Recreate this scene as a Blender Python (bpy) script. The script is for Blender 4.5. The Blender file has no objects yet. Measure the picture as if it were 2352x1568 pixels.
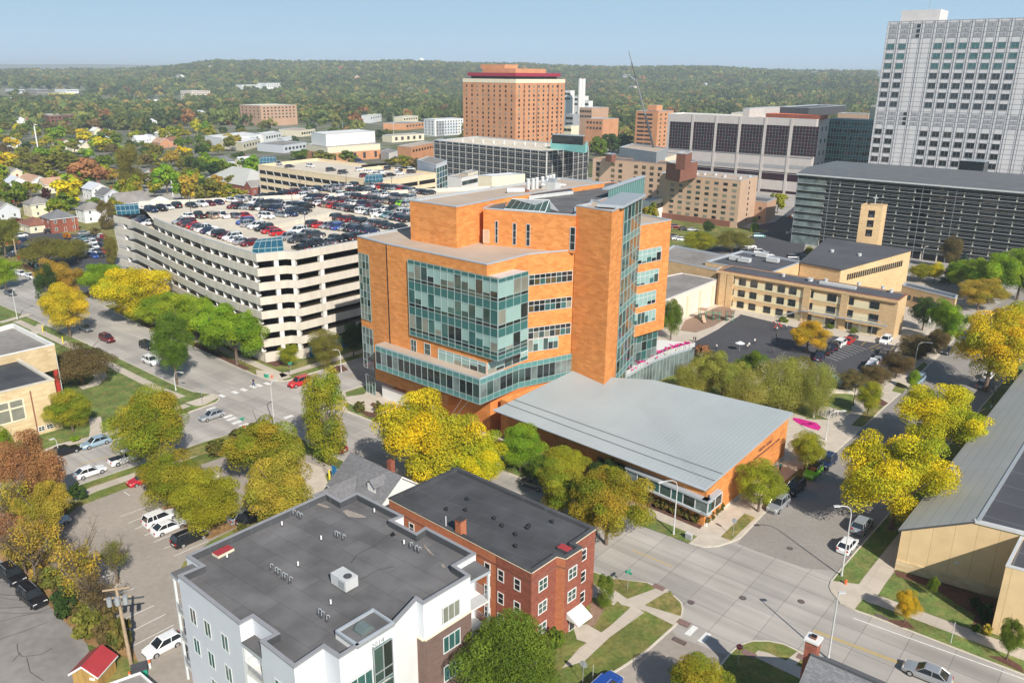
import bpy, math, random
from mathutils import Vector, Matrix
R=math.radians
rnd=random.Random(7)
SC=bpy.context.scene
COL=SC.collection
# ---------------------------------------------------------------- camera model
CAMH=60.0; FPX=1860.; TH=R(18.3); RHO=.0091
_r0=Vector((1,0,0));_u0=Vector((0,math.sin(TH),math.cos(TH)));FW=Vector((0,math.cos(TH),-math.sin(TH)))
RT=math.cos(RHO)*_r0+math.sin(RHO)*_u0; UP=-math.sin(RHO)*_r0+math.cos(RHO)*_u0
def ray(x,y): return FW+RT*((x-1176)/FPX)-UP*((y-784)/FPX)
def G(x,y,z=0.):
    """ground point (or point of the level z) that survey pixel x,y looks at"""
    d=ray(x,y); t=(z-CAMH)/d.z; return Vector((d.x*t,d.y*t,z))
def GY(x,y,Y):
    d=ray(x,y); t=Y/d.y; return Vector((d.x*t,Y,CAMH+d.z*t))
def ZH(xb,yb,yt,zb=0.):
    p=G(xb,yb,zb); lo,hi=zb,300
    for _ in range(40):
        m=(lo+hi)/2; v=Vector((p.x,p.y,m-CAMH)); y=784-FPX*v.dot(UP)/v.dot(FW)
        if y>yt: lo=m
        else: hi=m
    return m
def depth(p): return (Vector(p)-Vector((0,0,CAMH))).dot(FW)
def azv(a): return Vector((math.sin(R(a)),math.cos(R(a)),0))
A=azv(129.4); B=azv(40.8)
def rz(v): return math.atan2(v.y,v.x)
RZA=rz(A); RZB=rz(B)
cam=bpy.data.cameras.new('camera'); co=bpy.data.objects.new('camera',cam); COL.objects.link(co)
cam.sensor_width=36; cam.lens=36*FPX/2352; cam.clip_end=40000; cam.clip_start=1
M=Matrix(((RT.x,UP.x,-FW.x,0),(RT.y,UP.y,-FW.y,0),(RT.z,UP.z,-FW.z,CAMH),(0,0,0,1)))
co.matrix_world=M; SC.camera=co
# ---------------------------------------------------------------- light
SAZ,SEL=157.,37.
w=bpy.data.worlds.new('World'); SC.world=w; w.use_nodes=True
nt=w.node_tree; bg=nt.nodes['Background']
sky=nt.nodes.new('ShaderNodeTexSky'); sky.sky_type='NISHITA'; sky.sun_disc=False
sky.sun_elevation=R(SEL); sky.sun_rotation=R(SAZ); sky.air_density=1.0; sky.dust_density=0.3; sky.ozone_density=1.2; sky.altitude=300
bg.inputs[1].default_value=.085
_g=nt.nodes.new('ShaderNodeTexCoord'); _s=nt.nodes.new('ShaderNodeSeparateXYZ'); nt.links.new(_g.outputs['Generated'],_s.inputs[0])
_r=nt.nodes.new('ShaderNodeValToRGB'); nt.links.new(_s.outputs[2],_r.inputs[0]); _e=_r.color_ramp.elements
_e[0].position=0; _e[0].color=(.52,.68,.84,1); _e[1].position=.17; _e[1].color=(.28,.54,.71,1); _q=_e.new(.06); _q.color=(.42,.61,.78,1)
_m=nt.nodes.new('ShaderNodeVectorMath'); _m.operation='SCALE'; _m.inputs['Scale'].default_value=10.3; nt.links.new(_r.outputs[0],_m.inputs[0])
_k=nt.nodes.new('ShaderNodeMapRange'); _k.inputs[1].default_value=.17; _k.inputs[2].default_value=.55; nt.links.new(_s.outputs[2],_k.inputs[0])
_x=nt.nodes.new('ShaderNodeMix'); _x.data_type='RGBA'; nt.links.new(_k.outputs[0],_x.inputs[0]); nt.links.new(_m.outputs[0],_x.inputs[6]); nt.links.new(sky.outputs[0],_x.inputs[7]); nt.links.new(_x.outputs[2],bg.inputs[0])
sl=bpy.data.lights.new('sun','SUN'); so=bpy.data.objects.new('sun',sl); COL.objects.link(so)
sl.energy=4.8; sl.angle=R(.5); sl.color=(1,.94,.86)
sd=Vector((math.sin(R(SAZ))*math.cos(R(SEL)),math.cos(R(SAZ))*math.cos(R(SEL)),math.sin(R(SEL))))
so.rotation_euler=sd.to_track_quat('Z','Y').to_euler(); so.location=(0,0,200)
vs=SC.view_settings; vs.view_transform='Standard'; vs.look='None'; vs.exposure=.27; vs.gamma=1
SC.cycles.max_bounces=6; SC.cycles.volume_bounces=0
# ---------------------------------------------------------------- materials
MT={}
def _n(nt,t,**k):
    n=nt.nodes.new(t)
    for a,b in k.items(): setattr(n,a,b)
    return n
def mat(name,col,rough=.8,var=.12,scale=1.,metal=0.,spec=.3,var2=0.,scale2=.08,col2=None,bump=0.,sharp=None,stretch=None):
    """plain weathered surface: colour varied by two noises in object space"""
    m=bpy.data.materials.new(name); MT[name]=m; m.use_nodes=True; nt=m.node_tree; b=nt.nodes['Principled BSDF']; L=nt.links.new
    b.inputs['Roughness'].default_value=rough; b.inputs['Metallic'].default_value=metal; b.inputs['Specular IOR Level'].default_value=spec
    m.diffuse_color=(*col,1)
    if var<=0: b.inputs['Base Color'].default_value=(*col,1); return m
    tc=_n(nt,'ShaderNodeNewGeometry'); src=tc.outputs['Position']
    if stretch:
        mp=_n(nt,'ShaderNodeMapping'); mp.inputs['Scale'].default_value=stretch; L(src,mp.inputs[0]); src=mp.outputs[0]
    no=_n(nt,'ShaderNodeTexNoise'); no.inputs['Scale'].default_value=scale; no.inputs['Detail'].default_value=4; L(src,no.inputs['Vector'])
    mr=_n(nt,'ShaderNodeMapRange'); mr.inputs[1].default_value=.3; mr.inputs[2].default_value=.7; mr.inputs[3].default_value=1-var; mr.inputs[4].default_value=1+var
    L(no.outputs[0],mr.inputs[0]); val=mr.outputs[0]
    if var2:
        n2=_n(nt,'ShaderNodeTexNoise'); n2.inputs['Scale'].default_value=scale2; n2.inputs['Detail'].default_value=5; L(src,n2.inputs['Vector'])
        m2=_n(nt,'ShaderNodeMapRange'); m2.inputs[1].default_value=.35; m2.inputs[2].default_value=.65; m2.inputs[3].default_value=1-var2; m2.inputs[4].default_value=1+var2
        L(n2.outputs[0],m2.inputs[0]); mu=_n(nt,'ShaderNodeMath',operation='MULTIPLY'); L(val,mu.inputs[0]); L(m2.outputs[0],mu.inputs[1]); val=mu.outputs[0]
    c=None
    if col2:
        n3=_n(nt,'ShaderNodeTexNoise'); n3.inputs['Scale'].default_value=scale2*2.3; n3.inputs['Detail'].default_value=6; L(src,n3.inputs['Vector'])
        m3=_n(nt,'ShaderNodeMapRange'); m3.inputs[1].default_value=.42; m3.inputs[2].default_value=.6; L(n3.outputs[0],m3.inputs[0])
        mx=_n(nt,'ShaderNodeMix',data_type='RGBA'); mx.inputs[6].default_value=(*col,1); mx.inputs[7].default_value=(*col2,1); L(m3.outputs[0],mx.inputs[0]); c=mx.outputs[2]
    mc=_n(nt,'ShaderNodeVectorMath',operation='SCALE')
    if c: L(c,mc.inputs[0])
    else: mc.inputs[0].default_value=col
    L(val,mc.inputs['Scale']); L(mc.outputs[0],b.inputs['Base Color'])
    if bump:
        bp=_n(nt,'ShaderNodeBump'); bp.inputs['Strength'].default_value=bump; bp.inputs['Distance'].default_value=.05; L(no.outputs[0],bp.inputs['Height']); L(bp.outputs[0],b.inputs['Normal'])
    return m
def brickmat(name,c1,c2,mortar,bw=.6,bh=.2,ms=.02,ang=0.,rough=.85,wall=True,var=.15,bias=0.,off=.5,scale2=.15,streak=None):
    """courses of units; wall=True maps length along the wall and height, wall=False maps the ground plan turned by ang"""
    m=bpy.data.materials.new(name); MT[name]=m; m.use_nodes=True; nt=m.node_tree; b=nt.nodes['Principled BSDF']; L=nt.links.new
    b.inputs['Roughness'].default_value=rough; b.inputs['Specular IOR Level'].default_value=.25; m.diffuse_color=(*c1,1)
    g=_n(nt,'ShaderNodeNewGeometry'); mp=_n(nt,'ShaderNodeMapping'); mp.inputs['Rotation'].default_value=(0,0,-(ang or RZA)); L(g.outputs['Position'],mp.inputs[0])
    if wall:
        sx=_n(nt,'ShaderNodeSeparateXYZ'); L(mp.outputs[0],sx.inputs[0]); ad=_n(nt,'ShaderNodeMath',operation='ADD'); L(sx.outputs[0],ad.inputs[0]); L(sx.outputs[1],ad.inputs[1])
        cx=_n(nt,'ShaderNodeCombineXYZ'); L(ad.outputs[0],cx.inputs[0]); L(sx.outputs[2],cx.inputs[1]); vec=cx.outputs[0]
    else: vec=mp.outputs[0]
    br=_n(nt,'ShaderNodeTexBrick'); br.offset=off; br.inputs['Scale'].default_value=1; br.inputs['Brick Width'].default_value=bw; br.inputs['Row Height'].default_value=bh
    br.inputs['Mortar Size'].default_value=ms; br.inputs['Bias'].default_value=bias; br.inputs['Color1'].default_value=(*c1,1); br.inputs['Color2'].default_value=(*c2,1); br.inputs['Mortar'].default_value=(*mortar,1)
    L(vec,br.inputs['Vector'])
    no=_n(nt,'ShaderNodeTexNoise'); no.inputs['Scale'].default_value=scale2; no.inputs['Detail'].default_value=7; L(g.outputs['Position'],no.inputs['Vector'])
    mr=_n(nt,'ShaderNodeMapRange'); mr.inputs[1].default_value=.3; mr.inputs[2].default_value=.7; mr.inputs[3].default_value=1-var; mr.inputs[4].default_value=1+var; L(no.outputs[0],mr.inputs[0]); lum=mr.outputs[0]
    if streak:
        ms_=_n(nt,'ShaderNodeMapping'); ms_.inputs['Scale'].default_value=streak; L(mp.outputs[0],ms_.inputs[0]); n4=_n(nt,'ShaderNodeTexNoise'); n4.inputs['Scale'].default_value=1; n4.inputs['Detail'].default_value=5; L(ms_.outputs[0],n4.inputs['Vector'])
        m4=_n(nt,'ShaderNodeMapRange'); m4.inputs[1].default_value=.35; m4.inputs[2].default_value=.62; m4.inputs[3].default_value=.82; m4.inputs[4].default_value=1.06; L(n4.outputs[0],m4.inputs[0]); mu=_n(nt,'ShaderNodeMath',operation='MULTIPLY'); L(lum,mu.inputs[0]); L(m4.outputs[0],mu.inputs[1]); lum=mu.outputs[0]
    mc=_n(nt,'ShaderNodeVectorMath',operation='SCALE'); L(br.outputs[0],mc.inputs[0]); L(lum,mc.inputs['Scale']); L(mc.outputs[0],b.inputs['Base Color'])
    return m
def glass(name,col,rough=.06,spec=.8,metal=0.,var=.3):
    m=mat(name,col,rough,var,.35,metal,spec); return m
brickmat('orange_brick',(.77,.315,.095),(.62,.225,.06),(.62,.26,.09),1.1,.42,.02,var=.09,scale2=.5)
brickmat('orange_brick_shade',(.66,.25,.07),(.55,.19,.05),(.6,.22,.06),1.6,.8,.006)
brickmat('red_brick',(.32,.10,.06),(.22,.06,.04),(.36,.16,.11),.45,.17,.012,var=.2)
brickmat('side_brick',(.52,.18,.08),(.42,.13,.055),(.5,.25,.15),.45,.17,.012,var=.15)
brickmat('tower_brick',(.60,.29,.15),(.55,.26,.13),(.55,.28,.15),1.2,.5,.02,var=.1)
brickmat('tan_brick',(.52,.33,.22),(.47,.29,.19),(.45,.3,.2),1,.4,.02,var=.06)
brickmat('tan_brick_light',(.60,.42,.29),(.56,.38,.26),(.5,.36,.25),1,.4,.02,var=.06)
brickmat('yellow_brick',(.70,.50,.27),(.60,.40,.20),(.6,.45,.28),.8,.25,.015,var=.1)
brickmat('brown_brick',(.20,.13,.11),(.16,.10,.085),(.22,.16,.14),.6,.22,.015,var=.08)
brickmat('darkred_brick',(.28,.12,.08),(.22,.09,.06),(.25,.12,.09),.6,.22,.015,var=.1)
brickmat('limestone',(.70,.55,.33),(.58,.43,.24),(.6,.48,.3),1.1,.45,.03,var=.14)
brickmat('limestone_panel',(.72,.53,.29),(.69,.50,.27),(.45,.32,.17),2.6,20,.03,off=0,var=.07,scale2=.6)
brickmat('road_joint',(.455,.42,.375),(.385,.36,.325),(.24,.22,.20),4.5,3.7,.035,ang=RZA,wall=False,off=0,var=.15,scale2=.09,streak=(.035,.5,1))
brickmat('walk_joint',(.56,.49,.40),(.52,.45,.37),(.4,.34,.28),1.7,1.7,.02,ang=RZA,wall=False,off=0,var=.1)
brickmat('roof_tan',(.50,.40,.31),(.47,.375,.29),(.42,.34,.26),9,3,.03,ang=RZA,wall=False,off=.3,var=.08)
brickmat('roof_dark',(.085,.087,.092),(.075,.077,.082),(.12,.12,.125),8,2.4,.03,ang=RZA+.1,wall=False,off=.3,var=.2,streak=(.3,.3,1))
brickmat('roof_membrane',(.165,.158,.155),(.138,.134,.134),(.105,.10,.10),7,2.4,.03,ang=RZA+.04,wall=False,off=.35,var=.2,scale2=.3,streak=(.25,.3,1))
brickmat('roof_school',(.10,.10,.11),(.09,.09,.10),(.13,.13,.14),12,3,.05,ang=RZA,wall=False,off=.3,var=.15)
brickmat('roof_slate',(.085,.085,.095),(.08,.08,.088),(.19,.19,.2),6.2,5.2,.05,ang=RZA,wall=False,off=0,var=.1)
brickmat('shingle',(.24,.24,.245),(.17,.17,.175),(.1,.1,.1),.35,.16,.01,ang=RZA,wall=False,var=.12)
brickmat('seam_grey',(.50,.50,.46),(.48,.48,.44),(.32,.32,.3),30,1.25,.03,ang=RZB,wall=False,off=0,var=.05)
brickmat('seam_zinc',(.40,.44,.44),(.39,.43,.43),(.345,.38,.385),60,.62,.03,ang=RZB,wall=False,off=0,var=.06,rough=.45,scale2=.1)
mat('concrete',(.63,.575,.48),.85,.09,.9,var2=.05,scale2=.12,stretch=(1,1,.12))
mat('concrete_beige',(.76,.61,.40),.85,.05,.6,var2=.05)
mat('concrete_white',(.74,.72,.68),.85,.05,.6)
mat('deck',(.66,.58,.46),.9,.06,.4,var2=.08,scale2=.07)
mat('kerb',(.62,.56,.46),.9,.1,2)
mat('walk',(.56,.49,.40),.9,.09,.8,var2=.06)
mat('asphalt',(.30,.275,.245),.95,.08,2,var2=.1,scale2=.1)
mat('asphalt_warm',(.36,.315,.265),.95,.07,1.5,var2=.09,scale2=.08)
mat('asphalt_old',(.26,.24,.22),.95,.12,.8,var2=.14,scale2=.15)
mat('asphalt_dark',(.075,.075,.082),.95,.08,2,var2=.1)
mat('grass',(.13,.17,.035),1,.25,2.2,var2=.22,scale2=.14,col2=(.22,.20,.06))
mat('grass_green',(.125,.185,.045),1,.25,3,var2=.22,scale2=.3,col2=(.19,.20,.06)); mat('iron_brown',(.15,.11,.10),.8,.15,3); mat('tactile_pad',(.24,.15,.13),.9,.1,3)
mat('grass_dry',(.27,.22,.075),1,.25,2.2,var2=.2,scale2=.3,col2=(.15,.17,.04))
mat('town_ground',(.11,.125,.05),1,.3,.05,var2=.25,scale2=.012,col2=(.20,.19,.15))
mat('mulch',(.13,.065,.045),1,.3,4)
mat('bark_chips',(.30,.20,.14),1,.15,3)
mat('dirt_leaf',(.32,.19,.08),1,.3,2.5,var2=.2,scale2=.4)
mat('line_yellow',(.62,.42,.06),.9,.12,3)
mat('line_white',(.75,.74,.70),.9,.12,3)
mat('tarsnake',(.05,.05,.05),.7,.1,3)
mat('metal_grey',(.42,.44,.45),.45,.05,1,metal=.3)
mat('metal_light',(.66,.66,.64),.5,.05,1,metal=.2)
mat('roof_metal',(.14,.145,.15),.55,.08,.3); mat('screen_bar',(.20,.21,.215),.6,0,1); mat('metal_dark',(.08,.08,.085),.6,.1,1)
mat('fascia',(.48,.52,.55),.5,.05,.8,metal=.2)
mat('mullion',(.40,.50,.48),.5,.05,1,metal=.1)
mat('mullion_white',(.66,.68,.67),.6,.04,1)
mat('teal_panel',(.04,.14,.13),.35,.08,.2,spec=.5); mat('cop_grey',(.30,.30,.31),.6,.06,.8); mat('seam_rib',(.36,.395,.40),.5,0,1)
mat('teal_light',(.10,.25,.235),.3,.06,.2,spec=.6)
mat('turquoise',(.32,.75,.68),.5,.05,.5)
glass('glass_dark',(.02,.026,.026)); glass('glass_mid',(.05,.085,.075)); glass('glass_blind',(.30,.44,.40),.2,.5,var=.05)
glass('glass_warm',(.11,.085,.04)); glass('glass_teal',(.045,.13,.12)); glass('glass_plum',(.03,.010,.016),.2,.2)
glass('glass_blue',(.02,.10,.15),.25,.35); glass('glass_curtain',(.24,.24,.19),.3,.5,var=.2); glass('glass_sky',(.16,.20,.19),.1,.9,var=.5)
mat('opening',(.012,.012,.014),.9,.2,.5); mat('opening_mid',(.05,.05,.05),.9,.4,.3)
mat('white_panel',(.80,.80,.78),.7,.04,.4); mat('grey_panel',(.60,.62,.66),.7,.03,.4); mat('tower_panel',(.62,.60,.59),.7,.05,.3,var2=.03)
mat('tower_grey',(.34,.34,.35),.6,.08,.5); mat('clinic_panel',(.54,.49,.455),.8,.05,.3)
mat('pink_stucco',(.78,.66,.56),.85,.04,.5); mat('cream',(.76,.68,.50),.85,.05,.6); mat('cream_panel',(.80,.71,.46),.8,.04,.6)
mat('white_paint',(.80,.79,.76),.7,.04,1); mat('red_paint',(.45,.045,.035),.5,.08,1); mat('red_metal',(.38,.045,.05),.4,.06,.6)
mat('maroon',(.33,.03,.06),.5,.05,1); mat('blue_paint',(.01,.18,.42),.6,.05,1); mat('wood_fence',(.42,.26,.08),.8,.2,3,stretch=(1,1,.15))
mat('pole_wood',(.42,.31,.20),.85,.15,2); mat('bark',(.16,.12,.09),.95,.25,2); mat('bark_pale',(.5,.45,.36),.9,.2,2)
mat('tyre',(.02,.02,.02),.9,.1,4); mat('rim',(.5,.5,.52),.35,.1,3,metal=.6); mat('car_glass',(.02,.025,.03),.05,0,1,spec=.9)
mat('lamp_white',(.85,.85,.82),.3,0,1); mat('lamp_red',(.5,.02,.02),.3,0,1); mat('trim_black',(.02,.02,.022),.5,.1,2)
mat('stop_red',(.62,.03,.05),.5,.03,1); mat('sign_green',(.02,.33,.20),.5,.03,1); mat('orange_red',(.8,.16,.05),.6,.05,1)
mat('skin',(.50,.30,.20),.7,.04,4); mat('hair',(.05,.035,.025),.8,.1,6); mat('cloth_white',(.78,.78,.78),.9,.05,5); mat('cloth_red',(.55,.04,.05),.9,.1,5)
mat('cloth_dark',(.04,.045,.06),.9,.1,5); mat('cloth_green',(.03,.22,.17),.9,.1,5); mat('cloth_blue',(.10,.16,.30),.9,.1,5)
mat('petunia',(.62,.02,.25),.9,.3,2.5); mat('ornamental',(.30,.32,.08),1,.3,3); mat('bright_yellow',(.75,.62,.05),.6,.05,1)
PAINT={}
for n,c,me in (('white',(.80,.80,.79),0),('black',(.012,.012,.015),0),('silver',(.48,.50,.52),.5),('grey',(.17,.18,.20),.4),('dark_grey',(.055,.06,.07),.3),
             ('red',(.50,.015,.02),0),('maroon',(.16,.012,.02),.2),('navy',(.015,.03,.085),.2),('blue',(.02,.08,.36),.1),('light_blue',(.38,.52,.62),.3),('tan',(.40,.33,.24),.4),
             ('lime',(.22,.62,.02),0),('teal',(.16,.34,.35),.3),('brown',(.16,.10,.07),.3)):
    PAINT[n]=mat('paint_'+n,c,.28,0,1,metal=me,spec=.6)
# ---------------------------------------------------------------- mesh builder
def tag(o,label=None,cat=None,group=None,kind=None):
    for k,v in (('label',label),('category',cat),('group',group),('kind',kind)):
        if v: o[k]=v
    return o
def thing(name,label,cat,loc,group=None,rot=0.):
    o=bpy.data.objects.new(name,None); COL.objects.link(o); o.location=loc; o.rotation_euler.z=rot; o.empty_display_size=.5
    return tag(o,label,cat,group)
class MB:
    def __init__(s): s.v=[];s.f=[];s.mi=[];s.mats=[];s.smooth=False
    def _m(s,m):
        if m not in s.mats: s.mats.append(m)
        return s.mats.index(m)
    def face(s,pts,m):
        n=len(s.v); s.v+=[tuple(p) for p in pts]; s.f.append(tuple(range(n,n+len(pts)))); s.mi.append(s._m(m)); return s
    def prism(s,poly,z0,z1,m,top=None,bottom=False):
        """poly counter clockwise or not, z1 may be a function of the point"""
        P=[Vector((p[0],p[1],0)) for p in poly]
        ar=sum(P[i].x*P[(i+1)%len(P)].y-P[(i+1)%len(P)].x*P[i].y for i in range(len(P)))
        if ar<0: P.reverse()
        f=z1 if callable(z1) else (lambda p:z1); g=z0 if callable(z0) else (lambda p:z0)
        b=[(p.x,p.y,g(p)) for p in P]; t=[(p.x,p.y,f(p)) for p in P]; n=len(P)
        for i in range(n):
            j=(i+1)%n; s.face([b[i],b[j],t[j],t[i]],m)
        s.face(t,top or m)
        if bottom: s.face(list(reversed(b)),m)
        return s
    def box(s,p,u,L,D,z0,z1,m,top=None,c=False):
        """L along unit u from p, D inwards (left of u)"""
        u=Vector((u[0],u[1],0)).normalized(); n=Vector((-u.y,u.x,0)); p=Vector((p[0],p[1],0))
        if c: p=p-u*L/2-n*D/2
        return s.prism([p,p+u*L,p+u*L+n*D,p+n*D],z0,z1,m,top,True)
    def cyl(s,p,r,z0,z1,m,n=12,r2=None,cap=True):
        r2=r if r2 is None else r2
        a=[(p[0]+r*math.cos(i*2*math.pi/n),p[1]+r*math.sin(i*2*math.pi/n),z0) for i in range(n)]
        b=[(p[0]+r2*math.cos(i*2*math.pi/n),p[1]+r2*math.sin(i*2*math.pi/n),z1) for i in range(n)]
        for i in range(n): j=(i+1)%n; s.face([a[i],a[j],b[j],b[i]],m)
        if cap: s.face(b,m)
        return s
    def tube(s,p0,p1,r,m,n=6,r2=None):
        p0=Vector(p0);p1=Vector(p1);d=(p1-p0)
        if d.length<1e-6: return s
        q=d.to_track_quat('Z','Y'); r2=r if r2 is None else r2
        a=[p0+q@Vector((r*math.cos(i*2*math.pi/n),r*math.sin(i*2*math.pi/n),0)) for i in range(n)]
        b=[p1+q@Vector((r2*math.cos(i*2*math.pi/n),r2*math.sin(i*2*math.pi/n),0)) for i in range(n)]
        for i in range(n): j=(i+1)%n; s.face([a[i],a[j],b[j],b[i]],m)
        s.face(b,m); s.face(list(reversed(a)),m); return s
    def path(s,pts,r,m,n=6):
        for a,b in zip(pts,pts[1:]): s.tube(a,b,r,m,n)
        return s
    def mesh(s,name):
        me=bpy.data.meshes.new(name); me.from_pydata(s.v,[],s.f)
        for m in s.mats: me.materials.append(MT[m] if isinstance(m,str) else m)
        me.polygons.foreach_set('material_index',s.mi)
        if s.smooth: me.polygons.foreach_set('use_smooth',[True]*len(s.f))
        me.update(); return me
    def build(s,name,parent=None,mesh=None):
        o=bpy.data.objects.new(name,mesh or s.mesh(name)); COL.objects.link(o)
        if parent is not None: adopt(o,parent)
        return o
WM={}
def wmat(o):
    """world placement from the stored locations, without waiting for the depsgraph"""
    m=Matrix.LocRotScale(o.location,o.rotation_euler,o.scale)
    return m if o.parent is None else wmat(o.parent)@o.matrix_parent_inverse@m
def adopt(o,parent):
    o.parent=parent; o.matrix_parent_inverse=wmat(parent).inverted(); return o
def copy_tree(o,parent=None):
    c=o.copy(); COL.objects.link(c)
    if parent is not None: c.parent=parent; c.matrix_parent_inverse=o.matrix_parent_inverse.copy()
    for ch in [x for x in o.children]: copy_tree(ch,c)
    return c
def ribbon(pts,o0,o1,z=None):
    """polygon strip between offsets o0 and o1 to the left of a polyline"""
    P=[Vector((p[0],p[1],0)) for p in pts]; N=[]
    for i in range(len(P)):
        d=(P[min(i+1,len(P)-1)]-P[max(i-1,0)]).normalized(); N.append(Vector((-d.y,d.x,0)))
    return [p+n*o0 for p,n in zip(P,N)],[p+n*o1 for p,n in zip(P,N)]
def sheet(mb,poly,z,m): 
    mb.face([(p[0],p[1],z) for p in poly],m)
def strip(mb,pts,o0,o1,z,m):
    a,b=ribbon(pts,o0,o1)
    for i in range(len(a)-1): mb.face([(a[i].x,a[i].y,z),(a[i+1].x,a[i+1].y,z),(b[i+1].x,b[i+1].y,z),(b[i].x,b[i].y,z)],m)
def px(*pts,z=0): return [G(x,y,z) for x,y in pts]
# ---------------------------------------------------------------- walls and windows
class Wall:
    """vertical wall from p0 to p1, left to right as seen from outside"""
    def __init__(s,p0,p1):
        s.p=Vector((p0[0],p0[1],0)); q=Vector((p1[0],p1[1],0)); s.L=(q-s.p).length; s.u=(q-s.p).normalized(); s.n=Vector((s.u.y,-s.u.x,0)); s.a=rz(s.u)
    def uz(s,x,y):
        d=ray(x,y); o=Vector((0,0,CAMH)); t=(s.p-o).dot(s.n)/d.dot(s.n); q=o+d*t; return (q-s.p).dot(s.u),q.z
    def pt(s,u,z=0,out=0.): return s.p+s.u*u+s.n*out+Vector((0,0,z))
WMESH={}
def win(root,wall,u,z,w,h,style=('white_paint','glass_dark',2,1),name='window',sill=None,out=.03,fw=.07,pane=True):
    """window of width w centred on u with sill at z: frame mesh and a pane child"""
    key=(round(w,2),round(h,2),style,fw,pane)
    if key not in WMESH:
        fm,gm,nv,nh=style; f=MB(); fr=fw
        def bx(x0,x1,z0,z1,y0,y1,m,t=f): 
            for q in ([(x0,y0,z0),(x1,y0,z0),(x1,y0,z1),(x0,y0,z1)],[(x0,y1,z0),(x0,y0,z0),(x0,y0,z1),(x0,y1,z1)],[(x1,y0,z0),(x1,y1,z0),(x1,y1,z1),(x1,y0,z1)],[(x0,y0,z1),(x1,y0,z1),(x1,y1,z1),(x0,y1,z1)],[(x0,y1,z0),(x1,y1,z0),(x1,y0,z0),(x0,y0,z0)]): t.face(q,m)
        g=MB()
        if pane:
            bx(-w/2,-w/2+fr,0,h,-.06,.0,fm); bx(w/2-fr,w/2,0,h,-.06,.0,fm); bx(-w/2+fr,w/2-fr,0,fr,-.06,0,fm); bx(-w/2+fr,w/2-fr,h-fr,h,-.06,0,fm)
            for i in range(1,nv): c=-w/2+w*i/nv; bx(c-fr*.35,c+fr*.35,fr,h-fr,-.05,0,fm)
            for i in range(1,nh): c=h*i/nh; bx(-w/2+fr,w/2-fr,c-fr*.3,c+fr*.3,-.045,0,fm)
        else: f.face([(-w/2,-.01,0),(w/2,-.01,0),(w/2,-.01,h),(-w/2,-.01,h)],gm)
        g.face([(-w/2+fr,-.02,fr),(w/2-fr,-.02,fr),(w/2-fr,-.02,h-fr),(-w/2+fr,-.02,h-fr)],gm)
        WMESH[key]=(f.mesh('window'),g.mesh('pane'))
    fme,gme=WMESH[key]
    p=wall.pt(u,z,out)
    o=bpy.data.objects.new(name,fme); COL.objects.link(o); o.location=p; o.rotation_euler.z=wall.a; adopt(o,root)
    if pane:
        g=bpy.data.objects.new('pane',gme); COL.objects.link(g); g.parent=o
    return o
def winrow(root,wall,us,zs,w,h,styles,cap=[100],**k):
    n=0
    for z in zs:
        for u in us:
            win(root,wall,u,z,w,h,rnd.choice(styles) if isinstance(styles,list) else styles,**k); n+=1
    return n
def lin(a,b,n): return [a+(b-a)*i/(n-1) for i in range(n)] if n>1 else [(a+b)/2]
def stuffwin(root,wall,us,zs,w,h,mats,name='window_rest',out=.03,frame=None):
    m=MB()
    for z in zs:
        for u in us:
            q=[wall.pt(u-w/2,z,out),wall.pt(u+w/2,z,out),wall.pt(u+w/2,z+h,out),wall.pt(u-w/2,z+h,out)]
            m.face(q,rnd.choice(mats))
            if frame: 
                m.face([wall.pt(u-w/2-.15,z-.15,out-.015),wall.pt(u+w/2+.15,z-.15,out-.015),wall.pt(u+w/2+.15,z+h+.15,out-.015),wall.pt(u-w/2-.15,z+h+.15,out-.015)],frame)
    return m
def wbox(mb,wall,u0,u1,z0,z1,out,m,depth=None,top=None):
    """slab standing proud of the wall by out"""
    p=wall.pt(u0,0,out); mb.box(p,wall.u,u1-u0,depth or out,z0,z1,m,top)
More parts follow.
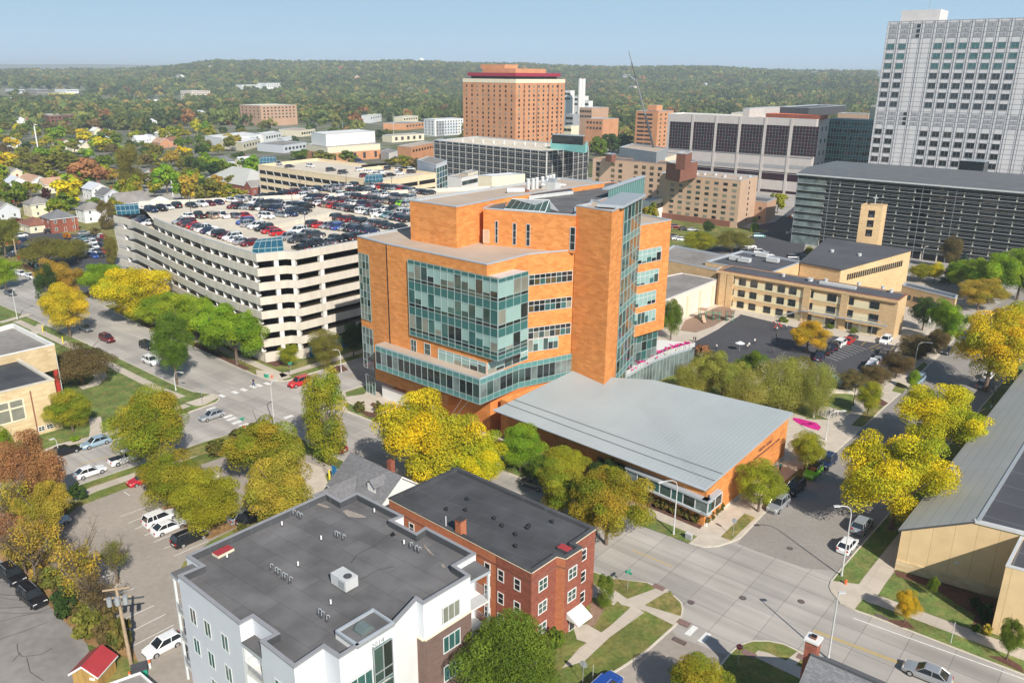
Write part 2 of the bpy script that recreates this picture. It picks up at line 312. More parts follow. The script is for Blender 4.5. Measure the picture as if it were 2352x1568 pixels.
def curtain(root,wall,u0,u1,z0,z1,cols,rows,out=.1,name='curtain_wall',mull='mullion',mw=.07,vis=None,depth=None,mat_sides='teal_panel',seed=0):
    """rows: list of (height share, kind) from the top; kinds: s spandrel, v vision, d dark, b blinds"""
    r=random.Random(seed); g=MB(); f=MB(); tot=sum(a for a,_ in rows); z=z1; H=z1-z0
    vis=vis or ['glass_dark','glass_mid','glass_blind','glass_mid','glass_teal','glass_curtain']
    pal={'s':['teal_panel'],'l':['teal_light'],'v':vis,'d':['glass_dark','glass_mid'],'b':['glass_blind'],'w':['glass_warm','glass_dark']}
    g.box(wall.pt(u0,0,out-.02),wall.u,u1-u0,depth or max(out-.04,.02),z0,z1,mat_sides)
    colb=[r.random() for _ in range(cols)]; zs=[z1]
    for a,k in rows:
        zb=z-H*a/tot; zs.append(zb)
        for c in range(cols):
            a0=u0+(u1-u0)*c/cols; a1=u0+(u1-u0)*(c+1)/cols
            if k=='v':
                sp=r.choice([0,0,.4,.6,.8,1]) if 'glass_blind' in vis else 0; zm=z-(z-zb)*sp; low=r.choice([m for m in vis if m!='glass_blind'])
                if sp>0: g.face([wall.pt(a0,zm,out),wall.pt(a1,zm,out),wall.pt(a1,z,out),wall.pt(a0,z,out)],'glass_blind')
                if sp<1: g.face([wall.pt(a0,zb,out),wall.pt(a1,zb,out),wall.pt(a1,zm,out),wall.pt(a0,zm,out)],low)
            else: g.face([wall.pt(a0,zb,out),wall.pt(a1,zb,out),wall.pt(a1,z,out),wall.pt(a0,z,out)],r.choice(pal[k]))
        z=zb
    for c in range(cols+1):
        a=u0+(u1-u0)*c/cols; f.box(wall.pt(a-mw/2,0,out+.06),wall.u,mw,.07,z0,z1,mull)
    for zz in zs: f.box(wall.pt(u0,0,out+.055),wall.u,u1-u0,.06,zz-mw/2,zz+mw/2,mull)
    o=g.build(name,root); f.build('mullion_frame',o); return o
def shell(root,poly,z0,z1,wall_m,roof_m='roof_dark',par=.5,pw=.35,cop='fascia',names=('wall','roof','coping'),inner=None):
    """walls with a parapet, roof sheet and coping"""
    P=[Vector((p[0],p[1],0)) for p in poly]
    ar=sum(P[i].x*P[(i+1)%len(P)].y-P[(i+1)%len(P)].x*P[i].y for i in range(len(P)))
    if ar<0: P.reverse()
    n=len(P); I=[]
    for i in range(n):
        a=(P[i]-P[i-1]).normalized(); b=(P[(i+1)%n]-P[i]).normalized(); na=Vector((-a.y,a.x,0)); nb=Vector((-b.y,b.x,0)); q=(na+nb); q=q/max(.3,(1+na.dot(nb))); I.append(P[i]+q*pw)
    w=MB(); 
    for i in range(n):
        j=(i+1)%n
        w.face([(P[i].x,P[i].y,z0),(P[j].x,P[j].y,z0),(P[j].x,P[j].y,z1),(P[i].x,P[i].y,z1)],wall_m)
        w.face([(I[j].x,I[j].y,z1-par-.1),(I[i].x,I[i].y,z1-par-.1),(I[i].x,I[i].y,z1),(I[j].x,I[j].y,z1)],inner or (wall_m if par<.3 else cop))
    wo=w.build(names[0],root)
    r=MB(); r.face([(p.x,p.y,z1-par) for p in I],roof_m); ro=r.build(names[1],root)
    c=MB(); 
    for i in range(n):
        j=(i+1)%n; ai=P[i]-(I[i]-P[i])*.15; aj=P[j]-(I[j]-P[j])*.15
        c.face([(ai.x,ai.y,z1+.06),(aj.x,aj.y,z1+.06),(I[j].x,I[j].y,z1+.06),(I[i].x,I[i].y,z1+.06)],cop)
        c.face([(ai.x,ai.y,z1-.12),(aj.x,aj.y,z1-.12),(aj.x,aj.y,z1+.06),(ai.x,ai.y,z1+.06)],cop)
        c.face([(I[j].x,I[j].y,z1),(I[i].x,I[i].y,z1),(I[i].x,I[i].y,z1+.06),(I[j].x,I[j].y,z1+.06)],cop)
    c.build(names[2],root)
    return P,wo,ro

def text_obj(name,txt,size,m,loc,rot,parent,center=False):
    f=bpy.data.curves.new(name,'FONT'); f.body=txt; f.size=size; f.extrude=.02; f.align_x='CENTER'; f.resolution_u=2
    if center: f.align_y='CENTER'
    t=bpy.data.objects.new(name,f); COL.objects.link(t); dg=bpy.context.evaluated_depsgraph_get(); me=bpy.data.meshes.new_from_object(t.evaluated_get(dg)); bpy.data.objects.remove(t)
    me.materials.clear(); me.materials.append(MT[m]); o=bpy.data.objects.new(name,me); COL.objects.link(o); o.location=loc; o.rotation_euler=rot; adopt(o,parent); return o
mat('stain',(.34,.29,.24),.95,.25,3)
# ---------------------------------------------------------------- terrain
def az_px(x): # azimuth (radians) of a survey column at the horizon
    return math.atan2((x-1176)/FPX, math.cos(TH)-0)
_cr=[(-900,0),(0,2),(250,6),(400,14),(480,23),(700,26),(960,27),(1200,25),(1300,19),(1550,22),(1800,17),(2000,15),(2400,15),(3200,15)]
def interp(t,x):
    if x<=t[0][0]: return t[0][1]
    for (a,b),(c,d) in zip(t,t[1:]):
        if x<=c: return b+(d-b)*(x-a)/(c-a)
    return t[-1][1]
def sm(t): t=max(0,min(1,t)); return t*t*(3-2*t)
def hterr(x,y):
    r=math.hypot(x,y); 
    if y<200: return 0.
    c=1176+FPX*(x/y)*1.0/ (math.cos(TH)+ .0) if y>0 else 0
    c=1176+FPX*math.cos(TH)*(x/y)*1.1
    k=interp(_cr,c); R1=3600.; crest=60+k/FPX*R1*1.02-31
    bump=14*math.sin(x/310+1.3)*math.sin(y/420)+8*math.sin(x/140+y/190)+4*math.sin(x/61-y/77)
    h=0
    if r>1700: 
        t=sm((r-1700)/(R1-1700)); h=crest*t+bump*t*(1-t)*3+t*t*(3*math.sin(x/97)+2*math.sin(x/41+y/60))
    if r>R1: h=crest-sm((r-R1)/1800)*70
    if r>6000:
        k2=interp([(-900,9),(0,8),(200,10),(500,9),(900,4),(1500,6),(1800,12),(2000,13),(2400,12)],c); h=max(h,(60+k2/FPX*9000)*sm((r-6000)/3000)+2*math.sin(x/300)+2*math.sin(x/170))
    if r>11000: h=h*(1-sm((r-11000)/6000))
    return h
gm=MB()
rs=[5,120,260,420,620,850,1150]+[1150+ (3600-1150)*i/18 for i in range(1,19)]+[3800,4000,4600,5400,6000,6600,7200,7800,8400,9000,9600,11000,12300]
NA=120; a0,a1=R(-62),R(62)
grid=[[ (math.sin(a0+(a1-a0)*j/NA)*r, math.cos(a0+(a1-a0)*j/NA)*r) for j in range(NA+1)] for r in rs]
gv=[(x,y,hterr(x,y)) for row in grid for x,y in row]; W=NA+1
gf=[(i*W+j,i*W+j+1,(i+1)*W+j+1,(i+1)*W+j) for i in range(len(rs)-1) for j in range(NA)]
n=len(gv); gv+=[(-4000,-400,0),(4000,-400,0)]
gf=[tuple(reversed(f)) for f in gf]
me=bpy.data.meshes.new('ground'); me.from_pydata(gv,[],gf)
# near apron behind and beside the camera
me.materials.append(MT['town_ground']); o=bpy.data.objects.new('ground',me); COL.objects.link(o); tag(o,kind='structure')
m=MB(); m.face([(-6000,-300,-.3),(6000,-300,-.3),(6000,900,-.3),(-6000,900,-.3)],'town_ground'); tag(m.build('ground'),kind='structure')
for p in me.polygons: p.use_smooth=True
# ---------------------------------------------------------------- pavement and blocks
m=MB(); sheet(m,px((-900,900),(-500,560),(60,470),(480,400),(1100,400),(2100,430),(3000,560),(3400,1300),(3000,2400),(-900,2400)),.02,'road_joint'); tag(m.build('street_pavement'),kind='structure')
Zb=.13
S1far=px((237,703),(350,761),(447,799),(588,863),(618,874),(645,877),(665,873.5))
S2L=px((665,873.5),(835,821))
bk1=S1far+[G(835,821),G(835,821)+B*210,G(237,703)+B*225]
bk1b=px((205,686),(95,643),(0,603),(-300,490),(-260,420),(100,455),(262,520),(275,575))
bk2=px((755,930),(764,912),(793,898),(838,884))+[G(838,884)+B*118,G(2239,735)+B*5]+px((2239,735),(2139,835),(2084,891),(2035,934),(1909,1049),(1755,1180),(1702,1236),(1679,1246),(1651,1255),(1617,1257),(1586,1248),(1543,1234),(1457,1200),(863,971),(788,945))
bk3=px((2330,840),(2279,905),(1983,1245),(1930,1307),(1907.5,1335),(1904,1347),(1909,1360),(1930,1386),(1966.5,1404),(2003,1416.6),(2352,1551.6))+[G(2352,1551.6)+A*80,G(2352,1551)+A*80+B*200,G(2330,840)+B*60,]
bk4=px((600,976),(467.5,1015),(315,1069),(192.5,1110),(0,1190),(-300,1330),(-700,1900),(-200,2300),(1200,2300))+px((1330,1620),(1373,1568),(1429,1535),(1485,1498),(1544,1445),(1564,1425),(1570,1397),(1567,1385),(1550,1369),(1513,1349),(1488,1338),(1412,1329.5),(1367,1314),(763,1047),(700,1010),(640,985))
bk5=px((291,831),(397,882),(445,900),(497,907),(505,917),(497,925),(455,940),(255,1014),(162,1035),(0,1110),(-300,1220),(-900,1000),(-500,760),(-250,600),(0,700),(71,731))
bk6=px((1764,1471.5),(1727,1471.5),(1696,1481),(1675,1500),(1654,1526),(1600,1600),(1640,1900),(2700,1900),(2352,1740),(1851,1503),(1831,1493),(1800,1478.5))
bk7=[G(205,686)+B*70,G(95,643)+B*70]
def block(poly,m_top='grass'):
    b=MB(); b.prism(poly,0,Zb-.01,'kerb','kerb'); tag(b.build('kerb'),kind='structure')
    P=[Vector((p[0],p[1],0)) for p in poly]
    ar=sum(P[i].x*P[(i+1)%len(P)].y-P[(i+1)%len(P)].x*P[i].y for i in range(len(P)))
    if ar<0: P.reverse()
    n=len(P); I=[]
    for i in range(n):
        a=(P[i]-P[i-1]).normalized(); c=(P[(i+1)%n]-P[i]).normalized(); na=Vector((-a.y,a.x,0)); nb=Vector((-c.y,c.x,0)); q=(na+nb)/max(.4,(1+na.dot(nb))); I.append(P[i]+q*.22)
    l=MB(); sheet(l,I,Zb,m_top); tag(l.build('lawn'),kind='structure')
block(bk1); block(bk1b,'grass_dry'); block(bk2,'walk'); block(bk3,'grass_green'); block(bk4,'grass'); block(bk5,'grass_green'); block(bk6,'grass')
Zs=Zb+.004
s=MB()
# block 1: walk beside garage
strip(s,px((237,703),(350,761),(447,799),(588,863),(625,880)),2.6,4.6,Zs,'walk_joint'); 
strip(s,[G(650,880),G(665,873.5),G(835,821),G(835,821)+B*60],2.4,4.6,Zs,'walk_joint')
sheet(s,px((588,850),(640,858),(652,876),(618,874),(590,863)),Zs+.004,'walk')
# block 5
q=px((71,731),(291,831),(397,882),(452,902)); strip(s,q,-2.4,-4.2,Zs,'walk_joint')
q=px((455,940),(255,1014),(162,1035),(0,1110),(-300,1220)); strip(s,q,-2.2,-4.1,Zs,'walk_joint')
sheet(s,px((443,921),(488,905),(503,914),(470,931),(452,934),(425,926)),Zs+.004,'walk')
strip(s,px((185,892),(213,885),(232,868),(225,850)),-1.2,1.2,Zs+.004,'walk')
strip(s,px((218,1010),(222,985),(218,960)),-1.,1.,Zs+.004,'walk')
for a,b in (((0,742),(70,722)),((70,775),(96,745)),): strip(s,px(a,b),-1,1,Zs+.008,'walk')
# block 4
q=px((588,977),(467.5,1015),(315,1069),(192.5,1110),(0,1190)); strip(s,q,2.3,4.2,Zs,'walk_joint')
q=px((640,985),(763,1047),(1367,1314),(1412,1331),(1450,1345)); strip(s,q,-2.6,-4.8,Zs,'walk_joint')
sheet(s,px((1437,1378),(1516,1349),(1538,1356),(1453,1408),),Zs+.004,'walk_joint')
sheet(s,px((1412,1357),(1441,1377),(1480,1391),(1565,1417),(1549,1438),(1484,1405),(1427,1390),(1408,1372)),Zs+.008,'walk')
sheet(s,px((1453,1392),(1480,1408),(1400,1465),(1342,1520),(1290,1536),(1330,1490),(1400,1440)),Zs+.012,'walk_joint')
sheet(s,px((1316,1440),(1348,1435),(1383,1455),(1350,1478),(1325,1470)),Zs+.016,'walk')
# block 3
q=px((2330,840),(2279,905),(1983,1245),(1930,1307),(1909,1335)); strip(s,q,2.9,5.4,Zs,'walk_joint')
q=px((1925,1375),(1966.5,1404),(2003,1416.6),(2352,1551.6)); strip(s,q,2.6,4.7,Zs,'walk_joint')
sheet(s,px((1909,1335),(1906,1345),(1911,1360),(1930,1384),(1962,1401),(1980,1378),(2018,1372),(1990,1345),(1950,1340)),Zs+.004,'walk')
# block 6
sheet(s,px((1729,1508),(1741,1495),(1764,1500),(1900,1560),(1880,1580)),Zs,'walk_joint'); sheet(s,px((1818,1540),(1850,1503),(1835,1494),(1790,1530)),Zs+.004,'walk')
tag(s.build('sidewalk'),kind='structure')
l=MB()
# block 2 lawns and beds
sheet(l,px((793,902),(838,887),(845,893),(838,906),(796,912)),Zs,'grass_green'); sheet(l,px((790,930),(797,925),(870,958),(880,968),(868,972),(800,944)),Zs,'grass_green')
q=px((1457,1200),(863,971)); strip(l,q,-.35,-3.2,Zs,'grass_green')
sheet(l,px((1457,1202),(1582,1249),(1601,1233),(1585,1226),(1470,1178)),Zs+.003,'grass_green')
sheet(l,px((1655,1234),(1679,1243),(1735,1190),(1710,1180)),Zs+.003,'grass_dry')
sheet(l,px((1765,1168),(1800,1135),(1785,1125),(1750,1155)),Zs+.003,'grass_dry'); sheet(l,px((1815,1123),(1855,1088),(1838,1076),(1800,1108)),Zs+.003,'grass'); sheet(l,px((1890,1060),(1908,1043),(1890,1030),(1872,1048)),Zs+.003,'grass_green')
sheet(l,px((1955,978),(1981,982),(2030,934),(2005,926)),Zs+.003,'grass_dry'); sheet(l,px((2005,926),(2030,934),(2040,927),(2020,915)),Zs+.006,'mulch')
sheet(l,px((2048,899),(2073,905),(2084,888),(2062,878)),Zs+.003,'grass'); sheet(l,px((2100,870),(2130,838),(2122,832),(2092,858)),Zs+.003,'grass_green')
sheet(l,px((1887,930),(1950,950),(1962,932),(1960,905),(1915,905)),Zs+.003,'grass_green'); sheet(l,px((1850,963),(1905,965),(1920,970),(1860,948)),Zs+.006,'grass_green')
sheet(l,px((1820,965),(1835,975),(1862,985),(1880,990),(1886,982),(1875,972),(1835,962),(1822,960)),Zs+.01,'petunia')
sheet(l,px((1500,880),(1560,800),(1905,880),(1870,965),(1822,950)),Zs,'grass')
# mulch beds at the wing and the corner
sheet(l,px((1450,1150),(1607,1216),(1615,1207),(1660,1165),(1655,1150),(1617,1200),(1455,1125)),Zs+.006,'mulch'); 
sheet(l,px((1120,1000),(1450,1125),(1450,1150),(1110,1022)),Zs+.006,'mulch'); sheet(l,px((855,925),(905,938),(880,946),(850,932)),Zs+.006,'mulch'); sheet(l,px((865,950),(880,958),(850,960),(815,942)),Zs+.008,'mulch')
# grass / beds on other blocks
sheet(l,px((749,848),(763,861),(800,850),(785,838)),Zs+.01,'mulch')
strip(l,px((320,748),(350,761),(447,799),(560,852)),.3,1.7,Zs+.006,'mulch'); strip(l,px((237,703),(350,761),(447,799),(588,857)),4.8,9,Zs,'mulch')
sheet(l,px((213,672),(245,690),(275,664),(262,640)),Zs+.002,'asphalt')
sheet(l,px((2030,1423),(2083,1427),(2103,1446),(2070,1442)),Zs+.006,'mulch'); sheet(l,px((2268,1507),(2310,1510),(2345,1530),(2352,1548)),Zs+.006,'mulch'); sheet(l,px((2052,1310),(2150,1335),(2290,1378),(2274,1458),(2230,1445),(2240,1415),(2140,1350),(2060,1325)),Zs+.003,'mulch')
sheet(l,px((1358,1385),(1410,1382),(1385,1405),(1365,1440),(1345,1438)),Zs+.003,'bark_chips'); sheet(l,px((1412,1330),(1488,1340),(1453,1368),(1405,1360)),Zs+.001,'grass_dry'); sheet(l,px((1540,1358),(1566,1400),(1562,1424),(1482,1388)),Zs+.001,'grass_dry')
for c in ((1513,1350),(1570,1432),(1720,1503),(1846,1513)):
    p=G(*c); l.box(p,A,1.5,.9,Zs,Zs+.02,'tactile_pad',c=True)
# alley and parking lots on the near block
sheet(l,px((180,1165),(281,1127),(380,1090),(470,1066),(520,1048),(570,1030),(640,1022),(720,1050),(760,1085),(600,1180),(560,1205),(483,1245),(422,1293),(410,1320),(440,1420),(470,1560),(520,1700),(360,1640),(318,1521),(303,1484),(132,1324),(100,1230)),Zs+.02,'asphalt_warm')
sheet(l,px((-500,1180),(-100,1215),(20,1300),(75,1350),(120,1400),(160,1440),(200,1480),(215,1530),(200,1800),(-600,1800)),Zs+.02,'asphalt_old')
sheet(l,px((120,1400),(160,1440),(200,1480),(318,1521),(303,1484),(132,1324),(60,1230),(-100,1215),(20,1300),(75,1350)),Zs+.01,'dirt_leaf')
sheet(l,px((365,1172),(420,1215),(480,1240),(560,1205),(600,1180),(500,1160),(400,1150)),Zs+.026,'dirt_leaf')
sheet(l,px((330,1080),(480,1040),(560,1000),(500,1010),(360,1062)),Zs+.004,'grass_dry')
sheet(l,px((560,1150),(640,1100),(700,1060),(740,1075),(760,1130),(640,1190)),Zs+.03,'walk')
tag(l.build('planting_ground'),kind='structure')
a=MB()
sheet(a,px((1693.6,1248),(1738.5,1266),(1850,1305),(1925,1310),(1983,1246),(2279,905),(2420,760),(2352,660),(2239,735),(2139,835),(2084,891),(2035,934),(1909,1049),(1755,1182)),.026,'asphalt')
sheet(a,px((1553,1461),(1600,1478),(1655,1500),(1675,1500),(1654,1526),(1600,1600),(1620,2000),(1250,2000),(1330,1620),(1373,1568),(1429,1535),(1485,1498),(1544,1447)),.026,'asphalt_warm')
sheet(a,px((1698,722),(1764,738),(1890,768),(1985,785),(2062,795),(2030,850),(1905,905),(1860,890),(1700,860),(1570,810),(1578,795),(1650,757)),Zs+.01,'asphalt_dark')
sheet(a,px((1573,737),(1650,705),(1673,705),(1690,721),(1650,750),(1616,767),(1562,760)),Zs+.006,'bark_chips')
strip(a,px((1566,782),(1600,768),(1645,752),(1690,726),(1700,716)),-.8,.8,Zs+.014,'walk')
sheet(a,px((1660,706),(1700,700),(1900,750),(2050,785),(2062,795),(1985,785),(1890,768),(1764,738),(1698,722)),Zs+.004,'walk')
sheet(a,px((20,575),(60,530),(250,545),(275,650),(222,682),(100,632)),Zs+.01,'asphalt_dark')
sheet(a,px((1570,575),(1540,520),(1700,528),(1850,560),(1840,600),(1700,580)),.03,'asphalt_dark')
sheet(a,px((1720,520),(1780,510),(1830,470),(1850,560),(1800,560)),.034,'asphalt_dark')
tag(a.build('asphalt_paving'),kind='structure')
y=MB()
def line(p0,p1,w=.14,mm='line_white',z=.034,mb=y):
    p0=Vector(p0);p1=Vector(p1); d=(p1-p0); d.z=0; d.normalize(); n=Vector((-d.y,d.x,0))*w/2
    mb.face([(p0.x-n.x,p0.y-n.y,z),(p1.x-n.x,p1.y-n.y,z),(p1.x+n.x,p1.y+n.y,z),(p0.x+n.x,p0.y+n.y,z)],mm)
c=G(1868,1447.5); e=G(2093,1532); d=(e-c).normalized(); n_=Vector((-d.y,d.x,0))
for s_ in (-.14,.14): line(c+n_*s_,c+d*60+n_*s_,.12,'line_yellow')
line(G(1452,1263),G(1545,1301),.12,'line_yellow'); line(G(180,1067),G(265,1045),.14,'line_yellow'); line(G(793,867),G(835,855),.12,'line_yellow')
c=G(1960,1419); line(c,c+d*60,.16)
for p in ((510,909),(540,901),(560,895),(582,888),(595,885),(614,881)): q=G(*p); line(q-A*.9,q+A*.9,.9)
for p in ((485,939),(524,956),(532,962),(544,970),(560,976),(663,957)): q=G(*p); line(q-B*.9,q+B*.9,.9)
for p in ((1588,1448),(1618,1464)): q=G(*p); line(q-B*1,q+B*1,.7)
tag(y.build('road_marking'),kind='structure')
y=MB()
for p0,p1 in (((276,1187),(340,1162)),((295,1201),(366,1172)),((310,1215),(345,1200)),((332,1230),(352,1221)),((353,1245),(425,1216)),((376,1260),(400,1250)),((399,1277),(478,1242)),
    ((133,1316),(220,1281)),((197,1315),(242,1297)),((190,1346),(263,1314)),((240,1363),(284,1333)),((205,1381),(308,1351)),((232,1385),(333,1370)),((285,1422),(354,1390)),((303,1449),(380,1410)),((303,1484),(400,1434)),((285,1129),(298,1138))):
    line(G(*p0,Zs),G(*p1,Zs),.11,'line_white',Zs+.035,y)
for i in range(9):
    p=G(1885,815)+B*0+A*-0+ (G(1950,790)-G(1885,815))*i/8; line(p,p+A*0+ (G(1925,830)-G(1885,815)).normalized()*5,.1,'line_white',Zs+.02,y)
for p0,p1 in (((1995,800),(2020,790)),((2000,806),(2025,796)),((2045,805),(2054,795)),((1978,793),(1988,785))): line(G(*p0,Zs),G(*p1,Zs),.12,'line_yellow',Zs+.02,y)
tag(y.build('parking_marking'),kind='structure')
# tar sealed cracks and joints in the streets
y=MB()
for pl in (((0,1430),(40,1418),(90,1408),(125,1395)),((40,1480),(42,1500),(52,1510),(95,1505),(120,1490)),((62,1512),(70,1545),(100,1565)),((0,1470),(60,1450),(110,1430)),((30,1520),(48,1500))):
    q=px(*pl)
    for a_,b_ in zip(q,q[1:]): line(a_,b_,.07,'tarsnake',Zs+.03,y)
tag(y.build('crack_sealing'),kind='structure')
for i,p in enumerate(((1587,1383),(1706,1373),(1840,1381),(1814,1259),(1692,1375))):
    if i==4: continue
    q=G(*p); y=MB(); y.cyl(q,.42,.02,.05,'metal_dark',16); y.cyl(q,.33,.05,.056,'iron_brown',16); tag(y.build('manhole_cover'),('round manhole cover in the concrete street beside the near rounded lawn corner','round manhole cover at the middle of the concrete crossing','round manhole cover in the crossing near the beige hall kerb','round manhole cover on the dark asphalt side street')[i],'manhole cover','manhole covers in the streets')
# ================================================================ orange health centre
def build_orange():
    zl=31.
    P=px((820,542),(887,559.5),(1118,607),(1215,583),(1275,573),(1340,558.5),z=zl)
    root=thing('health_centre','large orange brick health centre with teal glass corner bay and zinc roofed wing','building',(P[2].x,P[2].y,0))
    # roof polygon reaches back under the upper block
    Q=px((941,520.7),z=zl)[0]; back=Q+B*14
    T=[G(1323.5,472,38.7)]; P[5]=Vector((T[0].x+.15,T[0].y+.3,zl)); r=[P[0],P[1],P[2],P[3],P[5],Vector((P[5].x+8,P[5].y+14,0)),back+A*22,back]
    zc=9.5
    L1,W1,R1=shell(root,r,zc,zl,'orange_brick','roof_tan',.35,.45,'fascia',('main_wall','main_roof','coping'))
    wl=Wall(P[1],P[2]); w0=Wall(P[0],P[1]); wr=Wall(P[2],P[3]); wr2=Wall(P[3],P[5])
    # base below the brick
    b=MB(); 
    p=[P[0]+wl.n*-0,P[1],wl.pt(wl.L*.55),wl.pt(wl.L*.55)-wl.n*9,P[0]-wl.n*9+wl.u*2]; b.prism([Vector((q.x,q.y,0)) for q in p],5.2,zc,'orange_brick')
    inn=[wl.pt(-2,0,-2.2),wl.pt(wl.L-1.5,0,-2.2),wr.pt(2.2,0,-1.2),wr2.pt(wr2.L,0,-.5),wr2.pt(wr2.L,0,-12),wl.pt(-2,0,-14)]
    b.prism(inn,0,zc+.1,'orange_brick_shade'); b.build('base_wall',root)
    b=MB(); wbox(b,wl,-4,wl.L*.42,0,2.6,-.9,'concrete_white',.6); wbox(b,wl,-4.5,wl.L*.62,4.0,6.2,.2,'orange_brick',1.6); b.build('base_band',root)
    # stair glass at the left corner (two tall strips)
    u0,z1=w0.uz(826,580); u1,_=w0.uz(850,590); _,z0=w0.uz(850,770)
    curtain(root,w0,.35,3.7,10.2+5.0,z1,3,[(1,'v')]*9,.12,'stair_glass',vis=['glass_sky','glass_mid','glass_dark','glass_curtain'],seed=3)
    curtain(root,w0,.35,3.9,5.3,13.6,3,[(1,'v')]*5,.12,'stair_glass',vis=['glass_sky','glass_mid','glass_dark'],seed=4)
    curtain(root,w0,.8,3.9,0,3.9,3,[(1,'v')]*2,.1,'corner_glass',vis=['glass_sky','glass_mid','glass_dark'],seed=5)
    s=MB(); wbox(s,w0,w0.L-.12,w0.L+.12,9.5,zl-.2,.05,'trim_black'); s.build('expansion_joint',root)
    # teal bay
    u0,zt=wl.uz(939.7,595); _,zb=wl.uz(945,767); uc,_=wl.uz(1148,640)
    BAY=[(.55,'s'),(1.5,'v'),(.55,'v'),(.45,'s'),(1.1,'s'),(1.65,'v'),(.55,'v'),(.3,'s'),(1.1,'s'),(1.5,'v'),(.6,'v'),(.55,'s')]
    BAY=[(.55,'s'),(1.9,'v'),(.45,'d'),(1.15,'s'),(1.9,'v'),(.5,'d'),(1.15,'s'),(1.9,'v'),(.5,'d'),(.6,'s')]
    e=uc-.1
    curtain(root,wl,u0,e,zb,zt,13,BAY,.35,'bay_curtain_wall',depth=.6,seed=11)
    c0=wl.pt(e,0,.33); wb=Wall(c0,c0+ (wr.u*.86+wl.n*.0+wr.u*.0)); 
    wb=Wall(c0,c0+wr.u*8); ub,_=wb.uz(1212,700); ub=min(max(ub,6.2),9.5)
    b=MB(); b.prism([wl.pt(wl.L-2,0,.3),c0+wl.u*-.05,c0+wr.u*ub-wr.n*0+wl.u*-.05,wr.pt(ub-1.,0,-.5)],zb+.05,zt-.05,'teal_panel','metal_light',True); b.build('bay_box',root)
    curtain(root,wb,0,ub,zb,zt,4,BAY,.04,'bay_curtain_wall',depth=.02,seed=12)
    # small windows and strip under the bay
    for x0,y0,x1,y1,nv in ((944,780,958,811,2),(975,789,990,817,1)):
        a,zz=wl.uz(x0,y0); a2,z2=wl.uz(x1,y1); win(root,wl,(a+a2)/2,z2,a2-a,zz-z2+.2,('mullion_white','glass_mid',nv,2),out=.05)
    a,zz=wl.uz(1007,800); _,z2=wl.uz(1007,825)
    curtain(root,wl,a,wl.L-.1,z2,zz,6,[(.35,'b'),(1,'v')],.05,'strip_window',mull='mullion_white',seed=2)
    curtain(root,wr,.1,wr.L,z2,zz,5,[(.35,'b'),(1,'v')],.05,'strip_window',mull='mullion_white',seed=21)
    # right wall window strips (curved wall in two flats)
    for i,(ya,yb,y2a) in enumerate(((630,654,634),(690,715,693),(751,776,755))):
        a,zz=wr.uz(1220.5,ya); _,z2=wr.uz(1220.5,yb)
        if i==0: base=(zz,z2)
        uu=max(wr.L-.0,a); 
        curtain(root,wr,min(a,wr.L-.2),wr.L-.02,z2,zz,1,[(.5,'d'),(.9,'v')],.05,'strip_window',mull='mullion_white',vis=['glass_teal','glass_mid','glass_dark','glass_curtain'],seed=30+i)
        curtain(root,wr2,.02,wr2.L-.5,z2,zz,8,[(.6,'d'),(.9,'v')],.05,'strip_window',mull='mullion_white',vis=['glass_teal','glass_mid','glass_warm','glass_curtain','glass_dark'],seed=40+i)
    a,zz=wr2.uz(1290,795); _,z2=wr2.uz(1290,810); curtain(root,wr2,.05,wr2.L-3,13.4,15.6,6,[(.9,'v')],.05,'strip_window',mull='mullion_white',seed=50)
    # lower glass band under the brick: projects on the left face, runs on along the right face
    zt2=zc+.0; zb2=zc-4.2
    ua,_=wl.uz(868,815); 
    wp=Wall(wl.pt(-1.6,0,2.2),wl.pt(wl.L+.4,0,2.2)); 
    BAND=[(.8,'l'),(2.2,'v'),(.9,'l')]; vis=['glass_dark','glass_mid','glass_sky','glass_dark']
    zt2=12.0; zb2=7.6
    curtain(root,wp,0,wp.L,zb2,zt2,17,BAND,.05,'lower_band_glazing',vis=vis,depth=.5,seed=60)
    b=MB(); cc=wp.pt(wp.L,0,0); b.prism([wp.pt(0,0,-.02),wp.pt(wp.L,0,-.02),cc+wr.u*4-wl.n*2.2,wp.pt(0,0,-2.6)],zt2,zt2+.25,'fascia','roof_tan',True)
    b.prism([wp.pt(0,0,-.1),wp.pt(wp.L,0,-.1),cc+wr.u*4-wl.n*2.2,wp.pt(0,0,-2.6)],zb2-.1,zb2+.02,'metal_dark','metal_dark',True); b.build('band_roof',root)
    cu=Wall(cc,cc+wr.u*10); curtain(root,cu,0,10,zb2,zt2,6,BAND,.06,'lower_band_glazing',vis=vis,seed=61)
    q=cc+wr.u*10; cu=Wall(q,wr2.pt(wr2.L,0,.25)); curtain(root,cu,0,cu.L,zb2,zt2,9,BAND,.05,'lower_band_glazing',vis=vis,seed=62)
    # upper block
    zu=38.
    U=[G(941,459.5,zu),G(1048,474.5,zu),G(1153,454,zu),G(1388.5,419,zu),G(1286,408,zu)]
    # walls of the upper block start on the lower roof
    shell(root,U,zl-.4,zu,'orange_brick','roof_tan',.3,.4,'fascia',('upper_wall','upper_roof','coping'))
    zd=37.2
    D=[G(1110,478,zd),G(1323,494,zd),G(1323,474,zd+.2),G(1396,454,zd),G(1478,424,zd),G(1402,417,zd),G(1155,456,zd)]
    Pd,wd,_=shell(root,D,zl-.4,zd,'orange_brick','roof_membrane',.2,.3,'fascia',('penthouse_wall','dark_roof','coping'))
    wv=Wall(D[0],D[1])
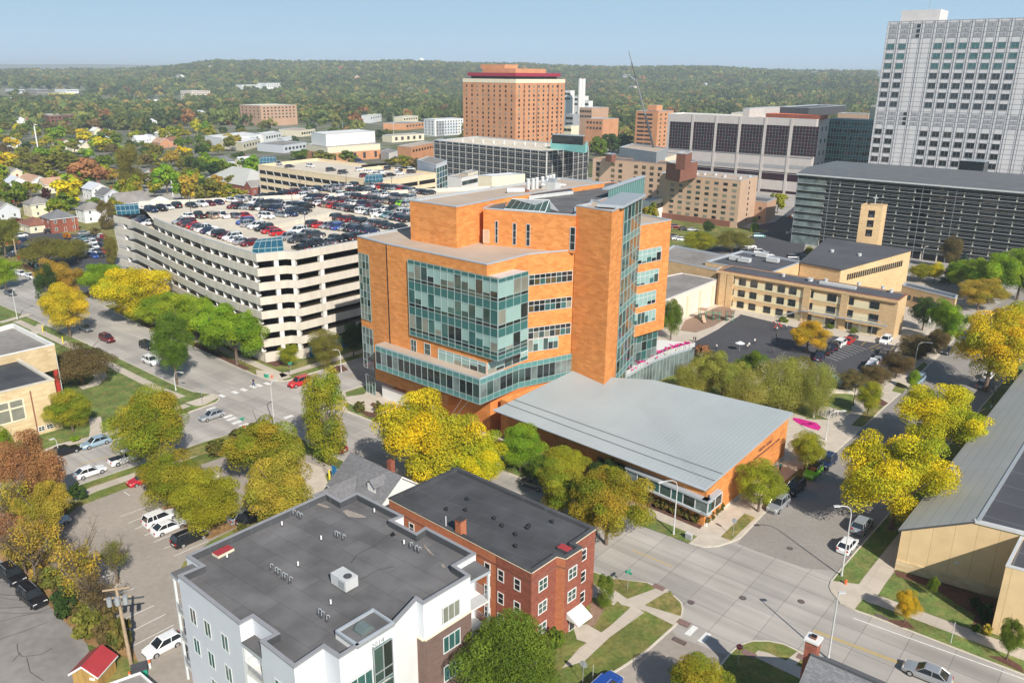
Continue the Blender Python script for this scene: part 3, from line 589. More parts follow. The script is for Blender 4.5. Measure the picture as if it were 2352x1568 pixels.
    for x0,x1,yt,yb in ((1137.5,1144.5,507,548),(1178,1186.5,512,551),(1209,1218.5,514,553),(1310,1322.5,521,561)):
        a,zz=wv.uz(x0,yt); a2,_=wv.uz(x1,yt); win(root,wv,(a+a2)/2,zl+.1,a2-a,min(zz,zd-.8)-zl-.1,('mullion_white','glass_dark',1,3),out=.05)
    a,_=wv.uz(1117,530); win(root,wv,a,zl+.0,1.2,2.4,('cream','tan_brick_light',1,1),name='door',out=.04)
    # skylight prism, louvred strip, teal clerestory
    s=MB(); a=G(1158,480,zd); e=G(1252,487,zd); f=G(1262,460,zd+1.9); g=G(1176,457,zd+1.9); 
    s.face([a,e,f,g],'glass_mid'); s.face([e,G(1265,486,zd),f],'glass_mid'); s.face([a,g,G(1160,470,zd)],'glass_mid'); s.face([g,f,G(1285,486,zd),G(1160,470,zd)],'metal_grey'); so_=s.build('skylight',root)
    s=MB()
    for i in range(8):
        t=i/7; s.tube(a.lerp(e,t),g.lerp(f,t),.05,'metal_grey',4)
    s.tube(g,f,.09,'mullion_white',4); s.tube(a,e,.09,'mullion_white',4); s.build('glazing_bar',so_)
    s=MB(); q=[G(1215,457,zd),G(1317,445,zd),G(1311,440,zd),G(1225,452,zd)]; s.prism(q,zd-.1,zd+.6,'metal_light','metal_dark'); s.build('louvre_strip',root)
    wt=Wall(G(1396,454,zd),G(1478,424,zd)); curtain(root,wt,0,wt.L,zd-2.2,zd+1.6,16,[(1,'l')],.15,'clerestory',mull='mullion',seed=7)
    c=MB(); wbox(c,wt,-1,wt.L,zd+1.6,zd+1.9,.35,'fascia',1.2); c.build('clerestory_roof',root)
    # tower
    zt=38.7
    T=[G(1323.5,472,zt),G(1406,485,zt),G(1433.5,473,zt),G(1412,457,zt),G(1396,454,zt)]
    Tf=[T[0],T[1],T[2],T[2]+(T[0]-T[1])*.9+Vector((0,2,0)),T[0]+B*4]
    shell(root,Tf,5,zt,'orange_brick','roof_tan',.3,.3,'fascia',('tower_wall','tower_roof','coping'))
    # glass fin beside the tower
    p0=T[2]+Vector((.05,.1,0)); p1=G(1475,444,zt+.6); p1=p0+(p1-p0).normalized()*max(7.5,(p1-p0).length); gf=Wall(p0,p1)
    ge,_=gf.uz(1468,600)
    curtain(root,gf,0,gf.L,0.2,zt-.3,5,[(.75,'v'),(.75,'v'),(.35,'l'),(.75,'v'),(.75,'v'),(.35,'l')]*3,.05,'stair_tower_glazing',vis=['glass_warm','glass_teal','glass_mid','glass_dark','glass_teal','glass_warm'],depth=.3,mw=.12,seed=9)
    b=MB(); b.prism([p0,gf.pt(gf.L),gf.pt(gf.L,0,-4),gf.pt(0,0,-4)],0,zt-.4,'teal_panel'); b.prism([gf.pt(-3,0,.6),gf.pt(gf.L+.3,0,.6),gf.pt(gf.L+.3,0,-4),gf.pt(-3,0,-4)],zt,zt+.5,'fascia','metal_grey',True); b.build('glazed_stair_core',root)
    cg=Wall(gf.pt(-3,0,.02)+wl.n*0,gf.pt(0,0,.0)); 
    # right wing
    zw=33.5
    W=[G(1467,517,zw),G(1542,504.5,zw)]; ww=Wall(W[0],W[1]); W1_=ww.pt(ww.L); W0=ww.pt(-6)
    shell(root,[W0,W1_,W1_+(-ww.n)*14+ww.u*1,W0-ww.n*14],11.5,zw,'orange_brick','roof_tan',.3,.35,'fascia',('east_wall','east_roof','coping'))
    for i,(ya,yb) in enumerate(((575,600),(624,651),(674,701))):
        a,z_=ww.uz(1469,ya+0); _,zb_=ww.uz(1469,yb); a2,_=ww.uz((1544-4*0)-24-i*3,550)
        z1_=28.6-4.25*i; curtain(root,ww,0,min(a2,ww.L-2),z1_-2.6,z1_,5,[(.5,'b'),(.9,'v')],.05,'strip_window',mull='mullion_white',seed=70+i)
    curtain(root,ww,0,ww.L-3,13.9,16.2,6,[(1,'v')],.05,'strip_window',mull='mullion_white',seed=75)
    wg=Wall(ww.pt(-4,0,-.8),ww.pt(ww.L-1,0,-.8)); curtain(root,wg,0,wg.L,0,11.6,8,[(1,'v')]*6,.05,'garden_glazing',vis=['glass_sky','glass_mid','glass_dark','glass_teal'],seed=77,depth=.3)
    b=MB(); b.prism([wg.pt(0,0,-.1),wg.pt(wg.L,0,-.1),wg.pt(wg.L,0,-10),wg.pt(0,0,-12)],0,11.6,'teal_panel'); b.build('garden_block',root)
    # terrace with curved glazed front
    zt_=5.2
    t=px((1420,872),(1448,857),(1500,828),(1540,812),(1570,803),(1590,797),(1573,786),(1513,780),(1453,820),z=zt_)
    b=MB(); b.prism(t,zt_-.5,zt_,'fascia','concrete_white'); ter=b.build('terrace',root)
    c=MB(); fr=px((1420,872),(1448,857),(1500,828),(1540,812),(1570,803),(1596,796),z=zt_)
    for a,e in zip(fr,fr[1:]):
        c.face([(a.x,a.y,0),(e.x,e.y,0),(e.x,e.y,zt_-.5),(a.x,a.y,zt_-.5)],'glass_sky')
        c.face([(a.x,a.y,zt_),(e.x,e.y,zt_),(e.x,e.y,zt_+1),(a.x,a.y,zt_+1)],'metal_light')
        n=max(2,int((e-a).length/1.2))
        for i in range(n): q=a.lerp(e,i/n); c.tube((q.x,q.y-.05,0),(q.x,q.y-.05,zt_+1.05),.05,'mullion',4)
    c.build('terrace_front',root)
    fa=[fr[i].lerp(fr[i+1],k/2) for i in range(1,5) for k in range(2)]
    return root,P,fa,zt_,(wl,wr,wr2)
HC,HP,FA,TZ,(hwl,hwr,hwr2)=build_orange()
def build_wing():
    # zinc roofed wing: part of the same health centre
    root=HC
    def zr(p): return 0
    c1=G(1616,1210,0) # wall corner on the ground
    EA=G(1621,1123.5,5.9); EB=G(1822,947,8.2); EC=G(1135,940,7.4); 
    e0=G(1176,957.5,7.2)
    ED=G(1500,872,8.6); EE=G(1413,867,8.2); EF=G(1320,849,8.8)
    roof=[EC,EA,EB,ED,EE,EF]
    m=MB(); T=roof
    m.face(T,'seam_zinc'); 
    for i in range(len(T)):
        a,b=T[i],T[(i+1)%len(T)]; m.face([(a.x,a.y,a.z-.35),(b.x,b.y,b.z-.35),b,a],'fascia')
    ro=m.build('zinc_roof',root)
    # standing seams as thin ribs parallel to the long eave's cross direction
    s=MB(); d=(EB-EA); 
    n=58
    for i in range(n):
        t=(i+.5)/n; a=EC.lerp(EA,t)
        # far end along the ridge side polyline
        tot=[EF,EE,ED,EB]; L=[0]
        for k in range(3): L.append(L[-1]+(tot[k+1]-tot[k]).length)
        q=t*L[-1]; k=max(j for j in range(3) if L[j]<=q+1e-6); e=tot[k].lerp(tot[k+1],(q-L[k])/(L[k+1]-L[k]))
        up=Vector((0,0,.05)); s.tube(a+up,e+up,.02,'seam_rib',4)
    s.build('standing_seam',ro)
    s=MB()
    for off in (.09,.17):
        a=EC.lerp(EF,off*1.2+.02)+Vector((0,0,.1)); e=EA.lerp(EB,off)+Vector((0,0,.1)); s.tube(a,e,.04,'metal_dark',4)
    s.build('snow_rail',ro)
    s=MB(); s.tube(EC+Vector((0,0,-.1)),EA+Vector((0,0,-.1)),.22,'fascia',6); s.build('gutter',ro)
    # walls
    wA=Wall(G(1150,1001,0),c1); 
    far=Vector((EB.x,EB.y,0)); wB=Wall(c1,far-A*.45-B*.5)
    w0=wA.pt(0); ins=lambda e,o=.5:(Vector((e.x,e.y,0))+(Vector((12,118,0))-Vector((e.x,e.y,0))).normalized()*o)
    c2=Vector((EB.x,EB.y,0))-A*.45-B*.5; wB=Wall(c1,c2)
    Q=[(w0,EC.z-.45),(c1,EA.z-.25),(c2,EB.z-.4),(ins(ED),ED.z-.4),(ins(EE),EE.z-.4),(ins(EF),EF.z-.4)]
    w=MB()
    for i in range(len(Q)):
        (a,za),(b,zb)=Q[i],Q[(i+1)%len(Q)]; w.face([(a.x,a.y,0),(b.x,b.y,0),(b.x,b.y,zb),(a.x,a.y,za)],'orange_brick')
    w.build('wing_wall',root)
    # corner window band
    u0,z1=wA.uz(1468,1090); _,z0=wA.uz(1468,1113)
    z1=4.4;z0=2.7
    o=curtain(root,wA,wA.L-13.2,wA.L+.8,z0,z1,7,[(1,'v')],.8,'corner_window',mull='mullion_white',vis=['glass_teal','glass_mid','glass_dark','glass_sky'],depth=.9,mw=.14,seed=5)
    wc=Wall(wA.pt(wA.L+.8,0,.8),wA.pt(wA.L+.8,0,.8)+wB.u*4.2); curtain(root,wc,0,4.2,z0,z1,2,[(1,'v')],.05,'corner_window',mull='mullion_white',vis=['glass_teal','glass_dark'],mw=.14,seed=6)
    b=MB(); wbox(b,wA,wA.L-13.4,wA.L+1.0,z1,z1+.3,1.0,'fascia',1.2); wbox(b,wA,wA.L-13.4,wA.L+1.0,z0-.25,z0,1.0,'fascia',1.2); 
    b.box(wA.pt(wA.L+.75,0,.9),wB.u,4.3,.9,z1,z1+.3,'fascia'); b.box(wA.pt(wA.L+.75,0,.9),wB.u,4.3,.9,z0-.25,z0,'fascia'); b.build('window_canopy',root)
    b=MB(); wbox(b,wB,0,wB.L,0,.5,.06,'concrete',.1); b.build('plinth',root)
    # raised letters on the end wall
    LU=wB.uz(1760,1027)
    for k,(txt,hh) in enumerate((('MAYO CLINIC',5.25),('DAN ABRAHAM HEALTHY LIVING CENTER',4.55))):
        text_obj('lettering',txt,.8 if k==0 else .52,'darkred_brick',wB.pt(LU[0]+(.3 if k else -.4),LU[1]+(-.55 if k else .25),.06),(R(90),0,wB.a),root)
build_wing()
# roof plant on the orange building
def cylfan(p,r,h,label,m='metal_light',name='exhaust_fan',cat='exhaust fan',group=None):
    b=MB(); b.cyl(p,r,p.z,p.z+h,m,12); b.cyl(p,r*1.25,p.z+h,p.z+h*1.12,m,12,r*.9); o=b.build(name); return tag(o,label,cat,group)
names=['first','second','third','fourth','fifth','sixth','seventh','eighth']
for i,(x,y) in enumerate(((1213,437),(1224,435),(1233,433),(1246,431),(1257,429),(1264,427),(1271,425))):
    p=G(x,y,37.7); cylfan(p,.36,2.0,f'{names[i]} silver exhaust stack from the left on the tan roof of the orange brick building',group='exhaust stacks on the orange building')
b=MB(); p=G(1266,434,37.7); b.box(p,A,3.4,2,37.7,39,'metal_light',c=True); b.box(p+Vector((.3,0,0)),A,1.6,1,39,39.8,'metal_grey',c=True); b.tube(p+Vector((-2,0,.8)),p+Vector((3,0,.8)),.25,'metal_light',8); tag(b.build('rooftop_unit'),'silver duct unit in front of the exhaust stacks on the tan upper roof','rooftop unit')
b=MB(); p=G(1183,444,37.7); b.tube(p+Vector((-1.6,0,.5)),p+Vector((1.8,.5,.5)),.55,'metal_light',10); tag(b.build('air_duct'),'ribbed white duct lying near the left parapet of the tan upper roof','air duct')
b=MB(); p=G(1204,440,37.7); b.box(p,A,1.8,1,37.7,38.1,'darkred_brick',c=True); tag(b.build('roof_hatch'),'low reddish hatch beside the white duct on the tan upper roof','roof hatch')
for x,y in ((953,558),(1001,562),(1034,568),(1066,574),(1092,580),(1119,575),(1145,571),(1180,571),(1210,566),(1233,563),(1122,601)):
    pass
# terrace planters
for i,p in enumerate(FA):
    q=Vector((p.x-.3,p.y+.9,TZ)); root=thing('flower_planter',f'{names[i]} planter from the tower along the terrace rim with magenta petunias','planter',q,'planters along the terrace rim')
    b=MB(); b.box(q,A,1.2,.7,TZ,TZ+.45,'concrete_white',c=True); b.build('planter_box',root)
    b=MB()
    for k in range(60):
        a=Vector((rnd.gauss(0,.5),rnd.gauss(0,.4),rnd.uniform(.45,1.0))); s_=.16; c=q+a; v=Vector((rnd.uniform(-1,1),rnd.uniform(-1,1),rnd.uniform(.2,1))).normalized().to_track_quat('Z','Y')
        b.face([c+v@Vector(t) for t in ((-s_,-s_,0),(s_,-s_,0),(s_,s_,0),(-s_,s_,0))],'petunia' if (k%5) else 'ornamental')
    b.build('blossom',root)
# ================================================================ white car park
def garage():
    zt=24.
    F=px((352,501),(400,521),(470,548),(530,567),(588,583.5),(602,582),(654,577),(680,578),(820,556),z=zt)
    root=thing('parking_garage','seven storey pale concrete parking garage with slanted openings and cars on its roof','parking garage',(F[5].x,F[5].y,0))
    far=F[8]+B*92
    C0=G(260,495,20.9); C1=G(322,478,20.9)
    wback=G(430,458,zt); 
    # facade polyline: left low part then main front, near corner, right face
    left=[G(260,495,20.9),G(300,505,20.9)]
    front=[left[0],left[1],F[0],F[1],F[2],F[3],F[4],F[5],F[6],F[7],far]
    backline=[far+A*-43, G(430,458,zt), G(321,478,22)]
    def sect(pts,z0,z1,m,th=.35,mb=None,lean=0):
        a,b_=ribbon(pts,0,th)
        for i in range(len(a)-1):
            p,q,r_,s_=a[i],a[i+1],b_[i+1],b_[i]
            mb.face([(p.x,p.y,z0),(q.x,q.y,z0),(q.x,q.y,z1),(p.x,p.y,z1)],m); mb.face([(s_.x,s_.y,z1),(r_.x,r_.y,z1),(r_.x,r_.y,z0),(s_.x,s_.y,z0)],m)
            mb.face([(p.x,p.y,z1),(q.x,q.y,z1),(r_.x,r_.y,z1),(s_.x,s_.y,z1)],m); mb.face([(s_.x,s_.y,z0),(r_.x,r_.y,z0),(q.x,q.y,z0),(p.x,p.y,z0)],m)
    fl=3.12
    lv=[zt-1.15-fl*k for k in range(8)]  # deck levels
    allp=front+backline
    # cut lines
    main=front[2:]+backline
    low=[front[0],front[1],front[2],G(400,470,zt),backline[-1]]
    for k,z in enumerate(lv[:7]):
        m=MB(); poly=(main if k==0 else allp)
        sect(poly if k else main[:-1]+[main[-1]],z-.55,z+1.15,'concrete',.35,m)
        m.build('spandrel_band',root)
    m=MB(); 
    for k,z in enumerate(lv[:8]):
        P=[Vector((p.x,p.y,0)) for p in (main if k==0 else allp)]
        a,b_=ribbon(P+[P[0]],.0,.3); m.face([(p.x,p.y,z) for p in b_[:-1]],'deck')
    m.build('deck',root)
    # dark core set back behind the openings
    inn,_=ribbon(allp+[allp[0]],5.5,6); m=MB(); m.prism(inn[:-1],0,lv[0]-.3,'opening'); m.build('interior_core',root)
    # ground storey wall
    m=MB(); sect(allp,0,lv[7]+1.3,'concrete',.35,m); m.build('ground_wall',root)
    # raking columns
    CL=[]
    def cols(p,q,n,z0,z1,lean=.0,w=.5):
        p=Vector((p.x,p.y,0)); q=Vector((q.x,q.y,0)); u=(q-p); u.z=0; L=u.length; u.normalize(); nn=Vector((u.y,-u.x,0))
        for i in range(n):
            c=p+u*L*(i+.5)/n if n>1 else p+u*L/2
            for z in lv[1:8]:
                if z1 is not None and z>z1: continue
                a=z+1.15; b_=z+fl-.55
                o=c-nn*.12; col=MB(); CL.append((o+Vector((0,0,a)),col))
                col.face([o+Vector((0,0,a))+u*0,o+u*w+Vector((0,0,a)),o+u*(w+lean)+Vector((0,0,b_)),o+u*(lean*.1)+Vector((0,0,b_))],'concrete_white')
                col.face([o+u*w+Vector((0,0,a)),o+u*w-nn*1.0+Vector((0,0,a)),o+u*(w+lean)-nn*1.0+Vector((0,0,b_)),o+u*(w+lean)+Vector((0,0,b_))],'concrete_white')
                col.face([o-nn*1.+Vector((0,0,a)),o+Vector((0,0,a)),o+u*(lean*.1)+Vector((0,0,b_)),o-nn*1.0+u*lean*.1+Vector((0,0,b_))],'concrete_white')
    cols(front[0],front[1],1,0,lv[1]-1,-.5); cols(front[1],front[2],1,0,lv[1]-1,-.5); 
    for a,b_ in zip(front[2:6],front[3:7]): cols(a,b_,3,0,None,-.8,.45)
    cols(front[7],front[8],1,0,None,0,.9); cols(front[8],front[9],1,0,None,0,.8); cols(front[9],front[10],9,0,None,0,.9)
    CL.sort(key=lambda t:(t[0]-Vector((0,0,CAMH))).length)
    for q_,m_ in CL[:100]: m_.build('column',root)
    rest=MB()
    for q_,m_ in CL[100:]:
        n0=len(rest.v); rest.v+=m_.v; rest.f+=[tuple(i+n0 for i in f) for f in m_.f]; rest.mi+=[rest._m(m_.mats[i]) for i in m_.mi]
    rest.build('column_rest',root)['kind']='stuff'
    # interior ramp walls visible on the roof
    m=MB(); a=G(618,530,zt-1.2); b_=G(762,497,zt-1.2); u=(b_-a).normalized(); L=(b_-a).length
    m.box(a,u,L,.3,lv[0],lv[0]+1.2,'concrete'); m.box(a-Vector((u.y,-u.x,0))*-1*4.6,u,L,.3,lv[0],lv[0]+1.1,'concrete'); m.build('ramp_wall',root)
    # rim cap
    m=MB(); sect(main[:-3],zt,zt+.1,'fascia',.38,m); m.build('parapet_cap',root)
    # blue doors and ground wall panel
    w=Wall(front[7],front[8]); 
    wq=Wall(front[9],front[10]); m=MB(); wbox(m,wq,1.5,30,0,2.6,.06,'blue_paint'); m.build('blue_panel',root)
    win(root,w,w.L*.72,0,1.6,2.6,('blue_paint','blue_paint',1,1),name='door',out=.1)
    return root,lv,front,main
GA,GLV,GF,GMAIN=garage()
def shelter(pl,zf,label):
    """glazed stair head: pixel corners of the front low eave, seen on the deck level"""
    p=px(*pl,z=zf); root=thing('stair_shelter',label,'stair shelter',p[0],'blue glazed stair shelters on the garages'); a,b_,c_,d_=p
    m=MB(); h=1.0; H=1.8; e=a.lerp(d_,.0)
    up=lambda v,z:Vector((v.x,v.y,zf+z))
    m.face([up(a,0),up(b_,0),up(b_,h),up(a,h)],'glass_blue'); m.face([up(b_,0),up(c_,0),up(c_,H),up(b_.lerp(c_,.55),H),up(b_,h)],'glass_blue'); m.face([up(d_,0),up(a,0),up(a,h),up(a.lerp(d_,.55),H),up(d_,H)],'glass_blue')
    m.face([up(a,h),up(b_,h),up(b_.lerp(c_,.55),H),up(a.lerp(d_,.55),H)],'glass_blue'); m.face([up(a.lerp(d_,.55),H),up(b_.lerp(c_,.55),H),up(c_,H),up(d_,H)],'glass_blue'); m.face([up(c_,0),up(d_,0),up(d_,H),up(c_,H)],'glass_blue')
    m.build('glass_hood',root)
    f=MB()
    for i in range(6):
        t=i/5; q=a.lerp(b_,t); q2=d_.lerp(c_,t); f.path([up(q,0),up(q,h),up(q.lerp(q2,.55),H),up(q2,H)],.06,'mullion',4)
    f.tube(up(a,h),up(b_,h),.07,'mullion',4); f.tube(up(a.lerp(d_,.55),H),up(b_.lerp(c_,.55),H),.07,'mullion',4); f.build('glazing_bar',root)
shelter(((269,493),(321,491),(318,481),(266,484)),21.5,'blue glazed stair shelter on the far left corner of the pale garage')
shelter(((580,583),(652,578),(648,562),(594,568)),23.2,'blue glazed stair shelter on the near corner of the pale garage roof')
# roof light masts
masts=[((440,500),(440,453)),((673,487),(671,428)),((691,446),(689,410)),((796,432),(794,390)),((855,500),(853,433)),((848,470),(838,424)),((900,434),(899,408)),((705,572),(702,493)),((600,508),(598,440))]
def mast(pb,yt,z,label):
    p=G(*pb,z); h=ZH(pb[0],pb[1],yt,z); root=thing('light_mast',label,'light mast',p,'light masts on the garage roofs')
    b=MB(); b.cyl(p,.35,z,z+.9,'concrete_white',8); b.build('mast_base',root); b=MB(); b.cyl(p,.09,z+.9,h,'metal_dark',6,.06); b.build('mast_pole',root); b=MB(); b.box(Vector((p.x,p.y,0)),A,1.4,.35,h,h+.15,'metal_dark',c=True); b.build('lamp_head',root)
for i,(pb,pt_) in enumerate(masts): mast(pb,pt_[1],GLV[0],f'slim dark light mast on the pale garage roof, {(["first","second","third","fourth","fifth","sixth","seventh","eighth","ninth"])[sorted(range(9),key=lambda k:masts[k][0][0]).index(i)]} from the left')
# ================================================================ white apartment block
def apt():
    zt=13.4
    O=[(409,1321),(549.7,1432),(579,1416),(631.6,1454.6),(597.8,1471.5),(675,1532),(742.7,1485.5),(779,1509.4),(905.8,1430.7),(956.4,1375.9+18),(956.4,1375.9),(971.8,1385.7),(1080,1321),(1045,1298.5),(1092.7,1270.4),(977.5,1210),(956.4,1224),(901.5,1194.5),(926.8,1184.6),(820,1131),(782,1149.5),(749.7,1131),(427.4,1276),(462,1299)]
    O=[p for i,p in enumerate(O) if i!=9]
    pts=[G(*p,zt) for p in O]; root=thing('apartment_block','white and grey panelled apartment block with dark flat roof and brown brick lower walls','apartment building',(pts[5].x,pts[5].y,0))
    P,wo,ro=shell(root,pts,0,zt,'white_panel','roof_membrane',.75,.32,'cop_grey',inner='roof_dark')
    wf=Wall(pts[0],pts[1]); wo.data.materials.append(MT['grey_panel'])
    # grey panels on the alley side
    for poly in wo.data.polygons:
        if poly.normal.dot(wf.n)>.75 and wo.data.materials[poly.material_index]==MT['white_panel']: poly.material_index=len(wo.data.materials)-1
    # windows of the alley side
    st=('mullion_white','glass_teal',2,1)
    def pw(wall,x0,y0,x1,y1,st,h=None,**k):
        a,za=wall.uz(x0,y0); b_,zb=wall.uz(x1,y1); return a,za,b_,zb
    for c,zs in ((2.2,(8.9,5.4)),(4.9,(8.2+.6,5.3,2.0)),(8.0,(8.9,5.4,2.0))):
        for z in zs: 
            o=win(root,wf,c,z,1.25,1.9,st,out=.05,fw=.1)
    a0,_=wf.uz(428,1400)
    w2=Wall(pts[3],pts[4]) if False else None
    # front (street) walls: white above, brown brick below
    runs=[(5,6),(6,7),(7,8),(9,10),(10,11)]
    for a,b_ in runs:
        w=Wall(pts[a],pts[b_]); 
    wS=Wall(pts[7],pts[8]); wT=Wall(pts[10],pts[11]); wU=Wall(pts[9],pts[10]); w1=Wall(pts[5],pts[6])
    b=MB(); wbox(b,wS,1.2,wS.L-.9,0,8.1,.12,'brown_brick',.2); wbox(b,wT,0.1,wT.L,0,9.3,.12,'brown_brick',.2); wbox(b,wU,0,wU.L+.1,0,9.3,.12,'brown_brick',.2); b.build('brick_cladding',root)
    b=MB(); wbox(b,wS,1.2,wS.L-.9,8.1,8.25,.2,'cream',.3); wbox(b,wT,0,wT.L,9.3,9.45,.2,'cream',.3); wbox(b,wU,0,wU.L,9.3,9.45,.2,'cream',.3); b.build('string_course',root)
    st3=('mullion_white','glass_curtain',3,1); st3b=('mullion_white','glass_teal',3,1)
    for z in (9.9,6.5,3.1): win(root,wT,wT.L*.55,z,2.3,1.9,st3 if z>9 else st3b,out=.16,fw=.1)
    for z in (8.6,5.2,1.9): win(root,wS,wS.L*.33,z,2.5,1.9,st3b,out=.16,fw=.1)
    for z in (9.4,6.0,2.7): win(root,w1,w1.L*.25-0.2,z,1.2,1.9,st,out=.05,fw=.1)
    # stair tower glazing and street number
    us=wS.L-1.9
    curtain(root,wS,wS.L-2.6,wS.L-.5,.4,12.2,2,[(2.6,'v'),(1,'v'),(.35,'s'),(2.6,'v'),(1,'v'),(.35,'s'),(2.6,'v'),(1,'v')],.18,'stair_glazing',mull='metal_grey',vis=['glass_sky','glass_mid','glass_dark'],mw=.09,seed=3)
    text_obj('house_number','2014',.75,'metal_grey',wS.pt(wS.L-2.0,12.3,.08),(R(90),0,wS.a),root)
    # raised stair head in the parapet
    a=G(820,1432,zt); e=G(907,1431,zt); hd=[wS.pt(wS.L-4.2,0,.03),wS.pt(wS.L+.02,0,.03),wS.pt(wS.L+.02,0,-3.0),wS.pt(wS.L-4.2,0,-3.0)]
    m=MB(); m.prism(hd,zt-.8,zt-.1,'white_panel','roof_membrane'); a_,b2=ribbon(hd+[hd[0]],0,.3)
    for i in range(4): m.face([(a_[i].x,a_[i].y,zt+.12),(a_[i+1].x,a_[i+1].y,zt+.12),(b2[i+1].x,b2[i+1].y,zt+.12),(b2[i].x,b2[i].y,zt+.12)],'fascia'); m.face([(b2[i].x,b2[i].y,zt-.1),(b2[i+1].x,b2[i+1].y,zt-.1),(b2[i+1].x,b2[i+1].y,zt+.12),(b2[i].x,b2[i].y,zt+.12)],'fascia'); m.face([(a_[i+1].x,a_[i+1].y,zt-.3),(a_[i].x,a_[i].y,zt-.3),(a_[i].x,a_[i].y,zt+.12),(a_[i+1].x,a_[i+1].y,zt+.12)],'fascia')
    m.build('stair_head',root)
    sp=wS.pt(wS.L-2.3,zt-.1,-1.4)
    sk=MB(); 
    for i in range(8):
        t0,t1=math.pi*i/8,math.pi*(i+1)/8; u=wS.u; nn=Vector((0,0,1)); v=-wS.n
        c0=lambda t,s_: sp+u*(-.75*math.cos(t))*1+nn*(.55*math.sin(t))+v*s_
        sk.face([c0(t0,-.6),c0(t1,-.6),c0(t1,.6),c0(t0,.6)],'glass_sky')
        sk.face([sp+v*-.6,c0(t0,-.6),c0(t1,-.6)],'glass_sky')
    sk.build('barrel_skylight',root)
    # balconies: corner at the right end and the alley side
    wR=Wall(pts[11],pts[12]); 
    def balcony(p,u,n,L,D,zs,name,posts=True,roofz=None):
        for z in zs:
            s=MB(); s.box(p+n*D,u,L,D,z-.2,z,'concrete_white'); bo=s.build('balcony',root)
            r_=MB()
            q=[p,p+n*D,p+n*D+u*L,p+u*L]
            for a,c in zip(q,q[1:]):
                k=max(2,int((c-a).length/.14)); 
                for i in range(k+1): t=a.lerp(c,i/k); r_.tube((t.x,t.y,z),(t.x,t.y,z+1.05),.018,'metal_grey',3)
                r_.tube((a.x,a.y,z+1.05),(c.x,c.y,z+1.05),.03,'metal_grey',4)
            r_.build('railing',bo)
        s=MB()
        for q in (p+n*(D-.1)+u*.1,p+n*(D-.1)+u*(L-.1)): s.box(q,u,.22,.22,0,roofz,'mullion_white',c=True)
        s.box(p+n*(D+.1),u,L+.1,D+.1,roofz,roofz+.35,'fascia','roof_membrane'); s.build('balcony_roof',root)
    p=pts[11]; u=(pts[12]-pts[11]).normalized(); wR=Wall(pts[11],pts[12])
    balcony(Vector((p.x,p.y,0))+wR.u*.1,wR.u,wR.n,2.9 if wR.L<2.9 else wR.L,2.7,(9.2,5.9,2.6),'b',roofz=12.3)
    w0=Wall(pts[22],pts[0]); balcony(w0.pt(0.1,0,0),w0.u,w0.n,w0.L-.1,1.6,(8.6,5.3,2.2),'b',roofz=12.6)
    wN=Wall(pts[4],pts[5]); 
    for z in (8.8,5.4): win(root,wN,wN.L*.5,z,1.3,1.9,st,out=.05,fw=.1)
    w3=Wall(pts[1],pts[2]); w4=Wall(pts[2],pts[3]); balcony(w4.pt(.1,0,0),w4.u,w4.n,w4.L*.9,1.3,(8.4,5.1),'b',roofz=11.2)
    w6=Wall(pts[6],pts[7]); balcony(w1.pt(w1.L-.2,0,-.0)-w1.u*0+w6.u*.0,w1.u,w1.n,0.2,.1,(),'b',roofz=10) if False else None
    b=MB(); b.box(w1.pt(w1.L*.42,0,.05),w1.u,w1.L*.58+1.2,1.6,12.0-.4,12.0,'fascia','roof_membrane') if False else None
    zr=zt-.72
    # roof fittings
    def gooseneck(x,y,n_):
        p=G(x,y,zr); b=MB(); b.path([p,p+Vector((0,0,.6)),p+Vector((.06,.0,.7)),p+Vector((.2,.0,.7)),p+Vector((.26,0,.6)),p+Vector((.26,0,.48))],.05,'metal_grey',6); b.cyl(p,.16,zr,zr+.25,'metal_dark',8); tag(b.build('vent_pipe'),'hooked silver vent pipe standing in a row on the grey apartment roof','vent pipe','hooked vent pipes on the apartment roof')
    row={'a':[(622,1308),(633,1316),(639,1320),(649,1328),(655,1331),(666,1338)],'b':[(732,1412),(739,1418),(751,1427)],'c':[(770,1232),(776,1235),(788,1240)],'d':[(674,1183),(683,1187),(690,1191)],'e':[(943,1258),(954,1265),(962,1269)]}
    txt={'a':'row of six','b':'row nearest the street','c':'middle row','d':'row by the back parapet','e':'row beside the long crack'}
    for k,l in row.items():
        for i,(x,y) in enumerate(l):
            gooseneck(x,y,i); ob=COL.objects[-1] if False else None
            o=[q for q in bpy.data.objects if q.name.startswith('vent_pipe')][-1]; o['label']=f'hooked silver vent pipe, {names[i]} from left in the apartment roof {txt[k]}'
    for i,(x,y,t) in enumerate(((648,1207,'near the back left parapet'),(738,1240,'left of the three middle vent pipes'),(685,1300,'left of the white air conditioner'),(760,1388,'above the vent pipes nearest the street'),(860,1177,'near the back corner notch'),(928,1250,'beside the long roof crack'),(522,1281,'right of the red roof hatch'))):
        p=G(x,y,zr); b=MB(); b.cyl(p,.09,zr,zr+.55,'lamp_white',8); b.cyl(p,.14,zr,zr+.12,'metal_dark',8); tag(b.build('plumbing_vent'),f'short white plumbing vent {t} on the apartment roof','plumbing vent','short plumbing vents on the apartment roof')
    p=G(792,1344,zr); r2=thing('air_conditioner','pale rooftop air conditioner box with a round fan on the grey apartment roof','air conditioner',p)
    b=MB(); b.box(p,wf.u,2.3,1.5,zr+.15,zr+1.3,'metal_light',c=True); b.build('casing',r2); b=MB(); b.cyl(p+wf.u*.55,.42,zr+1.3,zr+1.36,'metal_dark',14); b.build('fan_grille',r2)
    b=MB(); b.box(p+wf.u*.5-wf.n*-.76,wf.u,.9,.03,zr+.3,zr+1.1,'metal_grey',c=True); b.build('side_grille',r2)
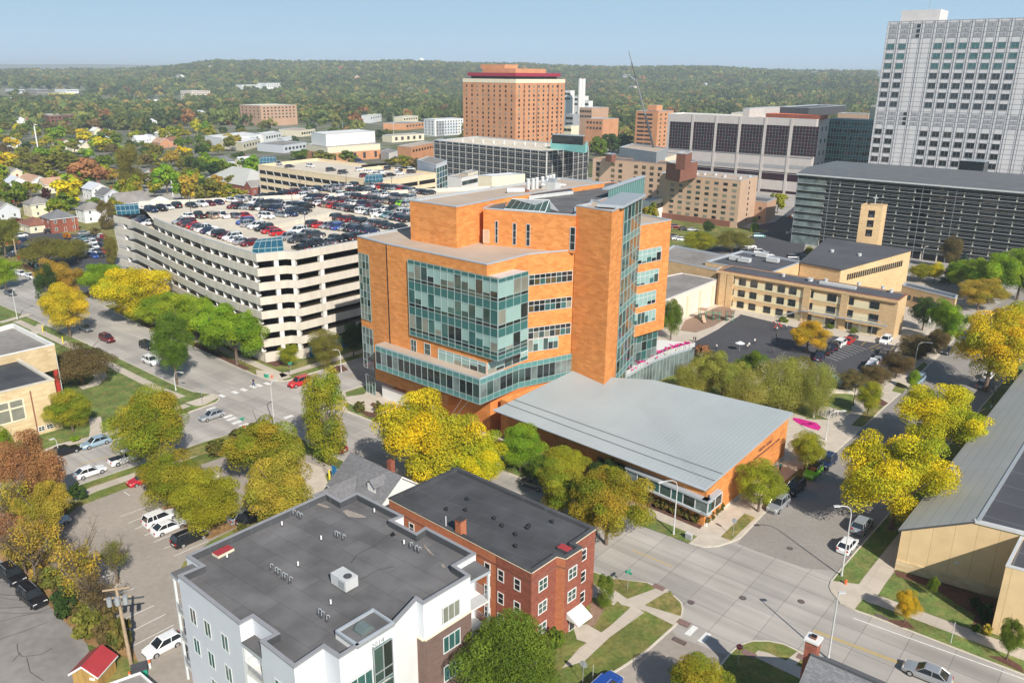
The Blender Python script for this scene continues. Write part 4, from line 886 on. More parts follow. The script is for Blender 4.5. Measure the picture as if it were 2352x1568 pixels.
    p=G(513,1269,zr); b=MB(); b.box(p,w1.u,1.9,1.1,zr,zr+.3,'cream',top='red_metal',c=True); tag(b.build('roof_hatch'),'low box with faded red lid near the back corner of the apartment roof','roof hatch')
    b=MB(); q=px((806,1293),(818,1275),(833,1266),(860,1252),(882,1235),(901,1222),z=zr+.012)
    for a,c in zip(q,q[1:]): b.tube(a,c,.03,'tarsnake',4)
    q=px((810,1333),(835,1326),(868,1308),(905,1300),z=zr+.012)
    for a,c in zip(q,q[1:]): b.tube(a,c,.03,'tarsnake',4)
    b.build('roof_crack',root)
    for q_ in (((786,1173),(797,1170),(815,1176),(838,1184),(842,1188),(820,1188),(800,1186)),((724,1156),(733,1155),(748,1160),(760,1165),(750,1166),(735,1161)),((972,1246),(980,1256),(998,1275),(990,1272),(977,1258)),((1012,1293),(1020,1296),(1024,1304),(1016,1302))):
        b=MB(); b.face(px(*q_,z=zr+.02),'stain'); b.build('roof_stain',root)
    b=MB(); b.face(px((895,1228),(903,1220),(909,1228),(900,1232),z=zr+.03),'trim_black'); b.build('roof_patch',root)
    return root
APT=apt()
# ================================================================ red brick apartments
def redbrick():
    zt=10.2
    O=[(893,1143),(1221,1312.6),(1278.6,1274.6),(1299.7,1280),(1337.7,1256),(1318,1246.5),(1368,1212),(1050,1073)]
    pts=[G(*p,zt) for p in O]; root=thing('brick_apartment_house','three storey red brick apartment house with dark flat roof and pale awning','apartment building',(pts[1].x,pts[1].y,0))
    P,wo,ro=shell(root,pts,0,zt,'red_brick','roof_dark',.45,.4,'roof_dark',inner='roof_dark')
    wl=Wall(pts[0],pts[1]); wo.data.materials.append(MT['side_brick'])
    for poly in wo.data.polygons:
        if poly.normal.dot(wl.n)>.9 and wo.data.materials[poly.material_index]==MT['red_brick']: poly.material_index=len(wo.data.materials)-1
    b=MB(); wbox(b,wl,wl.L-5,wl.L+.05,0,zt-.15,.05,'red_brick',.1); b.build('corner_brickwork',root)
    # dentil band
    wf=Wall(pts[1],pts[2]); w2=Wall(pts[3],pts[4]); w3=Wall(pts[2],pts[3]); w5=Wall(pts[5],pts[6])
    b=MB(); 
    for w in (wl,wf,w2,w3,w5): wbox(b,w,0,w.L,zt-1.45,zt-1.25,.05,'darkred_brick',.08); wbox(b,w,0,w.L,zt-.2,zt-.1,.08,'cream',.1)
    b.build('brick_cornice',root)
    st=('white_paint','glass_mid',2,2); s1=('white_paint','glass_dark',1,2)
    for z in (7.0,4.1,1.3):
        win(root,wf,wf.L*.45,z,1.5,1.5,st,out=.04,fw=.1)
        if z>1.5: win(root,w2,w2.L*.42,z,1.5,1.5,st,out=.04,fw=.1)
        win(root,w5,w5.L*.45,z,1.15,1.5,s1,out=.04,fw=.1)
    for x,zz in ((1120,0),(1151,0),(1189,0)):
        u,_=wl.uz(x,1330)
        for z in (7.0,4.1,1.3): win(root,wl,u,z,.95,1.5,s1,out=.04,fw=.1)
    for u in (wl.L*.18,wl.L*.36,wl.L*.5):
        for z in (7.0,4.1): win(root,wl,u,z,.95,1.4,s1,out=.04,fw=.1)
    # awning over the door
    u=w2.L*.5; a=w2.pt(.4,2.9,.05); c=w2.pt(w2.L+.1,2.9,.05); o_=w2.n*1.7
    b=MB(); d=Vector((0,0,-.85)); b.face([a+o_+d,c+o_+d,c,a],'concrete_white'); b.face([a,a+d,a+o_+d],'concrete_white'); b.face([c,c+o_+d,c+d],'concrete_white'); b.face([a+o_+d,a+o_+d*1.2,c+o_+d*1.2,c+o_+d],'concrete_white'); b.build('awning',root)
    win(root,w2,u,.1,1.1,2.1,('white_paint','glass_dark',1,1),name='door',out=.04)
    win(root,w2,u,3.15+.95,1.5,.01,st,out=.04) if False else None
    # chimney rising from the side wall
    q=wl.pt(wl.uz(1046,1230)[0],0,.02); b=MB(); b.box(q,wl.u,.9,.9,0,zt+1.6,'side_brick'); b.box(q+wl.n*.06-wl.u*.06,wl.u,1.02,1.02,zt+1.6,zt+1.75,'red_brick','opening_mid'); b.build('chimney',root)
    p=G(1297,1263,zt-.4); b=MB(); b.box(p,wl.u,1.5,1,zt-.44,zt-.05,'metal_dark',top='red_metal',c=True); tag(b.build('roof_hatch'),'red lidded hatch at the front notch of the brick apartment roof','roof hatch')
    for i,(x,y) in enumerate(((1073,1148),(1025,1171),(1069,1173),(1135,1192),(1153,1209),(1211,1214),(1268,1200),(1215,1209),(1184,1229),(1184,1256))):
        p=G(x,y,zt-.45); b=MB(); b.cyl(p,.2,p.z,p.z+.28,'trim_black',10); b.cyl(p,.27,p.z+.28,p.z+.42,'trim_black',10,.12); o=b.build('roof_vent'); tag(o,f'black mushroom vent on the brick apartment roof, {["farthest","second farthest","third farthest","fourth farthest","fifth","sixth","seventh","eighth","second nearest","nearest"][i]} from the camera'[:120],'roof vent','black roof vents on the brick apartments')
    b=MB(); q=wl.pt(wl.L*.43,zt,-.2); b.cyl(q,.05,zt-.4,zt+1.3,'lamp_white',6); tag(b.build('vent_pipe'),'thin white pipe left of the chimney on the brick apartment roof','vent pipe')
redbrick()
# ================================================================ beige stone hall on the right
def hall():
    c=G(2055,1307,0); k=G(2290,1374,0); w=Wall(c,k)
    root=thing('stone_hall','beige stone panelled hall with a sloping seamed roof strip and slate coloured flat roof','church hall',(c.x,c.y,0))
    h=5.9; zr=9.6
    ur,_=w.uz(2186,1187.5)
    bl=Wall(G(2274.4,1454.6,0),G(2352,1490,0))
    far=90
    ur=7.6
    prof=[(0,h),(ur,zr-.2),(70,zr-.2)]
    m=MB(); P0=w.pt(0); 
    for (a,za),(b_,zb) in zip(prof,prof[1:]): m.face([w.pt(a),w.pt(b_),w.pt(b_,zb),w.pt(a,za)],'limestone_panel')
    bk=w.pt(0)+B*far; m.face([bk,w.pt(0),w.pt(0,h),bk+Vector((0,0,h))],'limestone_panel'); m.build('wall',root)
    m=MB(); a=.35
    def q(u,z,s_): v=w.pt(u)+B*s_; return Vector((v.x,v.y,z))
    m.face([q(-.35,h-.05,-.35),q(ur,zr,-.35),q(ur,zr,far),q(-.35,h-.05,far)],'seam_grey'); m.face([q(-.35,h-.3,-.35),q(ur,zr-.25,-.35),q(ur,zr,-.35),q(-.35,h-.05,-.35)],'metal_dark'); m.face([q(-.35,h-.3,far),q(-.35,h-.3,-.35),q(-.35,h-.05,-.35),q(-.35,h-.05,far)],'metal_grey'); m.build('seamed_roof',root)
    m=MB(); m.face([q(ur+.4,zr-.15,0),q(72,zr-.15,0),q(72,zr-.15,far),q(ur+.4,zr-.15,far)],'roof_slate'); m.build('slate_roof',root)
    m=MB(); m.box(q(ur-.1,0,-.2),w.u,62,.4,zr-.35,zr+.05,'metal_light'); b2=Vector((B.x,B.y,0)); m.box(q(ur+.45,0,-.2),b2,far,.4,zr-.35,zr+.08,'metal_grey'); m.build('coping',root)
    m=MB(); wbox(m,w,-.02,30,0,1.5,.12,'limestone',.2); m.build('stone_base',root)
    # projecting block
    p=bl.p; u=w.u; m=MB(); hb=9.0
    blk=[p,p+u*30,p+u*30+B*8,p+B*8]
    shell(root,blk,0,hb,'limestone_panel','roof_slate',.25,.3,'metal_light',('annex_wall','annex_roof','coping'))
    b=MB(); c_=w.pt(w.uz(2196,1281)[0],2.6+.6,.1); b.box(c_,w.u,.4,.25,c_.z,c_.z+.25,'metal_light'); b.build('wall_lamp',root)
hall()
# ================================================================ left stone school
def stone():
    zt=9.3; c=G(130,985,0)
    c2=G(125,871,zt); 
    lw=[G(124,871,zt),G(0,901,zt)]; u=(lw[1]-lw[0]).normalized(); 
    root=thing('stone_school','sandstone building with dark flat roof and large grid window beside the lawn','school building',(c.x,c.y,0))
    a=lw[0]; w=Wall(a+u*40,a); d=G(24,812.5,zt)-a; d.z=0
    shell(root,[a+u*40,a,a+d,a+d+u*40],0,zt,'limestone','roof_dark',.35,.5,'concrete',('wall','roof','coping'))
    L=w.L
    for i,(x0,y0,x1,y1) in enumerate(((0,947,53,922),)):
        ua,_=w.uz(53,922); curtain(root,w,ua-6.5,ua,3.7,7.4,3,[(1,'v'),(1.7,'v')],.06,'grid_window',mull='cream',vis=['glass_curtain','glass_curtain'],mw=.28,seed=1)
    for x in (98,118): ua,_=w.uz(x,998); win(root,w,ua,.7,1.1,.9,('white_paint','glass_dark',2,2),out=.05,fw=.1)
    b=MB(); ua,_=w.uz(75,930); wbox(b,w,ua-.1,ua+.1,0,zt-1,.06,'darkred_brick',.1); b.build('drainpipe',root)
    # upper part behind
    z2=10.6; q=[G(27.5,812,z2),G(125,790,z2),G(30,742.5,z2),G(-80,775,z2)]
    q=[G(-60,832,z2),G(125,790,z2),G(30,742.5,z2),G(-140,790,z2)]
    root2=thing('stone_school_wing','sandstone wing with grey gravel roof, white coping and red steel entrance columns','school building',(q[1].x,q[1].y,0))
    shell(root2,q,5.6,z2,'limestone','asphalt_old',.8,.4,'concrete_white',('wall','roof','coping'))
    b=MB(); ww=Wall(q[0],q[1]); inn=[ww.pt(0,0,-3.5),ww.pt(ww.L-.6,0,-3.5),ww.pt(ww.L-.6,0,-12),ww.pt(0,0,-12)]; b.prism(inn,0,5.7,'opening_mid'); b.build('entrance_recess',root2)
    b=MB(); b.box(ww.pt(ww.L-.9,0,-.1),ww.u,.7,.5,0,5.7,'red_paint'); b.box(ww.pt(ww.L-4.5,0,-2.6),ww.u,3.5,.2,0,1.1,'red_paint'); b.box(ww.pt(ww.L-4.5,0,-2.6),ww.u,3.5,.1,3,3.15,'red_paint'); b.build('red_column',root2)
stone()
# ================================================================ near houses and sheds
def house(name,label,c,az,L,W,hw,hr,roof,wall,hip=False,z0=0,chim=False,dormer=None,cat='house',wins=True,door=True,group=None,eave=.4,porch=False):
    """gabled (ridge along L) or hipped house with parts; c centre on the ground"""
    u=azv(az); n=Vector((-u.y,u.x,0)); c=Vector((c[0],c[1],0)); root=thing(name,label,cat,(c.x,c.y,z0),group)
    P=lambda a,b_,z: c+u*a+n*b_+Vector((0,0,z+z0))
    m=MB(); a,b_=L/2,W/2
    q=[(-a,-b_),(a,-b_),(a,b_),(-a,b_)]
    for i in range(4):
        s_,t=q[i],q[(i+1)%4]; m.face([P(*s_,0),P(*t,0),P(*t,hw),P(*s_,hw)],wall)
    if not hip:
        m.face([P(a,-b_,hw),P(a,b_,hw),P(a,0,hw+hr)],wall); m.face([P(-a,b_,hw),P(-a,-b_,hw),P(-a,0,hw+hr)],wall)
    m.build('wall',root)
    m=MB(); e=eave; dz=-e*hr/b_; A1,B1=a+e,b_+e; r_=(a-b_ if hip else A1); r_=max(r_,.2); T=.12
    for s_ in (1,-1):
        f=[P(-A1,-s_*B1,hw+dz),P(A1,-s_*B1,hw+dz),P(r_,0,hw+hr),P(-r_,0,hw+hr)]
        if s_<0: f.reverse()
        m.face(f,roof); 
        g=[v+Vector((0,0,-T)) for v in f]; g.reverse(); m.face(g,'white_paint')
        lo=[P(-A1,-s_*B1,hw+dz),P(A1,-s_*B1,hw+dz)]; m.face([lo[0]-Vector((0,0,.2)),lo[1]-Vector((0,0,.2)),lo[1],lo[0]],'white_paint')
        if hip: f=[P(s_*A1,-B1*s_,hw+dz),P(s_*A1,B1*s_,hw+dz),P(s_*r_,0,hw+hr)]; m.face(f,roof)
        else:
            for k in (1,-1): m.face([P(k*A1,-s_*B1,hw+dz-.25),P(k*A1,0,hw+hr-.25),P(k*A1,0,hw+hr),P(k*A1,-s_*B1,hw+dz)],'white_paint')
    ro=m.build('roof',root)
    if chim: 
        m=MB(); v=P(L*.2,W*.12,0); m.box(v,u,.8,.8,z0+hw,z0+hw+hr+.9,'red_brick',c=True); m.build('chimney',ro)
    walls=[Wall(P(-a,-b_,0),P(a,-b_,0)),Wall(P(a,-b_,0),P(a,b_,0)),Wall(P(a,b_,0),P(-a,b_,0)),Wall(P(-a,b_,0),P(-a,-b_,0))]
    if wins:
        for w in walls:
            if w.n.y>.25: continue
            k=max(1,int(w.L/3.2))
            for z in ([1.0,3.8] if hw>5 else [1.0]):
                for i in range(k):
                    if door and z<2 and i==k//2 and w is walls[0]: win(root,w,w.L*(i+.5)/k,.1+z0,.95,2,('white_paint','darkred_brick',1,1),name='door',out=.04); continue
                    win(root,w,w.L*(i+.5)/k,z+z0,.95,1.3,('white_paint','glass_mid',1,2),out=.04)
    if dormer:
        for t in dormer:
            m=MB(); d0=P(t,-b_*.62,0); zz=hw+hr*.32
            pts=lambda a_,c_,z:P(t+a_,c_,z)
            m.face([pts(-.9,-b_*.7,zz-.1),pts(.9,-b_*.7,zz-.1),pts(.9,-b_*.7,zz+1.0),pts(0,-b_*.7,zz+1.7),pts(-.9,-b_*.7,zz+1.0)],wall)
            m.face([pts(-1.1,-b_*.78,zz+.85),pts(0,-b_*.78,zz+1.8),pts(0,-.1,zz+1.8),pts(-1.1,-.4,zz+.85)],roof); m.face([pts(0,-b_*.78,zz+1.8),pts(1.1,-b_*.78,zz+.85),pts(1.1,-.4,zz+.85),pts(0,-.1,zz+1.8)],roof); m.build('dormer',root)
    return root
def hpx(x,y,z=0): return G(x,y,z)
# small grey roofed house between trees and the apartment block
h1=G(825,1175,0)
rt=house('grey_roofed_house','small white house with grey shingle gables behind the white apartment block','house',0,0,0,0,0,'','') if False else None
c=G(868,1168,0)
house('shingled_house','small white house with grey shingle cross gables behind the white apartment block',(c.x,c.y),131,10.5,8.5,4.0,3.2,'shingle','white_paint',chim=True,dormer=(2.6,))
c2=G(772,1196,0); 
m=house('house_extension','low gabled shingle extension with white gable beside the small grey house',(c2.x+.4,c2.y+.5),41,7.5,6.2,3.2,2.4,'shingle','white_paint',cat='house',door=False)
c=G(226,1560,0); sh=house('garden_shed','small timber shed with a bright red ribbed metal roof in the alley',(c.x-.3,c.y+.1),8,2.9,2.8,2.0,1.0,'red_metal','wood_fence',cat='shed',wins=False,door=False,eave=.25)
w=Wall(G(238,1568,0),G(262,1560,0)); b=MB(); v=Vector((c.x+.3,c.y-1.48,1.4)); b.box(v,azv(98),.6,.03,1.2,1.5,'white_paint',c=True); b.build('notice_board',sh)
b=MB()
for i in range(13):
    pass
q=[G(232,1575,2.6),G(322,1543,2.6),G(362,1578,2.6),G(300,1640,2.6)]
root=thing('flat_shed','low shed with dark gravel roof and white trim behind the timber shed','shed',(q[1].x,q[1].y,0)); shell(root,q,0,2.6,'concrete_white','asphalt_old',.12,.15,'white_paint')
# house at the lower right with a brick chimney
zt=9.5
rA=G(1862,1502,zt); root=thing('shingled_house','grey shingled house roof with a red brick chimney at the street corner','house',(rA.x,rA.y,0))
rd=azv(129); dn=azv(219)
def rp(a,b_,z): return rA+rd*a+dn*b_+Vector((0,0,z-zt+0))
m=MB(); m.face([rp(0,0,zt),rp(0,7.5,zt-5.2),rp(26,7.5,zt-5.2),rp(26,0,zt)],'shingle'); m.face([rp(0,0,zt),rp(26,0,zt),rp(26,-7.5,zt-5.2),rp(0,-7.5,zt-5.2)],'shingle')
m.build('roof',root); m=MB(); m.prism([rp(.4,-6.9,0),rp(26,-6.9,0),rp(26,6.9,0),rp(.4,6.9,0)],0,zt-5.2,'white_paint'); m.face([rp(.4,-6.9,zt-5.2),rp(.4,6.9,zt-5.2),rp(.4,0,zt-.3)],'white_paint'); m.build('wall',root)
m=MB(); m.tube(rp(0,0,zt+.06),rp(26,0,zt+.06),.12,'roof_dark',5); m.build('ridge_cap',root)
m=MB(); cpos=rp(-.1,-.6,0); m.box(cpos,rd,1.1,1.1,0,zt+1.2,'red_brick',c=True); m.box(cpos,rd,1.35,1.35,zt+1.2,zt+1.4,'concrete_white',c=True); m.box(cpos,rd,.5,.5,zt+1.4,zt+1.65,'darkred_brick',top='opening',c=True); m.build('chimney',root)
# ================================================================ mid and far buildings
def GH(x,y):
    Y=300.
    while Y<6000:
        p=GY(x,y,Y)
        if p.z<hterr(p.x,p.y): return p
        Y+=8
    return p
def rb(name,label,cat,L,C,Rr,zt,wall,roof='roof_membrane',z0=0,par=.5,cop='fascia',Y=None,group=None,minside=None):
    """box whose roof corners left, near, right are seen at the three pixels"""
    if Y is not None:
        zt=GY(C[0],C[1],Y).z
    c=G(*C,zt) if Y is None else GY(C[0],C[1],Y); c=Vector((c.x,c.y,0))
    if isinstance(L,tuple): l=G(*L,zt) if Y is None else None
    if isinstance(Rr,tuple): r=G(*Rr,zt) if Y is None else None
    if not isinstance(L,tuple): l=c-A*L
    if not isinstance(Rr,tuple): r=c+B*Rr
    if Y is not None and isinstance(L,tuple): # only the horizontal pixel span counts for distant boxes
        l=hitdir(c,-A,L[0],zt)
    if Y is not None and isinstance(Rr,tuple): r=hitdir(c,B,Rr[0],zt)
    l=Vector((l.x,l.y,0)); r=Vector((r.x,r.y,0)); k=l+r-c
    root=thing(name,label,cat,(c.x,c.y,z0),group)
    shell(root,[l,c,r,k],z0,zt,wall,roof,par,.4,cop)
    return root,Wall(l,c),Wall(c,r),zt
def hitdir(c,d,xp,z):
    """point on c+t*d whose image column is xp"""
    n=ray(xp,400).cross(ray(xp,800)); o=Vector((0,0,CAMH)); cc=Vector((c.x,c.y,z)); t=-(cc-o).dot(n)/d.dot(n); return cc+d*t
WB={}
def grid(root,w,nc,nr,ww,wh,z0,z1,mats,u0=None,u1=None,frame=None,skip=None,maxo=100):
    """window grid: individual panes up to the limit, the rest as one part"""
    u0=w.L*.04 if u0 is None else u0; u1=w.L*.96 if u1 is None else u1
    us=[u0+(u1-u0)*(i+.5)/nc for i in range(nc)]; zs=[z1-(z1-z0)*(j+.5)/nr-wh/2 for j in range(nr)]
    k=WB.get(root.name,0); rest=MB(); has=False
    for j,z in enumerate(zs):
        for i,u in enumerate(us):
            if skip and skip(i,j): continue
            if k<maxo:
                st=('mullion_white' if frame is None else frame,rnd.choice(mats),2,1); win(root,w,u,z,ww,wh,st,out=.06,fw=.12,pane=frame is not None)
                k+=1
            else:
                has=True; m=rnd.choice(mats)
                if frame: rest.face([w.pt(u-ww/2-.05,z-.05,.04),w.pt(u+ww/2+.05,z-.05,.04),w.pt(u+ww/2+.05,z+wh+.05,.04),w.pt(u-ww/2-.05,z+wh+.05,.04)],frame)
                rest.face([w.pt(u-ww/2,z,.06),w.pt(u+ww/2,z,.06),w.pt(u+ww/2,z+wh,.06),w.pt(u-ww/2,z+wh,.06)],m)
    WB[root.name]=k
    if has: o=rest.build('window',root); o['kind']='stuff'
# ---- beige garage behind
zt=19.5
root,wl,wr,_=rb('parking_garage','beige four storey parking garage with few cars behind the pale full one','parking garage',(593,378),(870,417),(1003,397),zt,'concrete_beige','deck',z0=0,par=1.1,cop='concrete_beige')
for i in range(5):
    z=zt-3.9-3.4*i
    if z<0: break
    m=MB()
    for w in (wl,wr):
        m.face([w.pt(.8,z,.05),w.pt(w.L-.8,z,.05),w.pt(w.L-.8,z+1.6,.05),w.pt(.8,z+1.6,.05)],'opening')
    o=m.build('opening_band',root)
    m=MB(); n=14
    for k in range(n+1): u=.8+(wl.L-1.6)*k/n; m.face([wl.pt(u-.5,z+.05,.1),wl.pt(u+.3,z+.05,.1),wl.pt(u-.5,z+1.55,.1),wl.pt(u-1.3,z+1.55,.1)],'concrete_white')
    for k in range(4): u=.8+(wr.L-1.6)*k/3; m.face([wr.pt(u-.5,z,.1),wr.pt(u+.5,z,.1),wr.pt(u+.5,z+1.6,.1),wr.pt(u-.5,z+1.6,.1)],'concrete_beige')
    m.build('column',o)
Gb=root
c=G(1001.7,378,23); d=G(958,367,23); e=G(1026.7,369,23)
root=thing('stair_tower','tall stair tower with blue gridded glass beside the beige garage','stair tower',(c.x,c.y,0)); shell(root,[d,c,e,d+e-c],0,23,'grey_panel','asphalt_old',.4,.4,'metal_light')
w=Wall(c,e); curtain(root,w,0,w.L,0,21.5,4,[(1,'v')]*9,.1,'stair_glazing',mull='mullion_white',vis=['glass_blue','glass_teal','glass_dark'],mw=.22,seed=1); w=Wall(d,c); curtain(root,w,w.L-2,w.L,0,21.5,1,[(1,'v')]*9,.1,'stair_glazing',mull='mullion_white',vis=['glass_blue','glass_teal'],mw=.22,seed=1)
zr=zt-1.1
shelter(((838,420),(880,417),(876,409),(842,412)),19.6,'blue glazed stair shelter on the near corner of the beige garage')
shelter(((596,377),(636,376),(632,368),(600,369)),zr+.6,'pale glazed stair shelter on the far left corner of the beige garage')
m=MB(); a=G(815,393,zr); b_=G(890,386,zr); u=(b_-a).normalized(); L=(b_-a).length; m.box(a,u,L,.4,zr,zr+1.2,'concrete_beige'); m.box(a+Vector((2,6,0)),u,L*.8,.1,zr,zr+2,'opening'); m.build('ramp_wall',Gb)
# ---- lattice garage
def louvgar(root,wl,wr,z1,z0,n,dark,steps=6,bars=None,cols=18,colr=8):
    for w,nc in ((wl,cols),(wr,colr)):
        if w is None: continue
        m=MB(); m.face([w.pt(0,z0,.1),w.pt(w.L,z0,.1),w.pt(w.L,z1,.1),w.pt(0,z1,.1)],dark); o=m.build('open_storey',root)
        m=MB(); 
        for i in range(n):
            z=z1-(z1-z0)*(i+.45)/n
            m.box(w.pt(0,0,.3),w.u,w.L,.3,z-.16,z+.16,'concrete')
        for k in range(nc+1): u=w.L*k/nc; m.box(w.pt(u-.2,0,.28),w.u,.4,.2,z0,z1,'concrete_white')
        m.build('slab_edge',o)
        m=MB(); tot=n*(bars or 3)
        for i in range(tot+1):
            z=z0+(z1-z0)*i/tot; m.box(w.pt(0,0,.75),w.u,w.L,.12,z-.06,z+.06,'metal_grey')
        for k in range(nc*3+1): u=w.L*k/(nc*3); m.box(w.pt(u-.04,0,.72),w.u,.08,.08,z0,z1,'screen_bar')
        m.build('screen',root)
zt=21.5
root,wl,wr,_=rb('parking_garage','dark lattice screened parking garage with a turquoise stair block on the roof','parking garage',(997,322),(1256,348),(1351,335.5),zt,'asphalt_old','deck',par=.6)
louvgar(root,wl,wr,zt-.2,1,6,'opening',cols=16,colr=8)
c=G(1349,331,zt+4.5); 
root2=rb('stair_block','turquoise stair block with dark glass top on the lattice garage','stair block',(1265,320),(1345,329),(1350,326),zt+4.5,'turquoise','metal_dark',z0=zt-.6)[0]
root2b,wa,wb_,_=rb('stair_lantern','dark glass lantern above the turquoise stair block','stair block',(1268,309),(1340,313),(1344,311),zt+9,'glass_dark','metal_dark',z0=zt+4.6)
for i in range(9):
    t=(i+.5)/9; p=G(1050+215*t,326+12*t,zt-.5); m=MB(); m.box(p,A,.7,.7,zt-.5,zt+1.6,'concrete_white',c=True); tag(m.build('roof_column'),f'pale stub column on the lattice garage roof, {(names+["ninth"])[i]} from the left','column stub','stub columns on the lattice garage roof')
# ---- brick high rise
Y=560
root,wl,wr,zt=rb('brick_tower','tall orange brick residential tower with a maroon band below its rooftop pavilion','apartment tower',(1063,179),(1185,182.5),(1298,179),0,'tower_brick','roof_tan',Y=Y,cop='cream')
zb=zt-50
print('TOWER',zt,wl.L,wr.L)
grid(root,wl,9,16,1.3,1.6,zb,zt-3.2,['glass_dark','glass_curtain','glass_mid','opening'],u0=1,u1=wl.L-1)
grid(root,wr,10,16,1.6,1.6,zb,zt-3.2,['glass_dark','glass_curtain','glass_mid','opening'],u0=1,u1=wr.L-1)
m=MB(); 
for w in (wl,wr): wbox(m,w,0,w.L,zt-2.4,zt+.1,.15,'cream',.2)
for u in (.16,.42,.66,.86): wbox(m,wr,wr.L*u-.35,wr.L*u+.35,0,zt-3,.1,'darkred_brick',.15)
m.build('cornice',root)
def inset(w1,w2,k,z0,z1,m_,root,name,roof='roof_tan'):
    l,c,r=w1.pt(0),w1.pt(w1.L),w2.pt(w2.L); ce=(l+r)/2; mb=MB(); q=[l,c,r,l+r-c]; mb.prism([ce+(p-ce)*k for p in q],z0,z1,m_,roof); mb.build(name,root)
inset(wl,wr,.84,zt,zt+1.8,'opening_mid',root,'pavilion_glazing'); inset(wl,wr,.91,zt+1.8,zt+4.0,'maroon',root,'maroon_band','maroon'); inset(wl,wr,.62,zt+4.0,zt+6.8,'tower_brick',root,'penthouse'); 
m=MB(); l=wl.pt(0).lerp(wr.pt(wr.L),.35); m.box(l,A,22,14,zt+6.8,zt+9.4,'tower_brick',c=True); m.build('penthouse',root)
# ---- clinic with plum glass bays
Y=430
root,wl,wr,zt=rb('clinic_building','pale clinic building with six tall plum glass bays','clinic building',(1534.7,270.5),(1876,275),(1906,272.5),0,'clinic_panel','roof_tan',Y=Y,cop='white_panel')
zt_=zt
def zy(w,x,y): return w.uz(x,y)
for i,(x0,x1,y0,y1) in enumerate(((1540,1586,279,345),(1593.5,1640,280,349),(1648,1696,283,353),(1703,1753,285,355),(1762,1812,287,358),(1823,1874,289,361))):
    u0,z1=wl.uz(x0,y0); u1,z0=wl.uz(x1,y1); curtain(root,wl,u0,u1,z0,z1,8,[(1,'v')]*9,.1,'glass_bay',mull='tower_grey',vis=['glass_plum','glass_plum','opening'],mw=.06,seed=i)
    _,za=wl.uz(x0,y1+22); m=MB(); m.face([wl.pt(u0,za-1.2,.1),wl.pt(u1,za-1.2,.1),wl.pt(u1,za+.6,.1),wl.pt(u0,za+.6,.1)],'tower_grey'); m.build('louvre_panel',root)
for y in (392,432): u,z=wl.uz(1640,y); m=MB(); m.face([wl.pt(0,z-2.2,.1),wl.pt(wl.L,z-2.2,.1),wl.pt(wl.L,z+2.2,.1),wl.pt(0,z+2.2,.1)],'glass_plum'); m.build('ribbon_window',root)
m=MB()
for y in (370,): 
    u,z=wl.uz(1700,y); wbox(m,wl,0,wl.L,z-5,z-4.7,.3,'tower_grey',.4); wbox(m,wl,0,wl.L,z+4,z+4.3,.3,'tower_grey',.4)
for x in (1590,1644,1699,1757,1817): u,_=wl.uz(x,300); wbox(m,wl,u-.7,u+.7,0,zt,.3,'clinic_panel',.4)
m.build('pier',root)
grid(root,wr,3,6,1.5,2.2,0,zt-2,['glass_dark'])
c=G(1708,262,zt+4)
r2,_,_,_=rb('rooftop_plant','pale rooftop plant room with a black screen on the clinic roof','plant room',(1707,247),(1722,270-21),(1792,247),0,'clinic_panel','metal_dark',Y=Y+25,z0=zt_-.4)
r2,_,_,_=rb('rooftop_screen','long navy black rooftop screen behind the clinic roof','plant room',(1786,246),(1858,247.5),(1944,236),0,'metal_dark','metal_dark',Y=Y+45,z0=zt_-.4)
m=MB(); p=GY(1830,262,Y+14); m.box(p,A,30,9,zt_,zt_+2.0,'red_brick',top='orange_red',c=True); tag(m.build('deck_works'),'rust red framework lying on the clinic roof','roof framework')
# green glass building
r2,w1,w2,z2=rb('glass_office','green glass office block between the plum bay clinic and the grey tower','office building',(1906,274),(2010,277),12,0,'teal_panel','roof_tan',Y=Y+8)
curtain(r2,w1,0,w1.L,z2-24,z2-1,16,[(1,'v'),(.8,'s')]*6,.1,'green_glazing',mull='mullion',vis=['glass_teal','glass_dark'],mw=.15,seed=5)
r2,w1,w2,_=rb('beige_office','tan stone office storey rising behind the green glass block','office building',(1925,259),(1996,262),10,0,'tan_brick_light','roof_tan',Y=Y+40); 
r2,w1,w2,_=rb('service_tower','narrow cream service tower at the left edge of the grey tower','service tower',(2000,243),(2018,243),8,0,'cream','roof_tan',Y=Y+20)
# ---- grey tower
Y=300
root,wl,wr,zt=rb('grey_tower','tall grey and white panelled clinic tower with paired windows and rooftop box','clinic tower',(2040.7,46),(2560,35),30,0,'tower_panel','roof_tan',Y=345,cop='tower_grey')
# left wall runs from its far left corner to the frame's right side
print('GT',zt,wl.L,wl.pt(0),wl.pt(wl.L))
nb=17; bw=wl.L/nb
base=wl.uz(2000,377)[1]
m=MB()
fh=(wl.uz(2038,107.5)[1]-wl.uz(2027,217)[1])/5.0
ztop=wl.uz(2040,107.5)[1]
for i in range(nb+1):
    u=wl.L*i/nb
    wbox(m,wl,u-.10,u+.10,0,zt,.2,'tower_grey',.3); 
    if i<nb: wbox(m,wl,u+bw*.5-.08,u+bw*.5+.08,0,zt,.1,'tower_grey',.12) if False else None; wbox(m,wl,u+bw*.2-.04,u+bw*.2+.04,0,zt,.1,'tower_grey',.12); wbox(m,wl,u+bw*.84-.04,u+bw*.84+.04,0,zt,.1,'tower_grey',.12)
z=zt-1
while z>1: wbox(m,wl,0,wl.L,z-.05,z+.05,.08,'tower_grey',.1); z-=fh/2.
m.build('facade_rib',root)
k=0; rest=MB()
row=0; z=ztop
